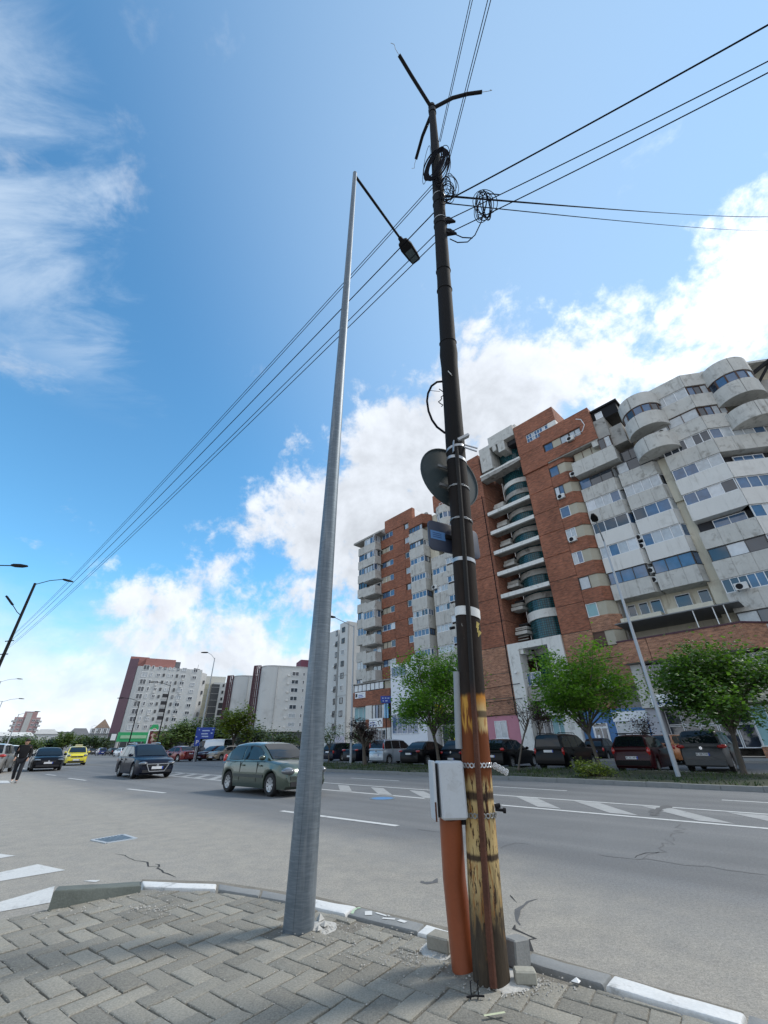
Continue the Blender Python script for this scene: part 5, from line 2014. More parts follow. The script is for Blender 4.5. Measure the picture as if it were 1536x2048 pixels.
# pink shop
part('wall', MB().box(-28.3, -24.42, -.06, 5, .2, 3.74), pink)
part('wall', MB().prism([(-24.42, -.2), (-23.3, .9), (-23.3, 4), (-24.42, 4)], .2, 3.74), pink)
window(-27.35, -25.9, -.12, 1.7, 3.3, 2, frame_w)
part('sill', MB().box(-27.5, -25.8, -.22, .0, 1.58, 1.7), frame_w)
window(-29.6, -28.5, -.1, 1.7, 3.2, 1, frame_w)
part('security_camera', MB().box(-23.9, -23.6, -.5, -.25, 7.6, 7.75), white_paint)
part('cable_run', MB().box(-24.6, -24.5, -.28, -.24, 3.7, 30), cable_m)
for z in (6.6, 5.2, 3.9):
    part('facade_cable', MB().tube([(-33, -.3, z), (-28, -.3, z - .12), (-23.5, -.4, z)], .03, 5), cable_m)

# ---- left ground floors
part('brick_panel', MB().box(-50.3, -42.35, -1.05, .4, 6.0, 7.85), brick)
window(-50.0, -43.6, -.95, 7.9, 8.85, 7, frame_d, glass=glass_w)
part('infill', MB().box(-43.6, -42.35, -.8, .4, 7.85, 8.9), beige)
part('terrace_slab', MB().box(-50.5, -42.3, -1.1, .5, 8.88, 9.02), concrete_old)
for (x0, x1, z0, z1, fg) in ((-49.5, -47.25, 7.05, 7.8, 0), (-46.4, -43.7, 3.3, 4.35, 1)):
    s_ = part('shop_sign', MB().box(x0, x1, -1.16, -1.06, z0, z1), signwhite)
    for q in range(3):
        zz_ = z1 - .22 - q * (z1 - z0) * .26
        xa = x0 + (.75 if not fg else .15)
        link('sign_print', MB().box(xa, xa + (x1 - x0) * (.55, .42, .5)[q], -1.165, -1.16, zz_ - .05, zz_ + .05).mesh('sign_print', signblue if q else grey_pl), s_)
    link('sign_emblem', MB().box(x0 + .12, x0 + .55, -1.165, -1.16, z0 + .15, z1 - .15).mesh('sign_emblem', ink) if not fg else MB().lathe([(.2, -1.165), (.32, -1.165)], 16, 'y', off=(x1 - .5, 0, z0 + .5), a0=-.6, a1=3.7).mesh('sign_emblem', ink), s_)
window(-50.3, -47.4, -.5, 4.1, 5.95, 3, frame_w, glass=blind_teal)
part('wall', MB().box(-47.3, -42.4, -1.0, .4, .2, 3.25), white_conc)
part('brick_panel', MB().box(-47.3, -42.4, -1.03, .4, 3.2, 4.3), brick)
part('wall', MB().box(-47.3, -46.0, -1.02, .4, 4.3, 6.0), white_conc)
window(-45.9, -43.4, -1.0, 4.3, 6.0, 4, frame_d)
part('banner', MB().box(-43.35, -42.6, -1.15, -1.05, 4.3, 6.0), mat('pale_blue_banner', (.25, .52, .75), .5))
window(-46.0, -43.2, -1.04, 1.4, 3.0, 4, frame_w, glass=glass_d)
wb = part('white_extension', MB().box(-41.1, -35.2, -2.0, .6, .2, 10.4), white_clad)
window(-40.9, -38.2, -2.02, 8.9, 10.15, 2, frame_w, glass=glass_b)
window(-40.95, -36.5, -2.02, 2.4, 4.6, 5, frame_w, glass=glass_b)
window(-34.5, -30.2, -.2, .5, 3.2, 4, frame_w, glass=glass_d)
part('fascia', MB().box(-35.0, -29.8, -.4, .3, 3.3, 4.4), dark_metal)
part('shop_sign', MB().box(-35.1, -34.0, -.55, -.4, 4.3, 5.4), yellow_sign)
part('door_notice', MB().box(-32.9, -32.3, -.35, -.3, .9, 1.9), yellow_sign)

# ---- separately mounted air conditioners
ac_mb = MB()
rbox(ac_mb, -.42, .42, -.3, 0, -.28, .28, .03)
ac_me = ac_mb.mesh('ac_unit', mat('ac_casing', (.62, .62, .60), .5, var=.06))
fan_me = MB().lathe([(.001, -.315), (.21, -.315), (.23, -.30), (.23, -.29)], 18, 'y', off=(-.1, 0, 0)).mesh('fan_grille', dark_metal)
brk_me = MB().box(-.3, -.26, -.3, .1, -.34, -.29).mesh('bracket', dark_metal)


def ac(x, y, z, label, M=None, host=ab, parts=True, rz=0.0):
    Mw = host.matrix_basis @ (M if M is not None else Matrix.Identity(4)) @ Matrix.Translation((x, y, z)) @ Matrix.Rotation(rz, 4, 'Z')
    o = link('air_conditioner', ac_me)
    o.matrix_world = Mw
    tag(o, label, 'air conditioner', 'air conditioners on the facades')
    if parts:
        link('fan_grille', fan_me, o)
        link('bracket', brk_me, o)
    return o


ac(-11.75, -.38, 31.65, 'white air conditioner under the top ribbon window of the brick overhang, with pale hose')
ac(-12.6, -.02, 27.3, 'white air conditioner at the corner of the top concrete balcony beside the brick')
ac(-14.6, -.02, 25.25, 'air conditioner on the second brick spandrel from the top under a dark window')
ac(-14.6, -.02, 19.9, 'air conditioner on the brick spandrel at mid height above the white-framed windows')
ac(-3.6, -.05, 27.5, 'white air conditioner on the concrete parapet left of the glazed balcony near the roof')
ac(-33.6, -.45, 19.6, 'white air conditioner in the corner between the two left grey stacks')
ac(-3.2, -.3, 11.55, 'white air conditioner on the roof of the terrace awning')
for i, (z, zz_) in enumerate(((18.3, 0), (17.4, 0), (14.9, 0), (14.0, 0))):
    ac(-8.87, .95, z, ('upper', 'second', 'third', 'lowest')[i] + ' air conditioner in the narrow slot between the grey balcony stacks')
hose = part('hose', MB().tube([(-11.4, -.5, 31.8), (-10.3, -.45, 31.9), (-9.9, -.4, 32.6), (-10.1, -.35, 33.6), (-10.6, -.3, 34.0)], .045, 8), frame_w, smooth=60)
# ================================================================== FARTHER BUILDINGS
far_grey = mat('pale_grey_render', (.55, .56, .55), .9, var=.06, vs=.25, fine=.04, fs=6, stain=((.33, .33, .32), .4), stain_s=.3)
far_grey2 = mat('grey_render_shadowed', (.42, .425, .42), .9, var=.08, vs=.3, fine=.04, fs=6, stain=((.25, .25, .24), .4), stain_s=.3)  # darker copy: shade painted into set-back and side walls; plain colour on trim
far_beige = mat('pale_beige_render', (.52, .51, .46), .9, var=.06, vs=.25, fine=.04, fs=6)
plum = mat('plum_wall', (.17, .105, .13), .85, var=.08, vs=.3)
maroon = mat('maroon_pipe', (.085, .035, .045), .7, var=.1)
roof_pink = mat('pink_brick_far', (.34, .16, .14), .9, var=.1, vs=.3)
slate = mat('slate_roof', (.14, .145, .155), .85, var=.15, vs=.4)
old_brick = mat('old_tile_brick', (.36, .26, .19), .9, var=.15, vs=.4)
shop_dark = mat('dark_shopfront', (.035, .04, .045), .25, spec=.6)
far_win = {}


def far_window(parent, x, z, w, h, M, fm=None, glass=None, kind='window'):
    """window set on a far facade: frame with a pane as its own piece"""
    fm = fm or frame_w
    key = ('fw', round(w, 2), round(h, 2), fm.name)

    def mk():
        f = .12
        mb = MB().box(-w / 2, w / 2, -.12, .1, -h / 2, -h / 2 + f).box(-w / 2, w / 2, -.12, .1, h / 2 - f, h / 2)
        n = 2 if w > 1.0 else 1
        for i in range(n + 1):
            xx = -w / 2 + (w - f) * i / n
            mb.box(xx, xx + f, -.115, .1, -h / 2 + f, h / 2 - f)
        return mb.mesh('window', fm)
    o = link('window', cached(key, mk), parent, M=M @ Matrix.Translation((x, 0, z)))
    g = glass or b_r.choice((glass_far, glass_far, glass_d, glass_c))
    link('pane', cached(('fp', round(w, 2), round(h, 2), g.name), lambda: MB().box(-w / 2 + .1, w / 2 - .1, -.03, .05, -h / 2 + .1, h / 2 - .1).mesh('pane', g)), o)
    return o


def facade_M(p, ang):
    return Matrix.Translation((p[0], p[1], 0)) @ Matrix.Rotation(ang, 4, 'Z')


I4 = Matrix.Identity(4)


def building(name, label, origin, ang):
    return thing(name, label, 'building', (origin[0], origin[1], 0), ang)


# white-grey tower standing just beyond the brick block
o = building('apartment_tower', 'plain pale grey apartment tower just left of the brick block', (-9.8, 104.9), R(-52))
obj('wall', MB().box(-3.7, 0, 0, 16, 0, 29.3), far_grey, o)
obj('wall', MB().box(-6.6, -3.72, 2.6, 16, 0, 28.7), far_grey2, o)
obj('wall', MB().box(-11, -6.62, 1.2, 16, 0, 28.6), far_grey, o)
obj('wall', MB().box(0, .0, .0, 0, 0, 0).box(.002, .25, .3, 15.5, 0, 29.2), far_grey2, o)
obj('chimney', MB().box(-6.3, -5.0, 4, 6, 28.7, 30.4), far_grey, o)
for z in (11.6, 16.1):
    obj('storey_joint', MB().box(-3.75, .3, -.05, .02, z, z + .18), far_grey2, o)
obj('plinth', MB().box(-3.8, .3, -.15, 0, 0, 3.1), mat('lilac_plinth', (.50, .47, .53), .9), o)
for k in range(9):
    far_window(o, -1.9, 5.0 + 2.8 * k, 1.35, 1.3, I4 @ Matrix.Translation((0, -.02, 0)), frame_d if k % 3 else frame_w)
for k in range(9):
    far_window(o, -7.1, 5.2 + 2.8 * k, .8, 1.4, Matrix.Translation((0, 1.18, 0)), frame_d)
for k in range(4):
    ac(-7.9, 1.15, 8 + 5.6 * k, ('lowest', 'second', 'third', 'topmost')[k] + ' air conditioner on the pale tower beside the steel lamp', host=o, parts=False)


def pipes(o, x0, n, y, h0, h1):
    for i in range(n):
        a = i / max(n - 1, 1)
        obj('pipe', MB().tube([(x0 - 2.2 * math.sin(a * 1.2), y + 1.9 * (1 - math.cos(a * 1.4)), h0), (x0 - 2.2 * math.sin(a * 1.2), y + 1.9 * (1 - math.cos(a * 1.4)), h1)], .26, 8), maroon, o, smooth=60)
    rg = MB()
    for z in [h0 + (h1 - h0) * q / 9 for q in range(10)]:
        rg.obox((x0, y, z), (x0 - 2.2 * math.sin(1.2), y + 1.9 * (1 - math.cos(1.4)), z), .12, .14)
    obj('ring', rg, maroon, o)['kind'] = 'stuff'


def curved_block(name, label, p, ang, w, h, cols, rows, zrow0, dz, base_dark=True, top=None):
    o = building(name, label, p, ang)
    # facade with a rounded left end
    n = 12
    r = 4.5
    pts = [(-w * 0 + r * (1 - math.cos(math.pi / 2 * i / n)) - r * 0, r * (1 - math.sin(math.pi / 2 * i / n))) for i in range(n + 1)]
    foot = [(0, 14)] + pts + [(w, 0), (w, 14)]
    obj('wall', MB().prism(foot, 0, h), far_grey, o, smooth=30)
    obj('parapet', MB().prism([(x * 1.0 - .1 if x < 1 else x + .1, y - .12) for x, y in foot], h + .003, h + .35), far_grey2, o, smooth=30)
    obj('drain_pipe', MB().tube([(r + 1.0, -.1, 3), (r + 1.0, -.1, h)], .16, 6), far_grey2, o, smooth=60)
    pipes(o, -.4, 5, 4.2, 3.0, h + .7)
    for x, ww, hh in cols:
        for k in range(rows):
            far_window(o, x, zrow0 + dz * k, ww, hh, Matrix.Translation((0, -.02, 0)), frame_w)
    if base_dark:
        obj('shopfront', MB().box(4.0, w + .5, -1.2, 1, .2, 5.6), shop_dark, o)
        obj('canopy', MB().box(3.5, w + .8, -1.9, .5, 5.6, 5.9), far_grey2, o)
    return o


c2 = curved_block('apartment_block', 'pale curved apartment block with dark pipes at its rounded corner, right one of two', (-45.0, 156.0), R(24), 19.5, 27.0, ((12.0, 2.6, 1.5), (15.2, .7, 1.3), (17.2, .9, 1.4)), 7, 7.9, 2.8)
for k in range(7):
    ac(9.6, -.05, 7.2 + 2.8 * k, ('lowest', 'second', 'third', 'fourth', 'fifth', 'sixth', 'topmost')[k] + ' air conditioner in the row on the right curved block', host=c2, parts=False)
obj('roof_room', MB().box(14.5, 24, 4, 12, 27, 30.6), mat('maroon_roof_room', (.15, .05, .075), .85), c2)
obj('bay', MB().box(19.6, 23.5, -2.2, 12, 0, 30.5), far_grey, c2)
obj('bay_top', MB().lathe([(.01, 30.5), (2.3, 30.5), (2.3, 32.0), (.01, 32.0)], 18, off=(21.6, -.4, 0)), far_grey2, c2, smooth=40)
for k in range(9):
    far_window(c2, 21.2, 5.5 + 2.8 * k, 2.0, 2.0, Matrix.Translation((0, -2.25, 0)), frame_w)
c1 = curved_block('apartment_block', 'pale curved apartment block with dark pipes at its rounded corner, left one of two', (-62.0, 176.5), R(24), 15, 26.6, ((10.6, 2.4, 1.4),), 7, 8.6, 2.75)
obj('roof_room', MB().box(10.5, 15, 3, 10, 26.6, 29.6), mat('maroon_roof_room', (.15, .05, .075), .85), c1)
for k in range(6):
    ac(8.6, -.05, 8 + 2.75 * k, ('lowest', 'second', 'third', 'fourth', 'fifth', 'topmost')[k] + ' air conditioner in the row on the left curved block', host=c1, parts=False)

# middle block with the dark glazed strip
mdl = building('apartment_block', 'pale block with a dark glazed strip between the leaning block and the curved ones', (-82.5, 191.0), R(26))
obj('wall', MB().box(-2, 6, 0, 14, 0, 26.0), far_beige, mdl)
obj('wall', MB().box(6.0, 14.6, -.4, 14, 0, 26.4), far_grey, mdl)
obj('upper_storey', MB().box(-2, 11, 3, 14, 26, 29.3), far_beige, mdl)
obj('glass_strip', MB().box(5.2, 8.6, -.7, .2, 3, 25.6), shop_dark, mdl)
gb = MB()
for i in range(9):
    gb.box(5.2, 8.6, -.76, -.7, 3.5 + 2.6 * i, 3.6 + 2.6 * i)
obj('glazing_bar', gb, far_grey2, mdl)['kind'] = 'stuff'
gl = mat('cream_glazing', (.42, .40, .30), .3, var=.25, vs=.6)
for k in range(9):
    obj('glazed_panel', MB().box(1.0, 4.8, -.15, .1, 4.2 + 2.4 * k, 6.3 + 2.4 * k), gl, mdl)
for k in range(8):
    for x in (10.2, 12.0, 13.6):
        if x == 10.2 and k < 5:
            obj('loggia', MB().box(9.4, 11.2, -.45, .2, 5.0 + 2.75 * k, 7.2 + 2.75 * k), dark_in, mdl)
            continue
        far_window(mdl, x, 6.0 + 2.75 * k, .8, 1.2, Matrix.Translation((0, -.43, 0)), frame_d)

# big leaning pale block with plum side wall
bp0, bp1 = Vector((-98.3, 167.7)), Vector((-77.5, 180.0))
ang = math.atan2(bp1.y - bp0.y, bp1.x - bp0.x)
bb = building('apartment_block', 'big pale apartment block at left with plum side wall and many small windows', bp0, ang)
wb_ = (bp1 - bp0).length
n = 8
cpts = [(1.6 * (1 - math.cos(math.pi / 2 * i / n)), 1.6 * (1 - math.sin(math.pi / 2 * i / n))) for i in range(n + 1)]
obj('wall', MB().prism([(0, 8)] + cpts + [(wb_, 0), (wb_, 16), (0, 16)], 6.2, 29.6), far_grey, bb, smooth=30)
obj('wall', MB().prism([(-3.2, 3.0), (-.02, .9), (-.02, 16), (-3.2, 16)], 0, 32.5), plum, bb)
obj('roof_room', MB().box(2.5, 13.5, 3, 12, 29.6, 33.2), roof_pink, bb)
obj('roof_room', MB().box(13.5, 15.5, 3.5, 12, 29.6, 32.6), slate, bb)
obj('roof_room', MB().box(-3.2, 3.5, 4, 12, 29.6, 33.6), roof_pink, bb)
obj('shopfront', MB().box(-3.0, wb_ - 1, .6, 14, .0, 6.2), shop_dark, bb)
obj('corner_column', MB().tube([(.2, 1.2, 0), (.2, 1.2, 6.3)], .8, 12), far_grey2, bb, smooth=60)
for i in range(9):
    obj('shopfront_mullion', MB().box(1 + 2.3 * i, 1.15 + 2.3 * i, .5, .62, 0, 6.1), far_grey2, bb)
for k in range(9):
    z = 8.2 + 2.62 * k
    if k > 8:
        continue
    far_window(bb, 3.2, z, 2.2, 1.9, Matrix.Translation((0, -.02, 0)), frame_w)
    far_window(bb, 5.6, z + .15, .75, 1.5, Matrix.Translation((0, -.02, 0)), frame_w)
    far_window(bb, 8.1, z + .15, 1.2, 1.1, Matrix.Translation((0, -.02, 0)), frame_w)
    far_window(bb, 10.0, z + .15, .7, 1.1, Matrix.Translation((0, -.02, 0)), frame_d)
    if 1 <= k <= 4:
        obj('loggia', MB().box(11.3, 13.5, -.06, .2, z - .9, z + 1.2), dark_in, bb)
        obj('loggia_rail', MB().box(11.3, 13.5, -.12, -.06, z - .95, z - .1), far_grey2, bb)
    else:
        far_window(bb, 11.8, z + .15, .7, 1.1, Matrix.Translation((0, -.02, 0)), frame_w)
        far_window(bb, 13.2, z + .15, .7, 1.1, Matrix.Translation((0, -.02, 0)), frame_w)
    far_window(bb, 14.9, z + .15, .7, 1.2, Matrix.Translation((0, -.02, 0)), frame_d)
    far_window(bb, 17.2, z + .1, 1.7, 1.3, Matrix.Translation((0, -.02, 0)), frame_w)
    far_window(bb, 21.5, z - .1, 1.6, 1.2, Matrix.Translation((0, -.02, 0)), frame_w)
    far_window(bb, -1.7, z + 1, .9, 1.4, Matrix.Translation((0, 1.95, 0)) @ Matrix.Rotation(R(-33), 4, 'Z'), frame_d)
for k in range(8):
    ac(17.0 + (k % 2) * .4, -.05, 7.0 + 2.62 * k, ('lowest', 'second', 'third', 'fourth', 'fifth', 'sixth', 'seventh', 'topmost')[k] + ' air conditioner in the right-hand column of the big pale block', host=bb, parts=False)
for i, (x, k) in enumerate(((8.0, 2), (8.0, 5), (5.4, 1), (8.0, 6))):
    ac(x, -.05, 7.2 + 2.62 * k, ('lower middle', 'upper middle', 'low left', 'high middle')[i] + ' air conditioner on the left half of the big pale block', host=bb, parts=False)
obj('antenna', MB().obox((22.5, 3, 29.6), (22.5, 3, 32.0), .1, .1).obox((21.0, 3, 30.3), (23.5, 3, 30.0), .5, .35), dark_metal, bb)['kind'] = 'stuff'
# right-hand end of the block, set back
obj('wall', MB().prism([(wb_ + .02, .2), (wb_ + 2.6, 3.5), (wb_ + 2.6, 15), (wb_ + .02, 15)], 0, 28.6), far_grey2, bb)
for k in range(5):
    far_window(bb, wb_ + 1.5, 9 + 4 * k, .9, 1.4, Matrix.Translation((0, 1.7, 0)) @ Matrix.Rotation(R(0), 4, 'Z'), frame_d)

# service station totem, wall and shop sign below the block
def at_r(px, r, py=None):
    q = ray(px, 1490)
    az = math.atan2(q.x, q.y)
    b = Vector((math.sin(az) * r, math.cos(az) * r, 0))
    return b if py is None else UP(px, py, b)


tot = at_r(298, 118)
tt = thing('station_totem', 'green curved service station totem with a round badge', 'sign', tuple(tot), math.atan2(-tot.x, tot.y) * 1.0)
green_m = mat('station_green', (.03, .36, .13), .4, var=.04)
tk = UP(298, 1449, tot).z / 12.2
prof = [(x * tk * .8, z * tk) for x, z in ((-3.9, 0), (-2.2, 0), (2.6, 0), (2.9, 11.0), (2.3, 12.2), (-.4, 12.2), (-1.8, 10.4), (-2.8, 6))]
obj('totem_body', MB().prism([(x, -z) for x, z in prof][::-1], -.5, .5).xf(Matrix.Rotation(R(-90), 4, 'X')), green_m, tt)
obj('badge', MB().lathe([(.01, -.62), (1.15 * tk, -.62), (1.2 * tk, -.5)], 24, 'y', off=(.7 * tk, 0, 9.4 * tk)), signwhite, tt, smooth=40)
obj('badge_upper', MB().lathe([(.01, -.66), (1.0 * tk, -.66)], 14, 'y', off=(.7 * tk, 0, 9.48 * tk), a0=0, a1=math.pi), mat('badge_red', (.5, .02, .03), .5), tt, fix=False)
obj('badge_lower', MB().lathe([(.01, -.66), (1.0 * tk, -.66)], 14, 'y', off=(.7 * tk, 0, 9.32 * tk), a0=math.pi, a1=2 * math.pi), mat('badge_green', (.02, .25, .08), .5), tt, fix=False)
gw_ = at_r(268, 116)
gwt = tag(obj('station_fascia', MB().box(-3.6, 3.6, -.5, .5, 2.6, 4.4), green_m, None, gw_, math.atan2(-gw_.x, gw_.y)), 'long green canopy fascia left of the station totem', 'canopy')
obj('fascia_band', MB().box(-3.0, 2.0, -.56, -.5, 3.2, 3.8), mat('pale_green_band', (.35, .55, .35), .5), gwt)
ws_ = at_r(251, 125)
wst = thing('shop_sign', 'row of pale letters on the dark shopfront under the leaning block', 'sign', tuple(ws_), math.atan2(-ws_.x, ws_.y))
for i, w in enumerate((1.0, .7, .9, .5, .9)):
    obj('letter_block', MB().box(-3.4 + i * 1.35, -3.4 + i * 1.35 + w, -.1, .1, 3.0, 4.3), signwhite, wst)

bbp = at_r(320, 92)
bil = thing('billboard', 'white-framed billboard with a dark red picture in front of the trees', 'billboard', tuple(bbp), math.atan2(-bbp.x, bbp.y) + R(6))
pic = bpy.data.materials.new('billboard_print')
pic.use_nodes = True
pt_, pb_ = tree_of(pic)
pc_ = N(pt_, 'ShaderNodeTexCoord').outputs['Object']
nn_ = noise_(pt_, pc_, 1.1, 3, .5, 1.2)
cc_ = mixc(pt_, smooth(pt_, nn_, .40, .48), (.05, .008, .012), (.16, .02, .03))
cc_ = mixc(pt_, smooth(pt_, nn_, .56, .64), cc_, (.62, .48, .42))
pt_.links.new(cc_, pb_.inputs['Base Color'])
pb_.inputs['Roughness'].default_value = .5
bz0, bz1 = UP(318, 1500, bbp).z, UP(318, 1462, bbp).z
obj('board', MB().box(-2.1, 2.1, -.12, .1, bz0, bz1), pic, bil)
fr = MB()
fr.box(-2.3, 2.3, -.2, .15, bz0 - .2, bz0).box(-2.3, 2.3, -.2, .15, bz1, bz1 + .2).box(-2.3, -2.1, -.2, .15, bz0, bz1).box(2.1, 2.3, -.2, .15, bz0, bz1)
obj('board_frame', fr, signwhite, bil)
obj('post', MB().box(-.15, .15, .1, .4, 0, bz0), dark_metal, bil)

# blue direction sign and parking sign on the verge end
bs = at_r(406, 54)
bsr = math.atan2(-bs.x, bs.y)
bst = thing('direction_sign', 'large blue direction sign with white lettering on the verge', 'road sign', tuple(bs), bsr)
z0, z1 = UP(405, 1478, bs).z, UP(405, 1455, bs).z
xw = (UP(425, 1470, bs) - UP(388, 1470, bs)).length / 2
obj('sign_panel', rbox(MB(), -xw, xw, -.04, .04, z0, z1, .02), signblue, bst)
for i, (u0, u1, v) in enumerate(((-.75, -.65, .8), (-.35, .45, .72), (.7, .85, .8), (-.4, .3, .45), (.6, .8, .5), (-.3, .4, .22), (-.95, -.8, .2))):
    zc2 = z0 + (z1 - z0) * v
    obj('sign_print', MB().box(u0 * xw, u1 * xw, -.052, -.041, zc2 - .055, zc2 + .055), mat('sign_print_pale', (.45, .55, .75), .5), bst)
obj('post', MB().tube([(-xw * .7, .05, 0), (-xw * .7, .05, z1)], .06, 8), dark_metal, bst, smooth=60)
obj('post', MB().tube([(-xw * .45, .05, 0), (-xw * .45, .05, z0)], .06, 8), dark_metal, bst, smooth=60)


def text_mesh(txt, size):
    cu = bpy.data.curves.new('t', 'FONT')
    cu.body = txt
    cu.size = size
    cu.align_x = 'CENTER'
    cu.align_y = 'CENTER'
    cu.extrude = .003
    to = bpy.data.objects.new('t', cu)
    COL.objects.link(to)
    dg = bpy.context.evaluated_depsgraph_get()
    me = bpy.data.meshes.new_from_object(to.evaluated_get(dg))
    bpy.data.objects.remove(to)
    bpy.data.curves.remove(cu)
    return me


ps = at_r(393, 53)
pst = thing('parking_sign', 'blue parking sign with a white letter P below the direction sign', 'road sign', tuple(ps), bsr)
z0, z1 = UP(393, 1492, ps).z, UP(393, 1478, ps).z
xw = (z1 - z0) * .42
obj('sign_panel', rbox(MB(), -xw, xw, -.04, .04, z0, z1, .02), signblue, pst)
pme = text_mesh('P', (z1 - z0) * .85)
pme.materials.append(signwhite)
link('sign_letter', pme, pst, M=Matrix.Translation((0, -.05, (z0 + z1) / 2)) @ Matrix.Rotation(R(90), 4, 'X'))
obj('post', MB().tube([(0, .05, 0), (0, .05, z1)], .04, 8), galv_dull, pst, smooth=60)
# second blue sign, in front of the brick block's left shops
b2 = at_r(773, 58)
b2t = thing('direction_sign', 'small blue direction sign standing before the white extension', 'road sign', tuple(b2), math.atan2(-b2.x, b2.y))
z0, z1 = UP(773, 1406, b2).z, UP(773, 1392, b2).z
xw = (UP(784, 1400, b2) - UP(763, 1400, b2)).length / 2
obj('sign_panel', rbox(MB(), -xw, xw, -.04, .04, z0, z1, .02), signblue, b2t)
for u0, u1, v in ((-.7, -.45, .7), (-.2, .1, .7), (.3, .7, .7), (-.6, -.4, .3), (-.1, .3, .3)):
    zc2 = z0 + (z1 - z0) * v
    obj('sign_print', MB().box(u0 * xw, u1 * xw, -.052, -.041, zc2 - .06, zc2 + .06), mat('sign_print_pale', (.45, .55, .75), .5), b2t)
obj('post', MB().tube([(0, .05, 0), (0, .05, z1)], .06, 8), dark_metal, b2t, smooth=60)

# ------------------------------------------------------------------ low houses and the pink block at the far left
def far_house(px0, px1, r, py_eave, py_ridge, label, wm, rm, mans=True, wins=4, name='house', turn=0.0, dormer=False):
    a, b = at_r(px0, r), at_r(px1, r)
    mid = (a + b) / 2
    w = (b - a).length
    ze, zr = UP((px0 + px1) / 2, py_eave, mid).z, UP((px0 + px1) / 2, py_ridge, mid).z
    o = building(name, label, mid, math.atan2(b.y - a.y, b.x - a.x) + turn)
    obj('wall', MB().box(-w / 2, w / 2, 0, 14, -1, ze), wm, o)
    if mans:
        obj('roof', MB().prism([(-w / 2 - .3, -.4), (w / 2 + .3, -.4), (w / 2 + .3, 14), (-w / 2 - .3, 14)], ze + .004, zr, top=[(-w / 2 + 2, 2.5), (w / 2 - 2, 2.5), (w / 2 - 2, 12), (-w / 2 + 2, 12)]), rm, o)
    else:
        obj('roof', MB().box(-w / 2 - .3, w / 2 + .3, -.3, 14, ze + .003, ze + .6), rm, o)
    fl = max(1, int(ze / 3.2))
    for k in range(fl):
        for i in range(wins):
            far_window(o, -w / 2 + w * (i + .5) / wins, ze - 2 - 3.1 * k, 1.4, 1.6, Matrix.Translation((0, -.02, 0)), frame_w, glass_far)
    if dormer:
        for i in range(wins):
            x = -w / 2 + w * (i + .5) / wins
            obj('dormer', MB().box(x - 1.3, x + 1.3, -.2, 3, ze + .6, zr - .4).lathe([(1.3, -.2), (1.3, 2)], 12, 'y', off=(x, 0, zr - .4), a0=0, a1=math.pi), frame_w, o)
            far_window(o, x, (ze + zr) / 2 + .2, 1.3, 2.0, Matrix.Translation((0, -.22, 0)), frame_w, glass_far)
    return o, w, ze, zr


h1, w1, ze1, zr1 = far_house(172, 219, 250, 1470, 1455, 'pale mansard-roofed building with white arched dormers', far_grey, slate, wins=4, dormer=True, name='mansard_building')
gbl = MB()
gb_z = UP(190, 1437, at_r(190, 262)).z
gbl.prism([(-w1 * .42, 0), (w1 * .36, 0), (-w1 * .02, -(gb_z - zr1))][::-1], -7, -6).xf(Matrix.Translation((0, 0, zr1 - .4)) @ Matrix.Rotation(R(-90), 4, 'X') @ Matrix.Translation((0, 0, 13)))
obj('gable', gbl, old_brick, h1)
far_house(128, 172, 275, 1470, 1456, 'grey mansard building left of the arched dormers', far_grey2, slate, wins=4, name='mansard_building')
far_house(105, 145, 330, 1466, 1452, 'long low grey building with flat dark roof in the distance', far_beige, slate, mans=False, wins=5, name='low_building')
far_house(60, 108, 300, 1468, 1458, 'low pale house with shallow roof left of the grey mansards', far_grey, far_grey2, wins=3)
far_house(-40, 62, 320, 1472, 1464, 'long white roofed low building at the left edge below the pink block', far_grey, far_grey, wins=6, name='low_building')
pk = mat('dusty_pink_wall', (.36, .24, .24), .9, var=.1, vs=.15)
p0, p1 = at_r(8, 420), at_r(62, 420)
pm2 = (p0 + p1) / 2
pkz0, pkz1, pkz2 = UP(35, 1466, pm2).z, UP(35, 1434, pm2).z, UP(35, 1425, pm2).z
pb = building('apartment_block', 'dusty pink apartment block far away at the left edge', pm2, math.atan2(p1.y - p0.y, p1.x - p0.x))
w = (p1 - p0).length
obj('wall', MB().box(-w / 2, w / 2, 0, 18, -1, pkz1), pk, pb)
obj('roof_room', MB().box(-w * .2, w * .32, 2, 14, pkz1, pkz2 + 1), pk, pb)
obj('stair_strip', MB().box(-w * .1, w * .12, -.6, .2, 3, pkz2), far_grey2, pb)
for k in range(9):
    for i in range(6):
        if i in (2, 3):
            continue
        far_window(pb, -w / 2 + w * (i + .5) / 6, pkz1 - 2 - 2.9 * k, 1.8, 1.4, Matrix.Translation((0, -.02, 0)), frame_w, glass_far)
    for sx in (-1, 1):
        obj('balcony', MB().box(sx * w / 2 - 1.2, sx * w / 2 + 1.2, -.8, 3, pkz1 - 3.2 - 2.9 * k, pkz1 - 2.1 - 2.9 * k), far_grey2, pb)
# distant tree line closing the road
# ================================================================== CARS
def paint(name, c, rough=.25, coat=1.0, metal=.25, spec=.5):
    return mat('paint_' + name, c, rough, metal=metal, var=.03, vs=1.5, fine=.03, fs=300, coat=coat, spec=spec)


def interp(tab, x):
    if x <= tab[0][0]:
        return tab[0][1]
    for (a, p), (b, q) in zip(tab, tab[1:]):
        if x <= b:
            u = (x - a) / (b - a) if b > a else 0
            return p + (q - p) * u
    return tab[-1][1]


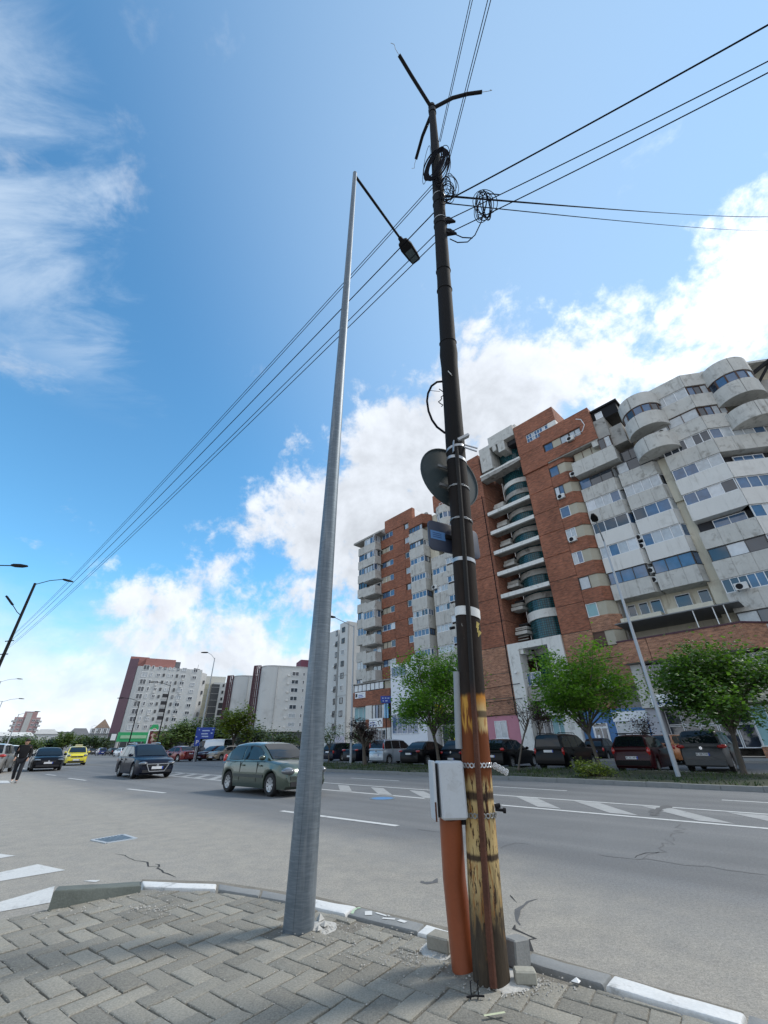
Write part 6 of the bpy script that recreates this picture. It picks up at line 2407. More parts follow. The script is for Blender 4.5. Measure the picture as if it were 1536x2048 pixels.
def wheel_mesh(r, w=.2, spokes=7):
    def mk_t():
        return MB().lathe([(r * .62, -w / 2), (r * .9, -w / 2), (r * .98, -w * .36), (r, -w * .2), (r, w * .2), (r * .98, w * .36), (r * .9, w / 2), (r * .62, w / 2), (r * .60, 0), (r * .62, -w / 2)], 28, 'y').mesh('tyre', rubber, 35)

    def mk_r():
        mb = MB().lathe([(.01, w * .30), (r * .14, w * .33), (r * .16, w * .26), (r * .17, w * .16)], 20, 'y')
        mb.lathe([(r * .54, w * .40), (r * .64, w * .46), (r * .66, w * .40), (r * .58, w * .30)], 28, 'y')
        for i in range(spokes):
            a = 2 * math.pi * i / spokes
            for da in (-.13, .13):
                mb.obox((math.cos(a) * r * .12, w * .28, math.sin(a) * r * .12), (math.cos(a + da) * r * .6, w * .36, math.sin(a + da) * r * .6), .04 * r / .3, .03, up=(0, 1, 0))
        mb.lathe([(.01, w * .1), (r * .6, w * .1)], 24, 'y', 1)
        return mb.mesh('rim', [alloy, black_pl], 35)
    return cached(('wt', round(r, 3)), mk_t), cached(('wr', round(r, 3), spokes), mk_r)


def make_car(label, pm, p, at, heading, group=None, name='parked_car', plate=None, wheels=True, lights=True, detail=2):
    """p: L W H wb fo hood belt deck cab=(rear base, rear top, front top, front base) measured from the rear bumper"""
    L, Wd, H, wb, fo = p['L'], p['W'], p['H'], p['wb'], p['fo']
    rw = p.get('rw', .30)
    sill = p.get('sill', .19)
    car = thing(name, label, p.get('cat', 'car'), tuple(at), heading, group)
    car.location = tuple(at)
    x0, x1 = -L / 2, L / 2
    xf = x1 - fo
    xr = xf - wb
    cr0, cr1, cf1, cf0 = [x0 + v for v in p['cab']]
    zb, zh, zd = p['belt'], p['hood'], p['deck']
    top = [(x0, zd - .20), (x0 + .06, zd - .07), (x0 + .16, zd), (max(cr0, x0 + .2), zb if zd >= zb - .05 else zd + .02), (cf0, zb), (cf0 + (x1 - cf0) * .55, zb + (zh - zb) * .55), (x1 - .26, zh), (x1 - .10, zh - .10), (x1 - .02, zh - .26), (x1, zh - .34)]
    if cr0 - x0 > .45:
        top[3] = (cr0, zd + .02)
        top.insert(4, (cr0 + .12, zb))
    Ra = rw * 1.16
    xs = set()
    for k in range(11):
        xs.add(x0 + L * k / 10)
    for xc in (xf, xr):
        for k in range(-8, 9):
            xs.add(xc + Ra * 1.02 * math.sin(k / 8 * math.pi / 2))
    for dx in (.0, .025, .08, .16, .3):
        xs.add(x0 + dx)
        xs.add(x1 - dx)
    xs |= {cr0, cf0, x1 - .26}
    xs = sorted(x for x in xs if x0 <= x <= x1)
    rings = []
    half = Wd / 2

    def plan(x):
        u = (x - x0) / L
        e = 1.0
        if u < .12:
            e = 1 - .12 * ((.12 - u) / .12) ** 2.2
        if u > .84:
            e = 1 - .20 * ((u - .84) / .16) ** 2.0
        return half * e
    for x in xs:
        w = plan(x)
        arch = 0
        for xc in (xf, xr):
            d = abs(x - xc)
            if d < Ra:
                arch = max(arch, rw + math.sqrt(Ra * Ra - d * d))
        zs = sill + (.08 if x < x0 + .1 or x > x1 - .1 else 0)
        zt = interp(top, x)
        lo = max(zs, arch)
        pts = [(0, zs), (w * .70, zs), (w * .70, lo), (w * .965, lo), (w * .99, min(max(zs + .12, lo + .02), zt - .1)), (w * 1.0, min(max(zs + (zt - zs) * .5, lo + .05), zt - .08)), (w * .985, max(zt - .17, min(lo + .08, zt - .06))), (w * .955, zt - .055), (w * .88, zt - .012), (w * .5, zt + .012), (0, zt + .018)]
        ring = [(x, y, z) for y, z in pts] + [(x, -y, z) for y, z in pts[-2:0:-1]]
        rings.append(ring)
    mb = MB().loft(rings)
    body = obj('body', mb, pm, car, smooth=32)
    # cabin
    def side_y(x, z):
        u = (z - zb) / (H - zb)
        return half * (.925 - .185 * max(u, 0) ** 1.15) * (1 - .05 * abs((x - (cr0 + cf0) / 2) / (cf0 - cr0) * 2) ** 2)
    roof = [(cr0, zb - .02), (cr0 + (cr1 - cr0) * .5, zb + (H - zb) * .52), (cr1, H - .05), (cr1 + (cf1 - cr1) * .3, H), (cr1 + (cf1 - cr1) * .65, H), (cf1, H - .04), (cf1 + (cf0 - cf1) * .5, zb + (H - zb) * .50), (cf0, zb - .02)]
    xs2 = sorted({cr0 + (cf0 - cr0) * k / 26 for k in range(27)} | {cr1, cf1})
    rings = []
    for x in xs2:
        zr = interp(roof, x)
        hz = max(zr - zb, .0)
        pts = [(half * .95, zb - .09), (side_y(x, zb + hz * .0), zb - .02), (side_y(x, zb + hz * .5), zb + hz * .5), (side_y(x, zb + hz * .86), zb + hz * .86), (side_y(x, zr) - .05, zb + hz * .97), (side_y(x, zr) * .6, zr + .012), (0, zr + .02)]
        rings.append([(x, y, z) for y, z in pts] + [(x, -y, z) for y, z in pts[-2::-1]])
    cab = MB().loft(rings)
    obj('cabin', cab, pm, car, smooth=38)

    # glass
    def glass_side(poly, sgn):
        pp = []
        for x, z in poly:
            pp.append((x, sgn * (side_y(x, z) + .008), z))
        c = Vector((0, 0, 0))
        for q in pp:
            c += Vector(q) / len(pp)
        inn = [(q[0], q[1] - sgn * .03, q[2]) for q in pp]
        mbx = MB()
        if sgn < 0:
            pp, inn = pp[::-1], inn[::-1]
        mbx.loft([inn, pp])
        wo = obj('side_window', mbx, glass_car, car)
        if detail > 1:
            pc_ = sum((Vector(q) for q in pp), Vector()) / len(pp)
            big = []
            for q in pp:
                d = Vector((q[0] - pc_.x, 0, q[2] - pc_.z))
                e = d + d.normalized() * .022
                big.append((pc_.x + e.x, q[1] - sgn * .004, pc_.z + e.z))
            obj('window_seal', MB().loft([[(q[0], q[1] - sgn * .03, q[2]) for q in big], big]), black_pl, wo)
        return wo

    def zroof(x):
        return interp(roof, x)
    trims = MB()
    for sgn in (1, -1):
        for (xa, xb) in p['wins']:
            xa, xb = x0 + xa, x0 + xb
            n = 6
            lo_ = [(xa + (xb - xa) * i / n, zb + .02) for i in range(n + 1)]
            hi_ = []
            for i in range(n, -1, -1):
                x = xa + (xb - xa) * i / n
                hi_.append((x, max(min(zroof(x) - .085, H - .10), zb + .04)))
            glass_side(lo_ + hi_, sgn)
    # windscreen and rear window
    for nm, xa, xb, inset in (('windscreen', cf0, cf1, 1), ('rear_window', cr0, cr1, -1)):
        n = 6
        rows = []
        for i in range(n + 1):
            u = .07 + .86 * i / n
            x = xa + (xb - xa) * u
            z = zroof(x)
            yy = max(side_y(x, z) - .085, .2)
            rows.append([(x + inset * .012, -yy + 2 * yy * k / 6, z + .020 + .010 * (1 - abs(k - 3) / 3)) for k in range(7)])
        mbx = MB()
        mbx.loft(rows, closed=False, caps=False)
        obj(nm, mbx, glass_car, car, smooth=60)
    if wheels:
        tm, rm = wheel_mesh(rw, .2, p.get('spokes', 7))
        for x in (xf, xr):
            for sgn in (1, -1):
                wo = link('wheel', tm, car, M=Matrix.Translation((x, sgn * (half - .12), rw)) @ (Matrix.Rotation(math.pi, 4, 'Z') if sgn < 0 else Matrix.Identity(4)))
                link('rim', rm, wo)
        obj('underbody', MB().box(x0 + .25, x1 - .25, -half * .7, half * .7, sill - .02, sill + .25), black_pl, car)
    if lights:
        for sgn in (1, -1):
            hl = p.get('hl', (.30, .17, .085))
            yh = plan(x1 - .2) * .80
            obj('headlight', MB().ellipsoid((x1 - .17, sgn * yh, zh - .155), hl, 14, 8), clear_lens, car, smooth=60)
            tl = p.get('tl', (.10, .07, .14))
            obj('tail_light', MB().ellipsoid((x0 + p.get('tlx', .07), sgn * (plan(x0 + .08) - .055), p.get('tlz', zd - .17)), tl, 12, 8), red_lens, car, smooth=60)
            obj('mirror', MB().ellipsoid((cf0 - .22 - .05, sgn * (half + .06), zb + .07), (.09, .11, .075), 12, 8), pm if p.get('mir', 1) else black_pl, car, smooth=60)
        gz = zh - .25
        if detail > 1 or p.get('grille'):
            gw = p.get('gw', .42)
            gm_ = black_pl
            gr = MB().box(x1 - .10, x1 + .008, -gw, gw, gz - .05, gz + .055)
            gro = obj('grille', gr, gm_, car)
            if p.get('gchrome'):
                c = MB()
                for a, b in (((-gw - .02, gz + .07), (gw + .02, gz + .07)), ((gw + .02, gz + .07), (gw * .7, gz - .24)), ((gw * .7, gz - .24), (-gw * .7, gz - .24)), ((-gw * .7, gz - .24), (-gw - .02, gz + .07))):
                    c.obox((x1 + .012, a[0], a[1]), (x1 + .012, b[0], b[1]), .03, .03)
                obj('grille_trim', c, chrome, gro)
            obj('emblem', MB().lathe([(.01, 0), (.055, 0), (.06, -.012)], 16, 'x', off=(x1 + .022, 0, gz + .01)), chrome, car, smooth=40)
        bump = MB()
        for xq in [0]:
            bump.box(x1 - .10, x1 + .012, -half * .72, half * .72, .26, .38)
        obj('bumper_intake', bump, black_pl, car)
        if p.get('sidetrim'):
            for sgn in (1, -1):
                obj('side_strip', MB().box(xr + Ra + .03, xf - Ra - .03, sgn * half - .015, sgn * half + .015, .46, .54), p['sidetrim'], car)
            obj('bumper_strip', MB().box(x1 - .14, x1 + .018, -half * .74, half * .74, .42, .52), p['sidetrim'], car)
        for sgn in (1, -1):
            doors = p.get('doors', (p['wins'][0][1] + .03,))
            for d in doors:
                obj('door_gap', MB().box(x0 + d - .006, x0 + d + .006, sgn * (half - .02), sgn * (half + .003), sill + .16, zb - .05), black_pl, car)
                obj('door_handle', MB().box(x0 + d + .09 - .2 * 0, x0 + d + .25, sgn * (half - .03), sgn * (half + .022), zb - .16, zb - .125), p.get('handle', pm), car)
    if p.get('rails'):
        for sgn in (1, -1):
            obj('roof_rail', MB().tube([(cr1 + .1, sgn * (side_y(0, H) - .08), H - .01), (cr1 + .2, sgn * (side_y(0, H) - .08), H + .05), (cf1 - .25, sgn * (side_y(0, H) - .08), H + .05), (cf1 - .1, sgn * (side_y(0, H) - .08), H - .01)], .018, 8), p['rails'], car, smooth=60)
    if p.get('bars'):
        for xx in p['bars']:
            obj('roof_bar', MB().box(x0 + xx - .025, x0 + xx + .025, -half * .86, half * .86, H + .06, H + .095), dark_metal, car)
    pz = p.get('plz', .55)
    for front in (0, 1):
        xx = x1 + .022 if front else x0 - .012
        zz = p.get('fplz', .36) if front else pz
        pl = obj('number_plate', MB().box(xx - .012, xx + .006 if front else xx, -.26, .26, zz - .056, zz + .056), plate_w, car)
        sg = 1 if front else -1
        obj('plate_band', MB().box(xx + (.006 if front else -.016), xx + (.009 if front else -.012), -.26 if not front else -.26, -.21, zz - .054, zz + .054) if not front else MB().box(xx + .006, xx + .009, .21, .26, zz - .054, zz + .054), plate_b, pl)
        if plate and ((front and p.get('shows', 'rear') == 'front') or (not front and p.get('shows', 'rear') == 'rear')):
            tm_ = text_mesh(plate, .105)
            tm_.materials.append(ink)
            Mt = Matrix.Translation((xx + (.009 if front else -.0165), (.02 if not front else -.02), zz)) @ Matrix.Rotation(R(90 if front else -90), 4, 'Z') @ Matrix.Rotation(R(90), 4, 'X')
            link('plate_text', tm_, pl, M=Mt)
    if p.get('rear_bumper'):
        obj('rear_bumper', MB().box(x0 - .04, x0 + .16, -half * .84, half * .84, .30, .50), p['rear_bumper'], car)
    if p.get('rear_emblem'):
        obj('emblem', MB().lathe([(.01, 0), (.06, 0), (.065, .012)], 18, 'x', off=(x0 - .012, 0, zd - .14)), chrome, car, smooth=40)
    obj('tailgate_line', MB().box(x0 - .004, x0 + .03, -half * .80, half * .80, pz + .12, pz + .13), black_pl, car)
    return car


HATCH = dict(L=3.81, W=1.66, H=1.42, wb=2.47, fo=.76, hood=.80, belt=.92, deck=.92, cab=(.03, .58, 2.08, 2.92), wins=((.40, 1.27), (1.35, 2.42)), rw=.30, plz=.62)
WAGON = dict(L=4.77, W=1.82, H=1.50, wb=2.71, fo=.93, hood=.80, belt=.93, deck=.93, cab=(.03, .40, 2.45, 3.45), wins=((.25, 1.05), (1.12, 1.98), (2.05, 2.98)), rw=.33, plz=.75)
SEDAN = dict(L=4.55, W=1.78, H=1.43, wb=2.72, fo=.86, hood=.83, belt=.92, deck=.98, cab=(.55, 1.15, 2.30, 3.25), wins=((1.0, 1.78), (1.86, 2.78)), rw=.32, plz=.72)
SUV = dict(L=4.43, W=1.81, H=1.68, wb=2.60, fo=.90, hood=1.02, belt=1.10, deck=1.10, cab=(.03, .42, 2.30, 3.20), wins=((.30, .92), (1.0, 1.85), (1.93, 2.78)), rw=.36, plz=.72, sill=.26)
VAN = dict(L=4.45, W=1.78, H=1.66, wb=2.90, fo=.80, hood=.98, belt=1.02, deck=1.02, cab=(.02, .16, 2.55, 3.45), wins=((.22, 1.05), (1.12, 1.95), (2.02, 2.98)), rw=.31, plz=.70, sill=.22)
MPV = dict(L=4.04, W=1.69, H=1.62, wb=2.63, fo=.80, hood=.98, belt=1.0, deck=1.0, cab=(.02, .35, 2.35, 3.30), wins=((.25, .95), (1.03, 1.85), (1.93, 2.85)), rw=.30, plz=.60, rear_emblem=1)

G_PARK = 'cars parked nose-in along the verge'
G_ROAD = 'cars driving towards the camera'
G_FAR = 'cars parked in the distance'
black_p = paint('black', (.004, .004, .005), .3, .12, 0, .15)
navy_p = paint('navy', (.005, .008, .020), .3, .15, 0, .15)
blackblue_p = paint('blue_black', (.004, .005, .009), .3, .16, 0, .15)
sage = paint('sage_green', (.058, .082, .060), metal=.45, rough=.3)
silver_p = paint('silver_blue', (.40, .45, .50), metal=.5, rough=.3)
grey_p = paint('graphite', (.040, .042, .045), metal=.2, rough=.45, coat=.2)
darkred = paint('dark_red', (.040, .004, .007), .3, .2, 0, .2)
redp = paint('red', (.20, .018, .015))
taxi_p = paint('taxi_yellow', (.72, .62, .02), metal=0)
white_p = paint('white', (.70, .72, .74), metal=0)
copper = paint('copper', (.40, .14, .035))
blue_p = paint('blue', (.02, .035, .16))
beige_p = paint('tan', (.30, .24, .17))


# hero: green hatchback
f = G(542, 1593)
hd = R(-42)
h = Vector((math.cos(hd), math.sin(hd), 0))
lft = Vector((-h.y, h.x, 0))
cen = f + lft * .72 - h * 1.145
green = make_car('sage green five-door hatchback driving past behind the steel lamp', sage, dict(HATCH, W=1.70, gw=.34, sidetrim=mat('green_black_trim', (.035, .045, .040), .5), hl=(.26, .19, .10), spokes=8, shows='front', doors=(1.29, 2.3), bars=None, tlz=.95), cen, hd, None, 'hatchback', None)
obj('aerial', MB().tube([(-.0, 0, 1.42), (-.12, 0, 1.46), (-.2, 0, 1.62)], .008, 6), black_pl, green, smooth=60)
for sgn in (1, -1):
    obj('fog_lamp', MB().lathe([(.01, 0), (.06, 0), (.07, -.03)], 16, 'x', off=(3.81 / 2 + .0, sgn * .5, .33)), clear_lens, green, smooth=40)
    obj('wiper', MB().obox((.96, sgn * .05, 0.965), (.88, sgn * .55 , 1.01), .03, .02), black_pl, green)
# dark estate car with chrome grille
f = G(264, 1557.5)
hd = R(-48)
h = Vector((math.cos(hd), math.sin(hd), 0))
lft = Vector((-h.y, h.x, 0))
make_car('dark navy estate car with a chrome grille driving towards the camera', navy_p, dict(WAGON, gw=.50, gchrome=1, rails=chrome, hl=(.24, .20, .085), shows='front', fplz=.46, doors=(1.1, 2.02)), f + lft * .79 - h * 1.455, hd, G_ROAD, 'estate_car', None)
# dark saloon and the yellow taxi behind it
f, g_ = G(57, 1542.5), G(121, 1541)
mid = (f + g_) / 2
hd = R(-50)
h = Vector((math.cos(hd), math.sin(hd), 0))
make_car('dark blue saloon with bright headlights behind the walking man', blackblue_p, dict(SEDAN, W=1.84, gw=.40, hl=(.26, .20, .075), shows='front', fplz=.5), mid - h * 1.4, hd, G_ROAD, 'saloon_car', None)
t = G(148, 1531)
hd = R(-53)
h = Vector((math.cos(hd), math.sin(hd), 0))
taxi = make_car('yellow taxi behind the dark blue saloon', taxi_p, dict(SEDAN, W=1.74, H=1.53, gw=.46, hood=.95, belt=1.0, deck=1.02, sill=.22, hl=(.2, .17, .1), shows='front', fplz=.46), t - h * 1.7, hd, G_ROAD, 'taxi', None)
obj('roof_sign', rbox(MB(), -.1, .1, -.3, .3, 1.56, 1.70, .03).xf(Matrix.Translation((-.1, 0, 0))), mat('taxi_sign', (.55, .52, .35), .5), taxi)
# cars at the left edge
c = G(12, 1534)
hd = R(140)
h = Vector((math.cos(hd), math.sin(hd), 0))
make_car('white off-road car partly hidden behind the walking man', white_p, dict(SUV, H=1.70), c + h * 1.6 + Vector((-.9, .9, 0)), hd, None, 'off_road_car')
c = G(4, 1549)
hd = R(118)
h = Vector((math.cos(hd), math.sin(hd), 0))
make_car('grey car cut off by the left edge showing its tail lamp', mat('paint_pewter', (.34, .34, .33), .3, metal=.4, var=.03, coat=1), dict(SUV, tlz=1.0, tl=(.12, .2, .09)), c + h * 2.2 + Vector((-1.5, .1, 0)), hd, None, 'off_road_car')
t = G(200, 1511)
make_car('small dark blue car driving away in the distance', blue_p, dict(HATCH, H=1.5), Vector((t.x, t.y, 0)), R(132), None, 'hatchback', detail=1)

# parked row along the verge, tails towards the road
PHD = R(46)
ph = Vector((math.cos(PHD), math.sin(PHD), 0))


def park(px, py, label, pm, p, z=.03, rear=True, hd=PHD, name='parked_car', plate=None, group=G_PARK):
    c = G(px, py, z)
    h = Vector((math.cos(hd), math.sin(hd), 0))
    return make_car(label, pm, p, c + h * (p['L'] / 2 if rear else -p['L'] / 2), hd, group, name, plate)


park(1419, 1547, 'graphite grey off-road car parked tail-out under the right-hand tree', grey_p, dict(SUV, tl=(.10, .20, .085), tlz=1.02, tlx=.09, rear_bumper=mat('grey_bumper', (.06, .065, .07), .4), rear_emblem=1), plate='BC 08 TNC')
park(1272, 1546.5, 'dark red hatchback with roof bars parked beside the slim lamp post', darkred, dict(HATCH, L=4.02, W=1.75, H=1.52, wb=2.59, belt=1.0, deck=1.0, hood=.92, cab=(.03, .45, 2.1, 3.0), tlz=.86, tl=(.08, .09, .17), plz=.60, bars=(1.0, 1.7), rails=dark_metal, rear_bumper=black_p), plate='BC 01 AFV')
park(1104, 1541, 'black estate van with roof rails parked beside the blue-tiled shop', black_p, dict(VAN, rails=dark_metal, tlz=.85, tl=(.08, .07, .20), plz=.86))
park(985, 1538, 'black hatchback parked just right of the rusty pole', black_p, dict(HATCH, L=4.25, W=1.75, H=1.46, wb=2.61, tlz=.95, tl=(.14, .13, .09)))
park(903, 1532, 'black hatchback parked just left of the rusty pole, number plate low', blackblue_p, dict(HATCH, L=4.2, W=1.76, H=1.48, wb=2.58, plz=.40, tl=(.1, .13, .1), rear_emblem=1))
park(818, 1533, 'black saloon with sloping tail parked next to the silver people carrier', black_p, dict(SEDAN, tl=(.08, .20, .07), tlz=.86))
park(752, 1529, 'silver people carrier parked between two black saloons', silver_p, dict(MPV, tl=(.06, .06, .24), tlz=1.15))
park(698, 1528, 'black saloon parked beside the bare dark shrub, tail lamp glowing', blackblue_p, dict(SEDAN, L=4.6, tl=(.10, .20, .075), tlz=.93, plz=.52))
park(654, 1523, 'dark teal estate car parked behind the steel lamp', navy_p, dict(WAGON, H=1.48))
# second row behind
park(1192, 1522, 'dark car parked further in behind the black estate van', black_p, dict(HATCH, H=1.5), group='cars parked near the shopfronts')
park(1330, 1530, 'copper-brown car parked beyond the dark red hatchback', copper, dict(SUV, H=1.6), hd=R(34), group='cars parked near the shopfronts')
# far row left of the hatchback
for i, (px, py, lab, pm, kind, hd) in enumerate(((352, 1523, 'red saloon parked beyond the navy estate car', redp, SEDAN, 150), (378, 1519, 'dark blue car parked by the parking sign', navy_p, HATCH, 170), (425, 1521, 'dark red car with white lamps parked beyond the grass end', darkred, HATCH, -120), (446, 1521, 'tan and brown car parked just left of the green hatchback', beige_p, HATCH, -115), (330, 1513, 'white car parked under the billboard', white_p, HATCH, 10), (318, 1512, 'silver car parked behind the navy estate car', silver_p, SEDAN, 150), (462, 1519, 'black car parked behind the green hatchback roof', black_p, HATCH, -118), (240, 1513, 'white hatchback parked far behind the navy estate car', white_p, HATCH, 140), (222, 1511, 'black car in the far row before the leaning block', black_p, SEDAN, 140), (180, 1509.5, 'grey car at the end of the far row', grey_p, SEDAN, 135), (256, 1512, 'black hatchback partly behind the navy estate car', black_p, HATCH, 140), (361, 1512, 'pale car parked in the far row by the trees', white_p, SEDAN, 20))):
    c = G(px, py, .0)
    c.z = .02
    make_car(lab, pm, dict(kind), c, R(hd), G_FAR, 'parked_car', detail=1)
vc = G(420, 1518)
make_car('long white van parked behind the parking sign', white_p, dict(VAN, L=5.6, W=2.0, H=2.2, wb=3.4, belt=1.25, hood=1.15, deck=1.25, cab=(.02, .12, 3.9, 4.9), wins=((3.3, 4.2),), cat='van', rw=.34), vc, R(155), None, 'van', detail=1)
for i, (px, py, lab, pm) in enumerate(((590, 1510, 'dark car glimpsed between the green hatchback and the steel lamp', black_p),)):
    c = G(px, py)
    make_car(lab, pm, dict(HATCH), c, R(40), G_FAR, 'parked_car', detail=1)

# ================================================================== PERSON
def skin_obj(name, verts, edges, radii, m, parent, root=0, sub=2):
    me = bpy.data.meshes.new(name)
    me.from_pydata(verts, edges, [])
    me.materials.append(m)
    o = link(name, me, parent)
    md = o.modifiers.new('skin', 'SKIN')
    md.use_smooth_shade = True
    sv = me.skin_vertices[0].data
    for i, r in enumerate(radii):
        rr_ = r if isinstance(r, tuple) else (r, r)
        sv[i].radius = rr_
        sv[i].use_root = (i == root)
    ms = o.modifiers.new('sub', 'SUBSURF')
    ms.levels = ms.render_levels = sub
    return o


skin_m = mat('skin', (.42, .25, .18), .6, var=.05)
cloth_b = mat('black_cloth', (.010, .010, .012), .9, var=.2, vs=20)
denim = mat('dark_trousers', (.014, .016, .022), .9, var=.2, vs=15)
hair_m = mat('dark_hair', (.018, .012, .009), .7)
shoe_m = mat('white_shoe', (.55, .55, .55), .6)
pb0 = G(26, 1566)
man = thing('person', 'man in a black jacket and dark trousers walking across the road at the left', 'person', tuple(pb0), R(-60))
# local frame: faces +x, left is +y; walking, leaning a little forward
J = dict(pel=(.02, 0, .95), waist=(.04, 0, 1.08), chest=(.09, 0, 1.32), neck=(.13, 0, 1.50), head=(.17, .0, 1.60), crown=(.18, 0, 1.72),
         hipL=(.02, .10, .90), kneeL=(.16, .11, .50), ankL=(.14, .11, .09), toeL=(.30, .12, .045), hipR=(.02, -.10, .90), kneeR=(-.02, -.11, .50), ankR=(-.30, -.11, .14), toeR=(-.17, -.12, .05),
         shL=(.10, .19, 1.43), elL=(.02, .27, 1.16), wrL=(.18, .25, .96), shR=(.10, -.19, 1.43), elR=(.05, -.27, 1.15), wrR=(.26, -.22, 1.00))
keys = list(J)
idx = {k: i for i, k in enumerate(keys)}
edges = [('pel', 'waist'), ('waist', 'chest'), ('chest', 'neck'), ('neck', 'head'), ('head', 'crown'), ('pel', 'hipL'), ('hipL', 'kneeL'), ('kneeL', 'ankL'), ('ankL', 'toeL'), ('pel', 'hipR'), ('hipR', 'kneeR'), ('kneeR', 'ankR'), ('ankR', 'toeR'), ('chest', 'shL'), ('shL', 'elL'), ('elL', 'wrL'), ('chest', 'shR'), ('shR', 'elR'), ('elR', 'wrR')]
rad = dict(pel=.115, waist=.105, chest=.12, neck=.055, head=.088, crown=.075, hipL=.085, hipR=.085, kneeL=.058, kneeR=.058, ankL=.042, ankR=.042, toeL=.035, toeR=.035, shL=.06, shR=.06, elL=.045, elR=.045, wrL=.03, wrR=.03)
vs, es, rs_ = [J[k] for k in keys], [(idx[a], idx[b]) for a, b in edges], [rad[k] for k in keys]
for s, wr in (('L', (.18, .25, .96)), ('R', (.26, -.22, 1.00))):
    wi = idx['wr' + s]
    sg = 1 if s == 'L' else -1
    pal = Vector(wr) + Vector((.05, 0, -.05))
    vs.append(tuple(pal))
    rs_.append((.038, .02))
    pi_ = len(vs) - 1
    es.append((wi, pi_))
    for fi in range(4):
        b0 = pal + Vector((.03, (fi - 1.5) * .018, -.03))
        t0_ = b0 + Vector((.03, 0, -.035 - .006 * (1.5 - abs(fi - 1.5))))
        vs += [tuple(b0), tuple(t0_)]
        rs_ += [.009, .008]
        es += [(pi_, len(vs) - 2), (len(vs) - 2, len(vs) - 1)]
    th = pal + Vector((.035, -.035 * sg, -.005))
    vs.append(tuple(th))
    rs_.append(.010)
    es.append((pi_, len(vs) - 1))
body = skin_obj('body', vs, es, rs_, skin_m, man, idx['pel'])


def garment(name, ks, grow, m, root, extra=None):
    kk = list(ks)
    ii = {k: i for i, k in enumerate(kk)}
    ee = [(ii[a], ii[b]) for a, b in edges if a in ii and b in ii]
    v = [J[k] for k in kk]
    rr_ = [rad[k] + grow.get(k, .02) for k in kk]
    return skin_obj(name, v, ee, rr_, m, man, ii[root])


garment('jacket', ('pel', 'waist', 'chest', 'neck', 'shL', 'elL', 'wrL', 'shR', 'elR', 'wrR'), dict(pel=.06, waist=.06, chest=.06, neck=.025, shL=.045, shR=.045, elL=.04, elR=.04, wrL=.03, wrR=.03), cloth_b, 'chest')
garment('trousers', ('pel', 'hipL', 'kneeL', 'ankL', 'hipR', 'kneeR', 'ankR'), dict(pel=.04, hipL=.02, hipR=.02, ankL=.03, ankR=.03), denim, 'pel')
obj('hair', MB().ellipsoid((.15, 0, 1.70), (.115, .098, .085), 14, 8), hair_m, man, smooth=60)
obj('collar', MB().lathe([(.085, 1.46), (.07, 1.535)], 14, off=(.125, 0, 0)), cloth_b, man, smooth=60)
for sgn in (1, -1):
    obj('ear', MB().ellipsoid((.17, sgn * .092, 1.625), (.02, .012, .03), 8, 6), skin_m, man, smooth=60)
    obj('eye', MB().ellipsoid((.252, sgn * .033, 1.645), (.010, .014, .009), 8, 6), ink, man, smooth=60)
obj('nose', MB().ellipsoid((.268, 0, 1.615), (.020, .014, .024), 8, 6), skin_m, man, smooth=60)
obj('mouth', MB().ellipsoid((.248, 0, 1.573), (.012, .024, .006), 8, 6), mat('lips', (.28, .12, .10), .6), man, smooth=60)
for k, s in (('L', 1), ('R', 1)):
    a, t_ = Vector(J['ank' + k]), Vector(J['toe' + k])
    obj('shoe', MB().tube([a + Vector((-.06, 0, -.03)), a + Vector((.02, 0, -.035)), t_ + Vector((-.02, 0, 0)), t_ + Vector((.03, 0, -.005))], [.035, .048, .042, .02], 10), shoe_m if k == 'R' else mat('grey_shoe', (.2, .2, .21), .6), man, smooth=60)
# ================================================================== TREES AND SHRUBS
def leaf_mat(name, dark, light, trans=.35):
    m = bpy.data.materials.new(name)
    m.use_nodes = True
    t, b = tree_of(m)
    geo = N(t, 'ShaderNodeNewGeometry')
    f = math_(t, 'ADD', math_(t, 'MULTIPLY', geo.outputs['Random Per Island'], .8), math_(t, 'MULTIPLY', smooth(t, noise_(t, geo.outputs['Position'], 1.3, 4), .3, .7), .45))
    c = mixc(t, f, dark, light)
    t.links.new(c, b.inputs['Base Color'])
    b.inputs['Roughness'].default_value = .5
    tr = N(t, 'ShaderNodeBsdfTranslucent')
    t.links.new(mixc(t, 1.0, c, (1.5, 1.7, .7), 'MULTIPLY'), tr.inputs['Color'])
    mx = N(t, 'ShaderNodeMixShader')
    mx.inputs[0].default_value = trans
    t.links.new(b.outputs[0], mx.inputs[1])
    t.links.new(tr.outputs[0], mx.inputs[2])
    t.links.new(mx.outputs[0], t.nodes['Material Output'].inputs['Surface'])
    return m


leaf_g = leaf_mat('leaf_green', (.05, .115, .018), (.17, .30, .045), .5)
leaf_d = leaf_mat('leaf_deep_green', (.028, .072, .015), (.10, .185, .036), .45)
leaf_y = leaf_mat('leaf_yellow_green', (.06, .10, .012), (.20, .24, .03))
leaf_p = leaf_mat('leaf_plum', (.018, .010, .012), (.055, .022, .024), .2)
leaf_f = leaf_mat('leaf_far', (.045, .085, .028), (.13, .18, .05), .3)
leaf_fd = leaf_mat('leaf_far_dark', (.022, .042, .02), (.06, .09, .035), .25)


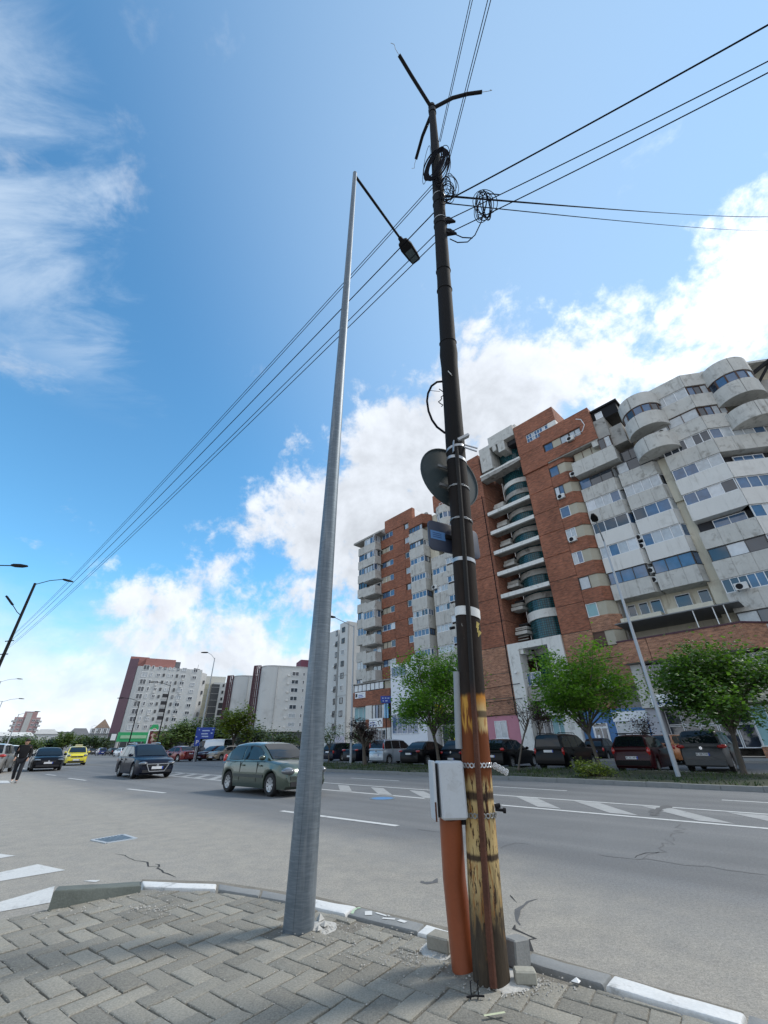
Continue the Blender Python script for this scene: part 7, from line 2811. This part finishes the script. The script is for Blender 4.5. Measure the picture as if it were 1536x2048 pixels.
def leaves(mb, c, n, sp, size, rr, droop=.5):
    for i in range(n):
        p = Vector((c[0] + rr.gauss(0, sp), c[1] + rr.gauss(0, sp), c[2] + rr.gauss(0, sp * .75)))
        a = rr.uniform(0, 6.283)
        d = Vector((math.cos(a), math.sin(a), -droop * rr.uniform(0, 1.6))).normalized()
        s = d.cross(Vector((rr.gauss(0, .35), rr.gauss(0, .35), 1))).normalized()
        L = size * rr.uniform(.6, 1.25)
        w = L * rr.uniform(.32, .46)
        nrm = s.cross(d)
        tip = p + d * L
        m1, m2 = p + d * L * .5 + s * w + nrm * (-.12 * L), p + d * L * .5 - s * w + nrm * (-.12 * L)
        b = len(mb.v)
        mb.v += [tuple(p), tuple(m1), tuple(tip), tuple(m2)]
        mb.f += [(b, b + 1, b + 2), (b, b + 2, b + 3)]
        mb.m += [0, 0]


def tree(label, base, top_trunk, crown_c, crown_r, nb, leaf_n, lsize, lm, seed, trunk_r=.09, group=None, name='tree', clump=.38, sub=4, bare=0.0, droop=.5, cat='tree'):
    rr = random.Random(seed)
    base, tt, cc = Vector(base), Vector(top_trunk), Vector(crown_c)
    o = thing(name, label, cat, tuple(base), 0, group)
    L = lambda p: Vector(p) - base
    tb = MB()
    mid = base.lerp(tt, .5) + Vector((rr.gauss(0, .05), rr.gauss(0, .05), 0))
    tb.tube([L(base) - Vector((0, 0, .1)), L(base) + (L(mid) - L(base)) * .15, L(mid), L(tt)], [trunk_r * 1.5, trunk_r * 1.05, trunk_r * .9, trunk_r * .75], 9)
    tips = []
    br = MB()
    for i in range(nb):
        a = 2 * math.pi * (i + rr.uniform(-.3, .3)) / nb * 1.618 * 1.0
        el = rr.uniform(-.35, 1.0)
        rad_ = rr.uniform(.55, .98)
        e = cc + Vector((math.cos(a) * crown_r[0] * rad_ * math.cos(el * 1.2), math.sin(a) * crown_r[1] * rad_ * math.cos(el * 1.2), crown_r[2] * math.sin(el * 1.3) * rad_))
        st = base.lerp(tt, rr.uniform(.72, 1.0))
        q1 = st.lerp(e, .4) + Vector((rr.gauss(0, .12), rr.gauss(0, .12), rr.uniform(0, .3)))
        q2 = st.lerp(e, .75) + Vector((rr.gauss(0, .1), rr.gauss(0, .1), rr.uniform(0, .2)))
        br.tube([L(st), L(q1), L(q2), L(e)], [trunk_r * .5, trunk_r * .34, trunk_r * .2, trunk_r * .07], 5)
        tips.append((e, 1.0))
        tips.append((q2, .8))
        for k in range(sub):
            s0 = q1.lerp(e, rr.uniform(.1, .9))
            dv = Vector((rr.gauss(0, 1), rr.gauss(0, 1), rr.gauss(0, .55))).normalized() * rr.uniform(.35, .9) * min(crown_r) * .55
            e2 = s0 + dv
            br.tube([L(s0), L(s0 + dv * .5 + Vector((0, 0, .06))), L(e2)], [trunk_r * .16, trunk_r * .1, trunk_r * .04], 4)
            tips.append((e2, rr.uniform(.35, 1.15)))
    obj('trunk', tb, bark, o, smooth=60)
    obj('branches', br, bark, o, smooth=60)
    tips = [t for t in tips if rr.random() > bare]
    if leaf_n:
        lf = MB()
        tot_ = sum(w for _, w in tips)
        for p, w in tips:
            leaves(lf, L(p), max(3, int(leaf_n * w / tot_)), clump * rr.uniform(.6, 1.25), lsize, rr, droop)
        obj('crown', lf, lm, o, fix=False)
    return o


def tpx(base_px, base_z, trunk_px, crown_px, crown_half, **kw):
    b = G(*base_px, base_z)
    tt = UP(*trunk_px, b)
    cc = UP(*crown_px, b)
    d = (cc - Vector((0, 0, CAM_H)))
    fz = d.y * math.cos(PITCH) + d.z * math.sin(PITCH)
    rx = crown_half[0] / FPX * fz
    rz = crown_half[1] / FPX * fz / math.cos(PITCH) ** .5
    return b, tt, cc, (rx, rx * .9, rz)


TG = 'young broad-leaved trees on the verge'
b, tt, cc, cr = tpx((1488, 1547), .15, (1462, 1452), (1440, 1376), (122, 90))
tree('leafy green tree on the verge behind the graphite car, rightmost of the row', b, tt, cc, cr, 20, 15000, .165, leaf_d, 41, .10, TG, clump=.40, sub=4)
b, tt, cc, cr = tpx((1203, 1541), .15, (1172, 1452), (1168, 1374), (110, 76))
tree('leafy green tree standing before the red hatchback and the white shop door', b, tt, cc, cr, 19, 12500, .155, leaf_g, 42, .085, TG, clump=.36, sub=4)
b, tt, cc, cr = tpx((879, 1533), .15, (863, 1455), (872, 1386), (100, 84))
tree('leafy green tree directly behind the rusty pole and the cabinet', b, tt, cc, cr, 21, 13500, .17, leaf_g, 43, .10, TG, clump=.45, sub=4)
b, tt, cc, cr = tpx((1036, 1542), .15, (1056, 1438), (1046, 1412), (36, 34))
tree('thin sapling with bare twigs beside the pink shop', b, tt, cc, cr, 12, 60, .10, leaf_p, 44, .045, None, sub=6, name='sapling', bare=.8, clump=.2)
b, tt, cc, cr = tpx((1082, 1528), .1, (1078, 1450), (1082, 1428), (22, 26))
tree('small dark plum-leaved tree before the entrance frame', b, tt, cc, cr, 10, 1300, .12, leaf_p, 45, .05, None, clump=.28, name='plum_tree')
b, tt, cc, cr = tpx((1294, 1534), .1, (1292, 1470), (1290, 1452), (20, 34))
tree('small purple-leaved tree above the roof of the dark red hatchback', b, tt, cc, cr, 9, 420, .12, leaf_p, 46, .04, None, clump=.22, name='plum_tree')
b, tt, cc, cr = tpx((730, 1531), .15, (728, 1488), (727, 1470), (30, 30))
tree('dark knotted shrub with sparse stiff branches beside the silver people carrier', b, tt, cc, cr, 20, 2600, .13, leaf_p, 47, .14, None, clump=.17, sub=3, name='shrub', cat='shrub', droop=.1)
b, tt, cc, cr = tpx((657, 1527), .15, (660, 1488), (658, 1470), (26, 22))
tree('small sparse tree before the pale tower, just right of the steel lamp', b, tt, cc, cr, 10, 700, .13, leaf_f, 48, .05, None, clump=.3, name='small_tree')
for (px, py, w, lab, sd) in ((718, 1490, 22, 'small green tree behind the dark saloon left of the white extension', 51), (905, 1480, 14, 'low tree before the yellow shop sign', 52)):
    b, tt, cc, cr = tpx((px, 1520), .1, (px, py), (px, py - 12), (w, 18))
    tree(lab, b, tt, cc, cr, 8, 900, .16, leaf_d, sd, .06, None, clump=.4, name='small_tree')


def bush(label, base, r, n, size, lm, seed, group=None, name='bush', clumps=16):
    rr = random.Random(seed)
    o = thing(name, label, 'bush', tuple(base), 0, group)
    st = MB()
    lf = MB()
    for i in range(clumps):
        a = rr.uniform(0, 6.28)
        el = math.asin(rr.uniform(.0, 1))
        q = rr.uniform(.55, 1.0)
        p = Vector((math.cos(a) * math.cos(el) * r[0] * q, math.sin(a) * math.cos(el) * r[0] * q, r[1] * (.15 + .85 * math.sin(el) * q)))
        st.tube([(p.x * .15, p.y * .15, 0), (p.x * .6, p.y * .6, p.z * .6), tuple(p)], [.03, .02, .008], 4)
        leaves(lf, p, n // clumps, min(r) * .24, size, rr, .3)
    obj('stems', st, bark, o)
    obj('crown', lf, lm, o, fix=False)
    return o


b = G(1190, 1553, .15)
bush('yellow-green bush on the grass verge below the tree', b, (.75, .55), 1500, .085, leaf_y, 61)
FG = 'trees and bushes far down the road'
for i, (px, r, w, h, lm, lab) in enumerate(((466, 62, 2.9, 6.0, leaf_y, 'bright green tree standing left of the green hatchback'), (345, 88, 4.2, 5.8, leaf_f, 'round green tree right of the billboard'), (403, 95, 3.0, 6.6, leaf_fd, 'dark tree behind the blue direction sign'), (432, 92, 3.4, 4.6, leaf_fd, 'dark bushy tree right of the blue direction sign'), (505, 95, 4.6, 4.8, leaf_fd, 'dark tree before the curved blocks'), (560, 90, 4.2, 3.6, leaf_fd, 'low dark tree beside the steel lamp'), (380, 90, 3.6, 5.5, leaf_fd, 'dark bush between the billboard and the direction sign'), (128, 190, 3.6, 6.6, leaf_f, 'pale green tree before the grey mansards'), (105, 210, 4, 5.0, leaf_fd, 'dark green tree right of the walking man'), (55, 200, 6, 5.0, leaf_f, 'wide green tree at the left behind the white off-road car'), (28, 210, 6, 5.5, leaf_fd, 'dark green tree low at the left edge'), (160, 180, 3.0, 5.0, leaf_f, 'small green tree beside the arched dormers'), (190, 150, 5.0, 4.0, leaf_fd, 'low dark bush at the foot of the mansard building'))):
    bse = at_r(px, r)
    rr = random.Random(80 + i)
    tree(lab, bse, bse + Vector((0, 0, h * .35)), bse + Vector((0, 0, h * .6)), (w * .85, w * .85, h * .42), 14, 2200, .30 + r * .0018, lm, 90 + i, .16, FG, clump=w * .17, sub=3, droop=.3)
# far-off wood closing the view
wood = MB()
rr = random.Random(77)
for i in range(900):
    px = rr.uniform(-500, 640)
    r = rr.uniform(430, 560)
    q = at_r(px, r)
    h = rr.uniform(.5, 3.5)
    leaves(wood, (q.x, q.y, h * .6), 7, 3.2, 2.6, rr, .2)
tag(obj('distant_wood', wood, leaf_fd, fix=False), kind='stuff')
for k in range(-3, 0):
    pass
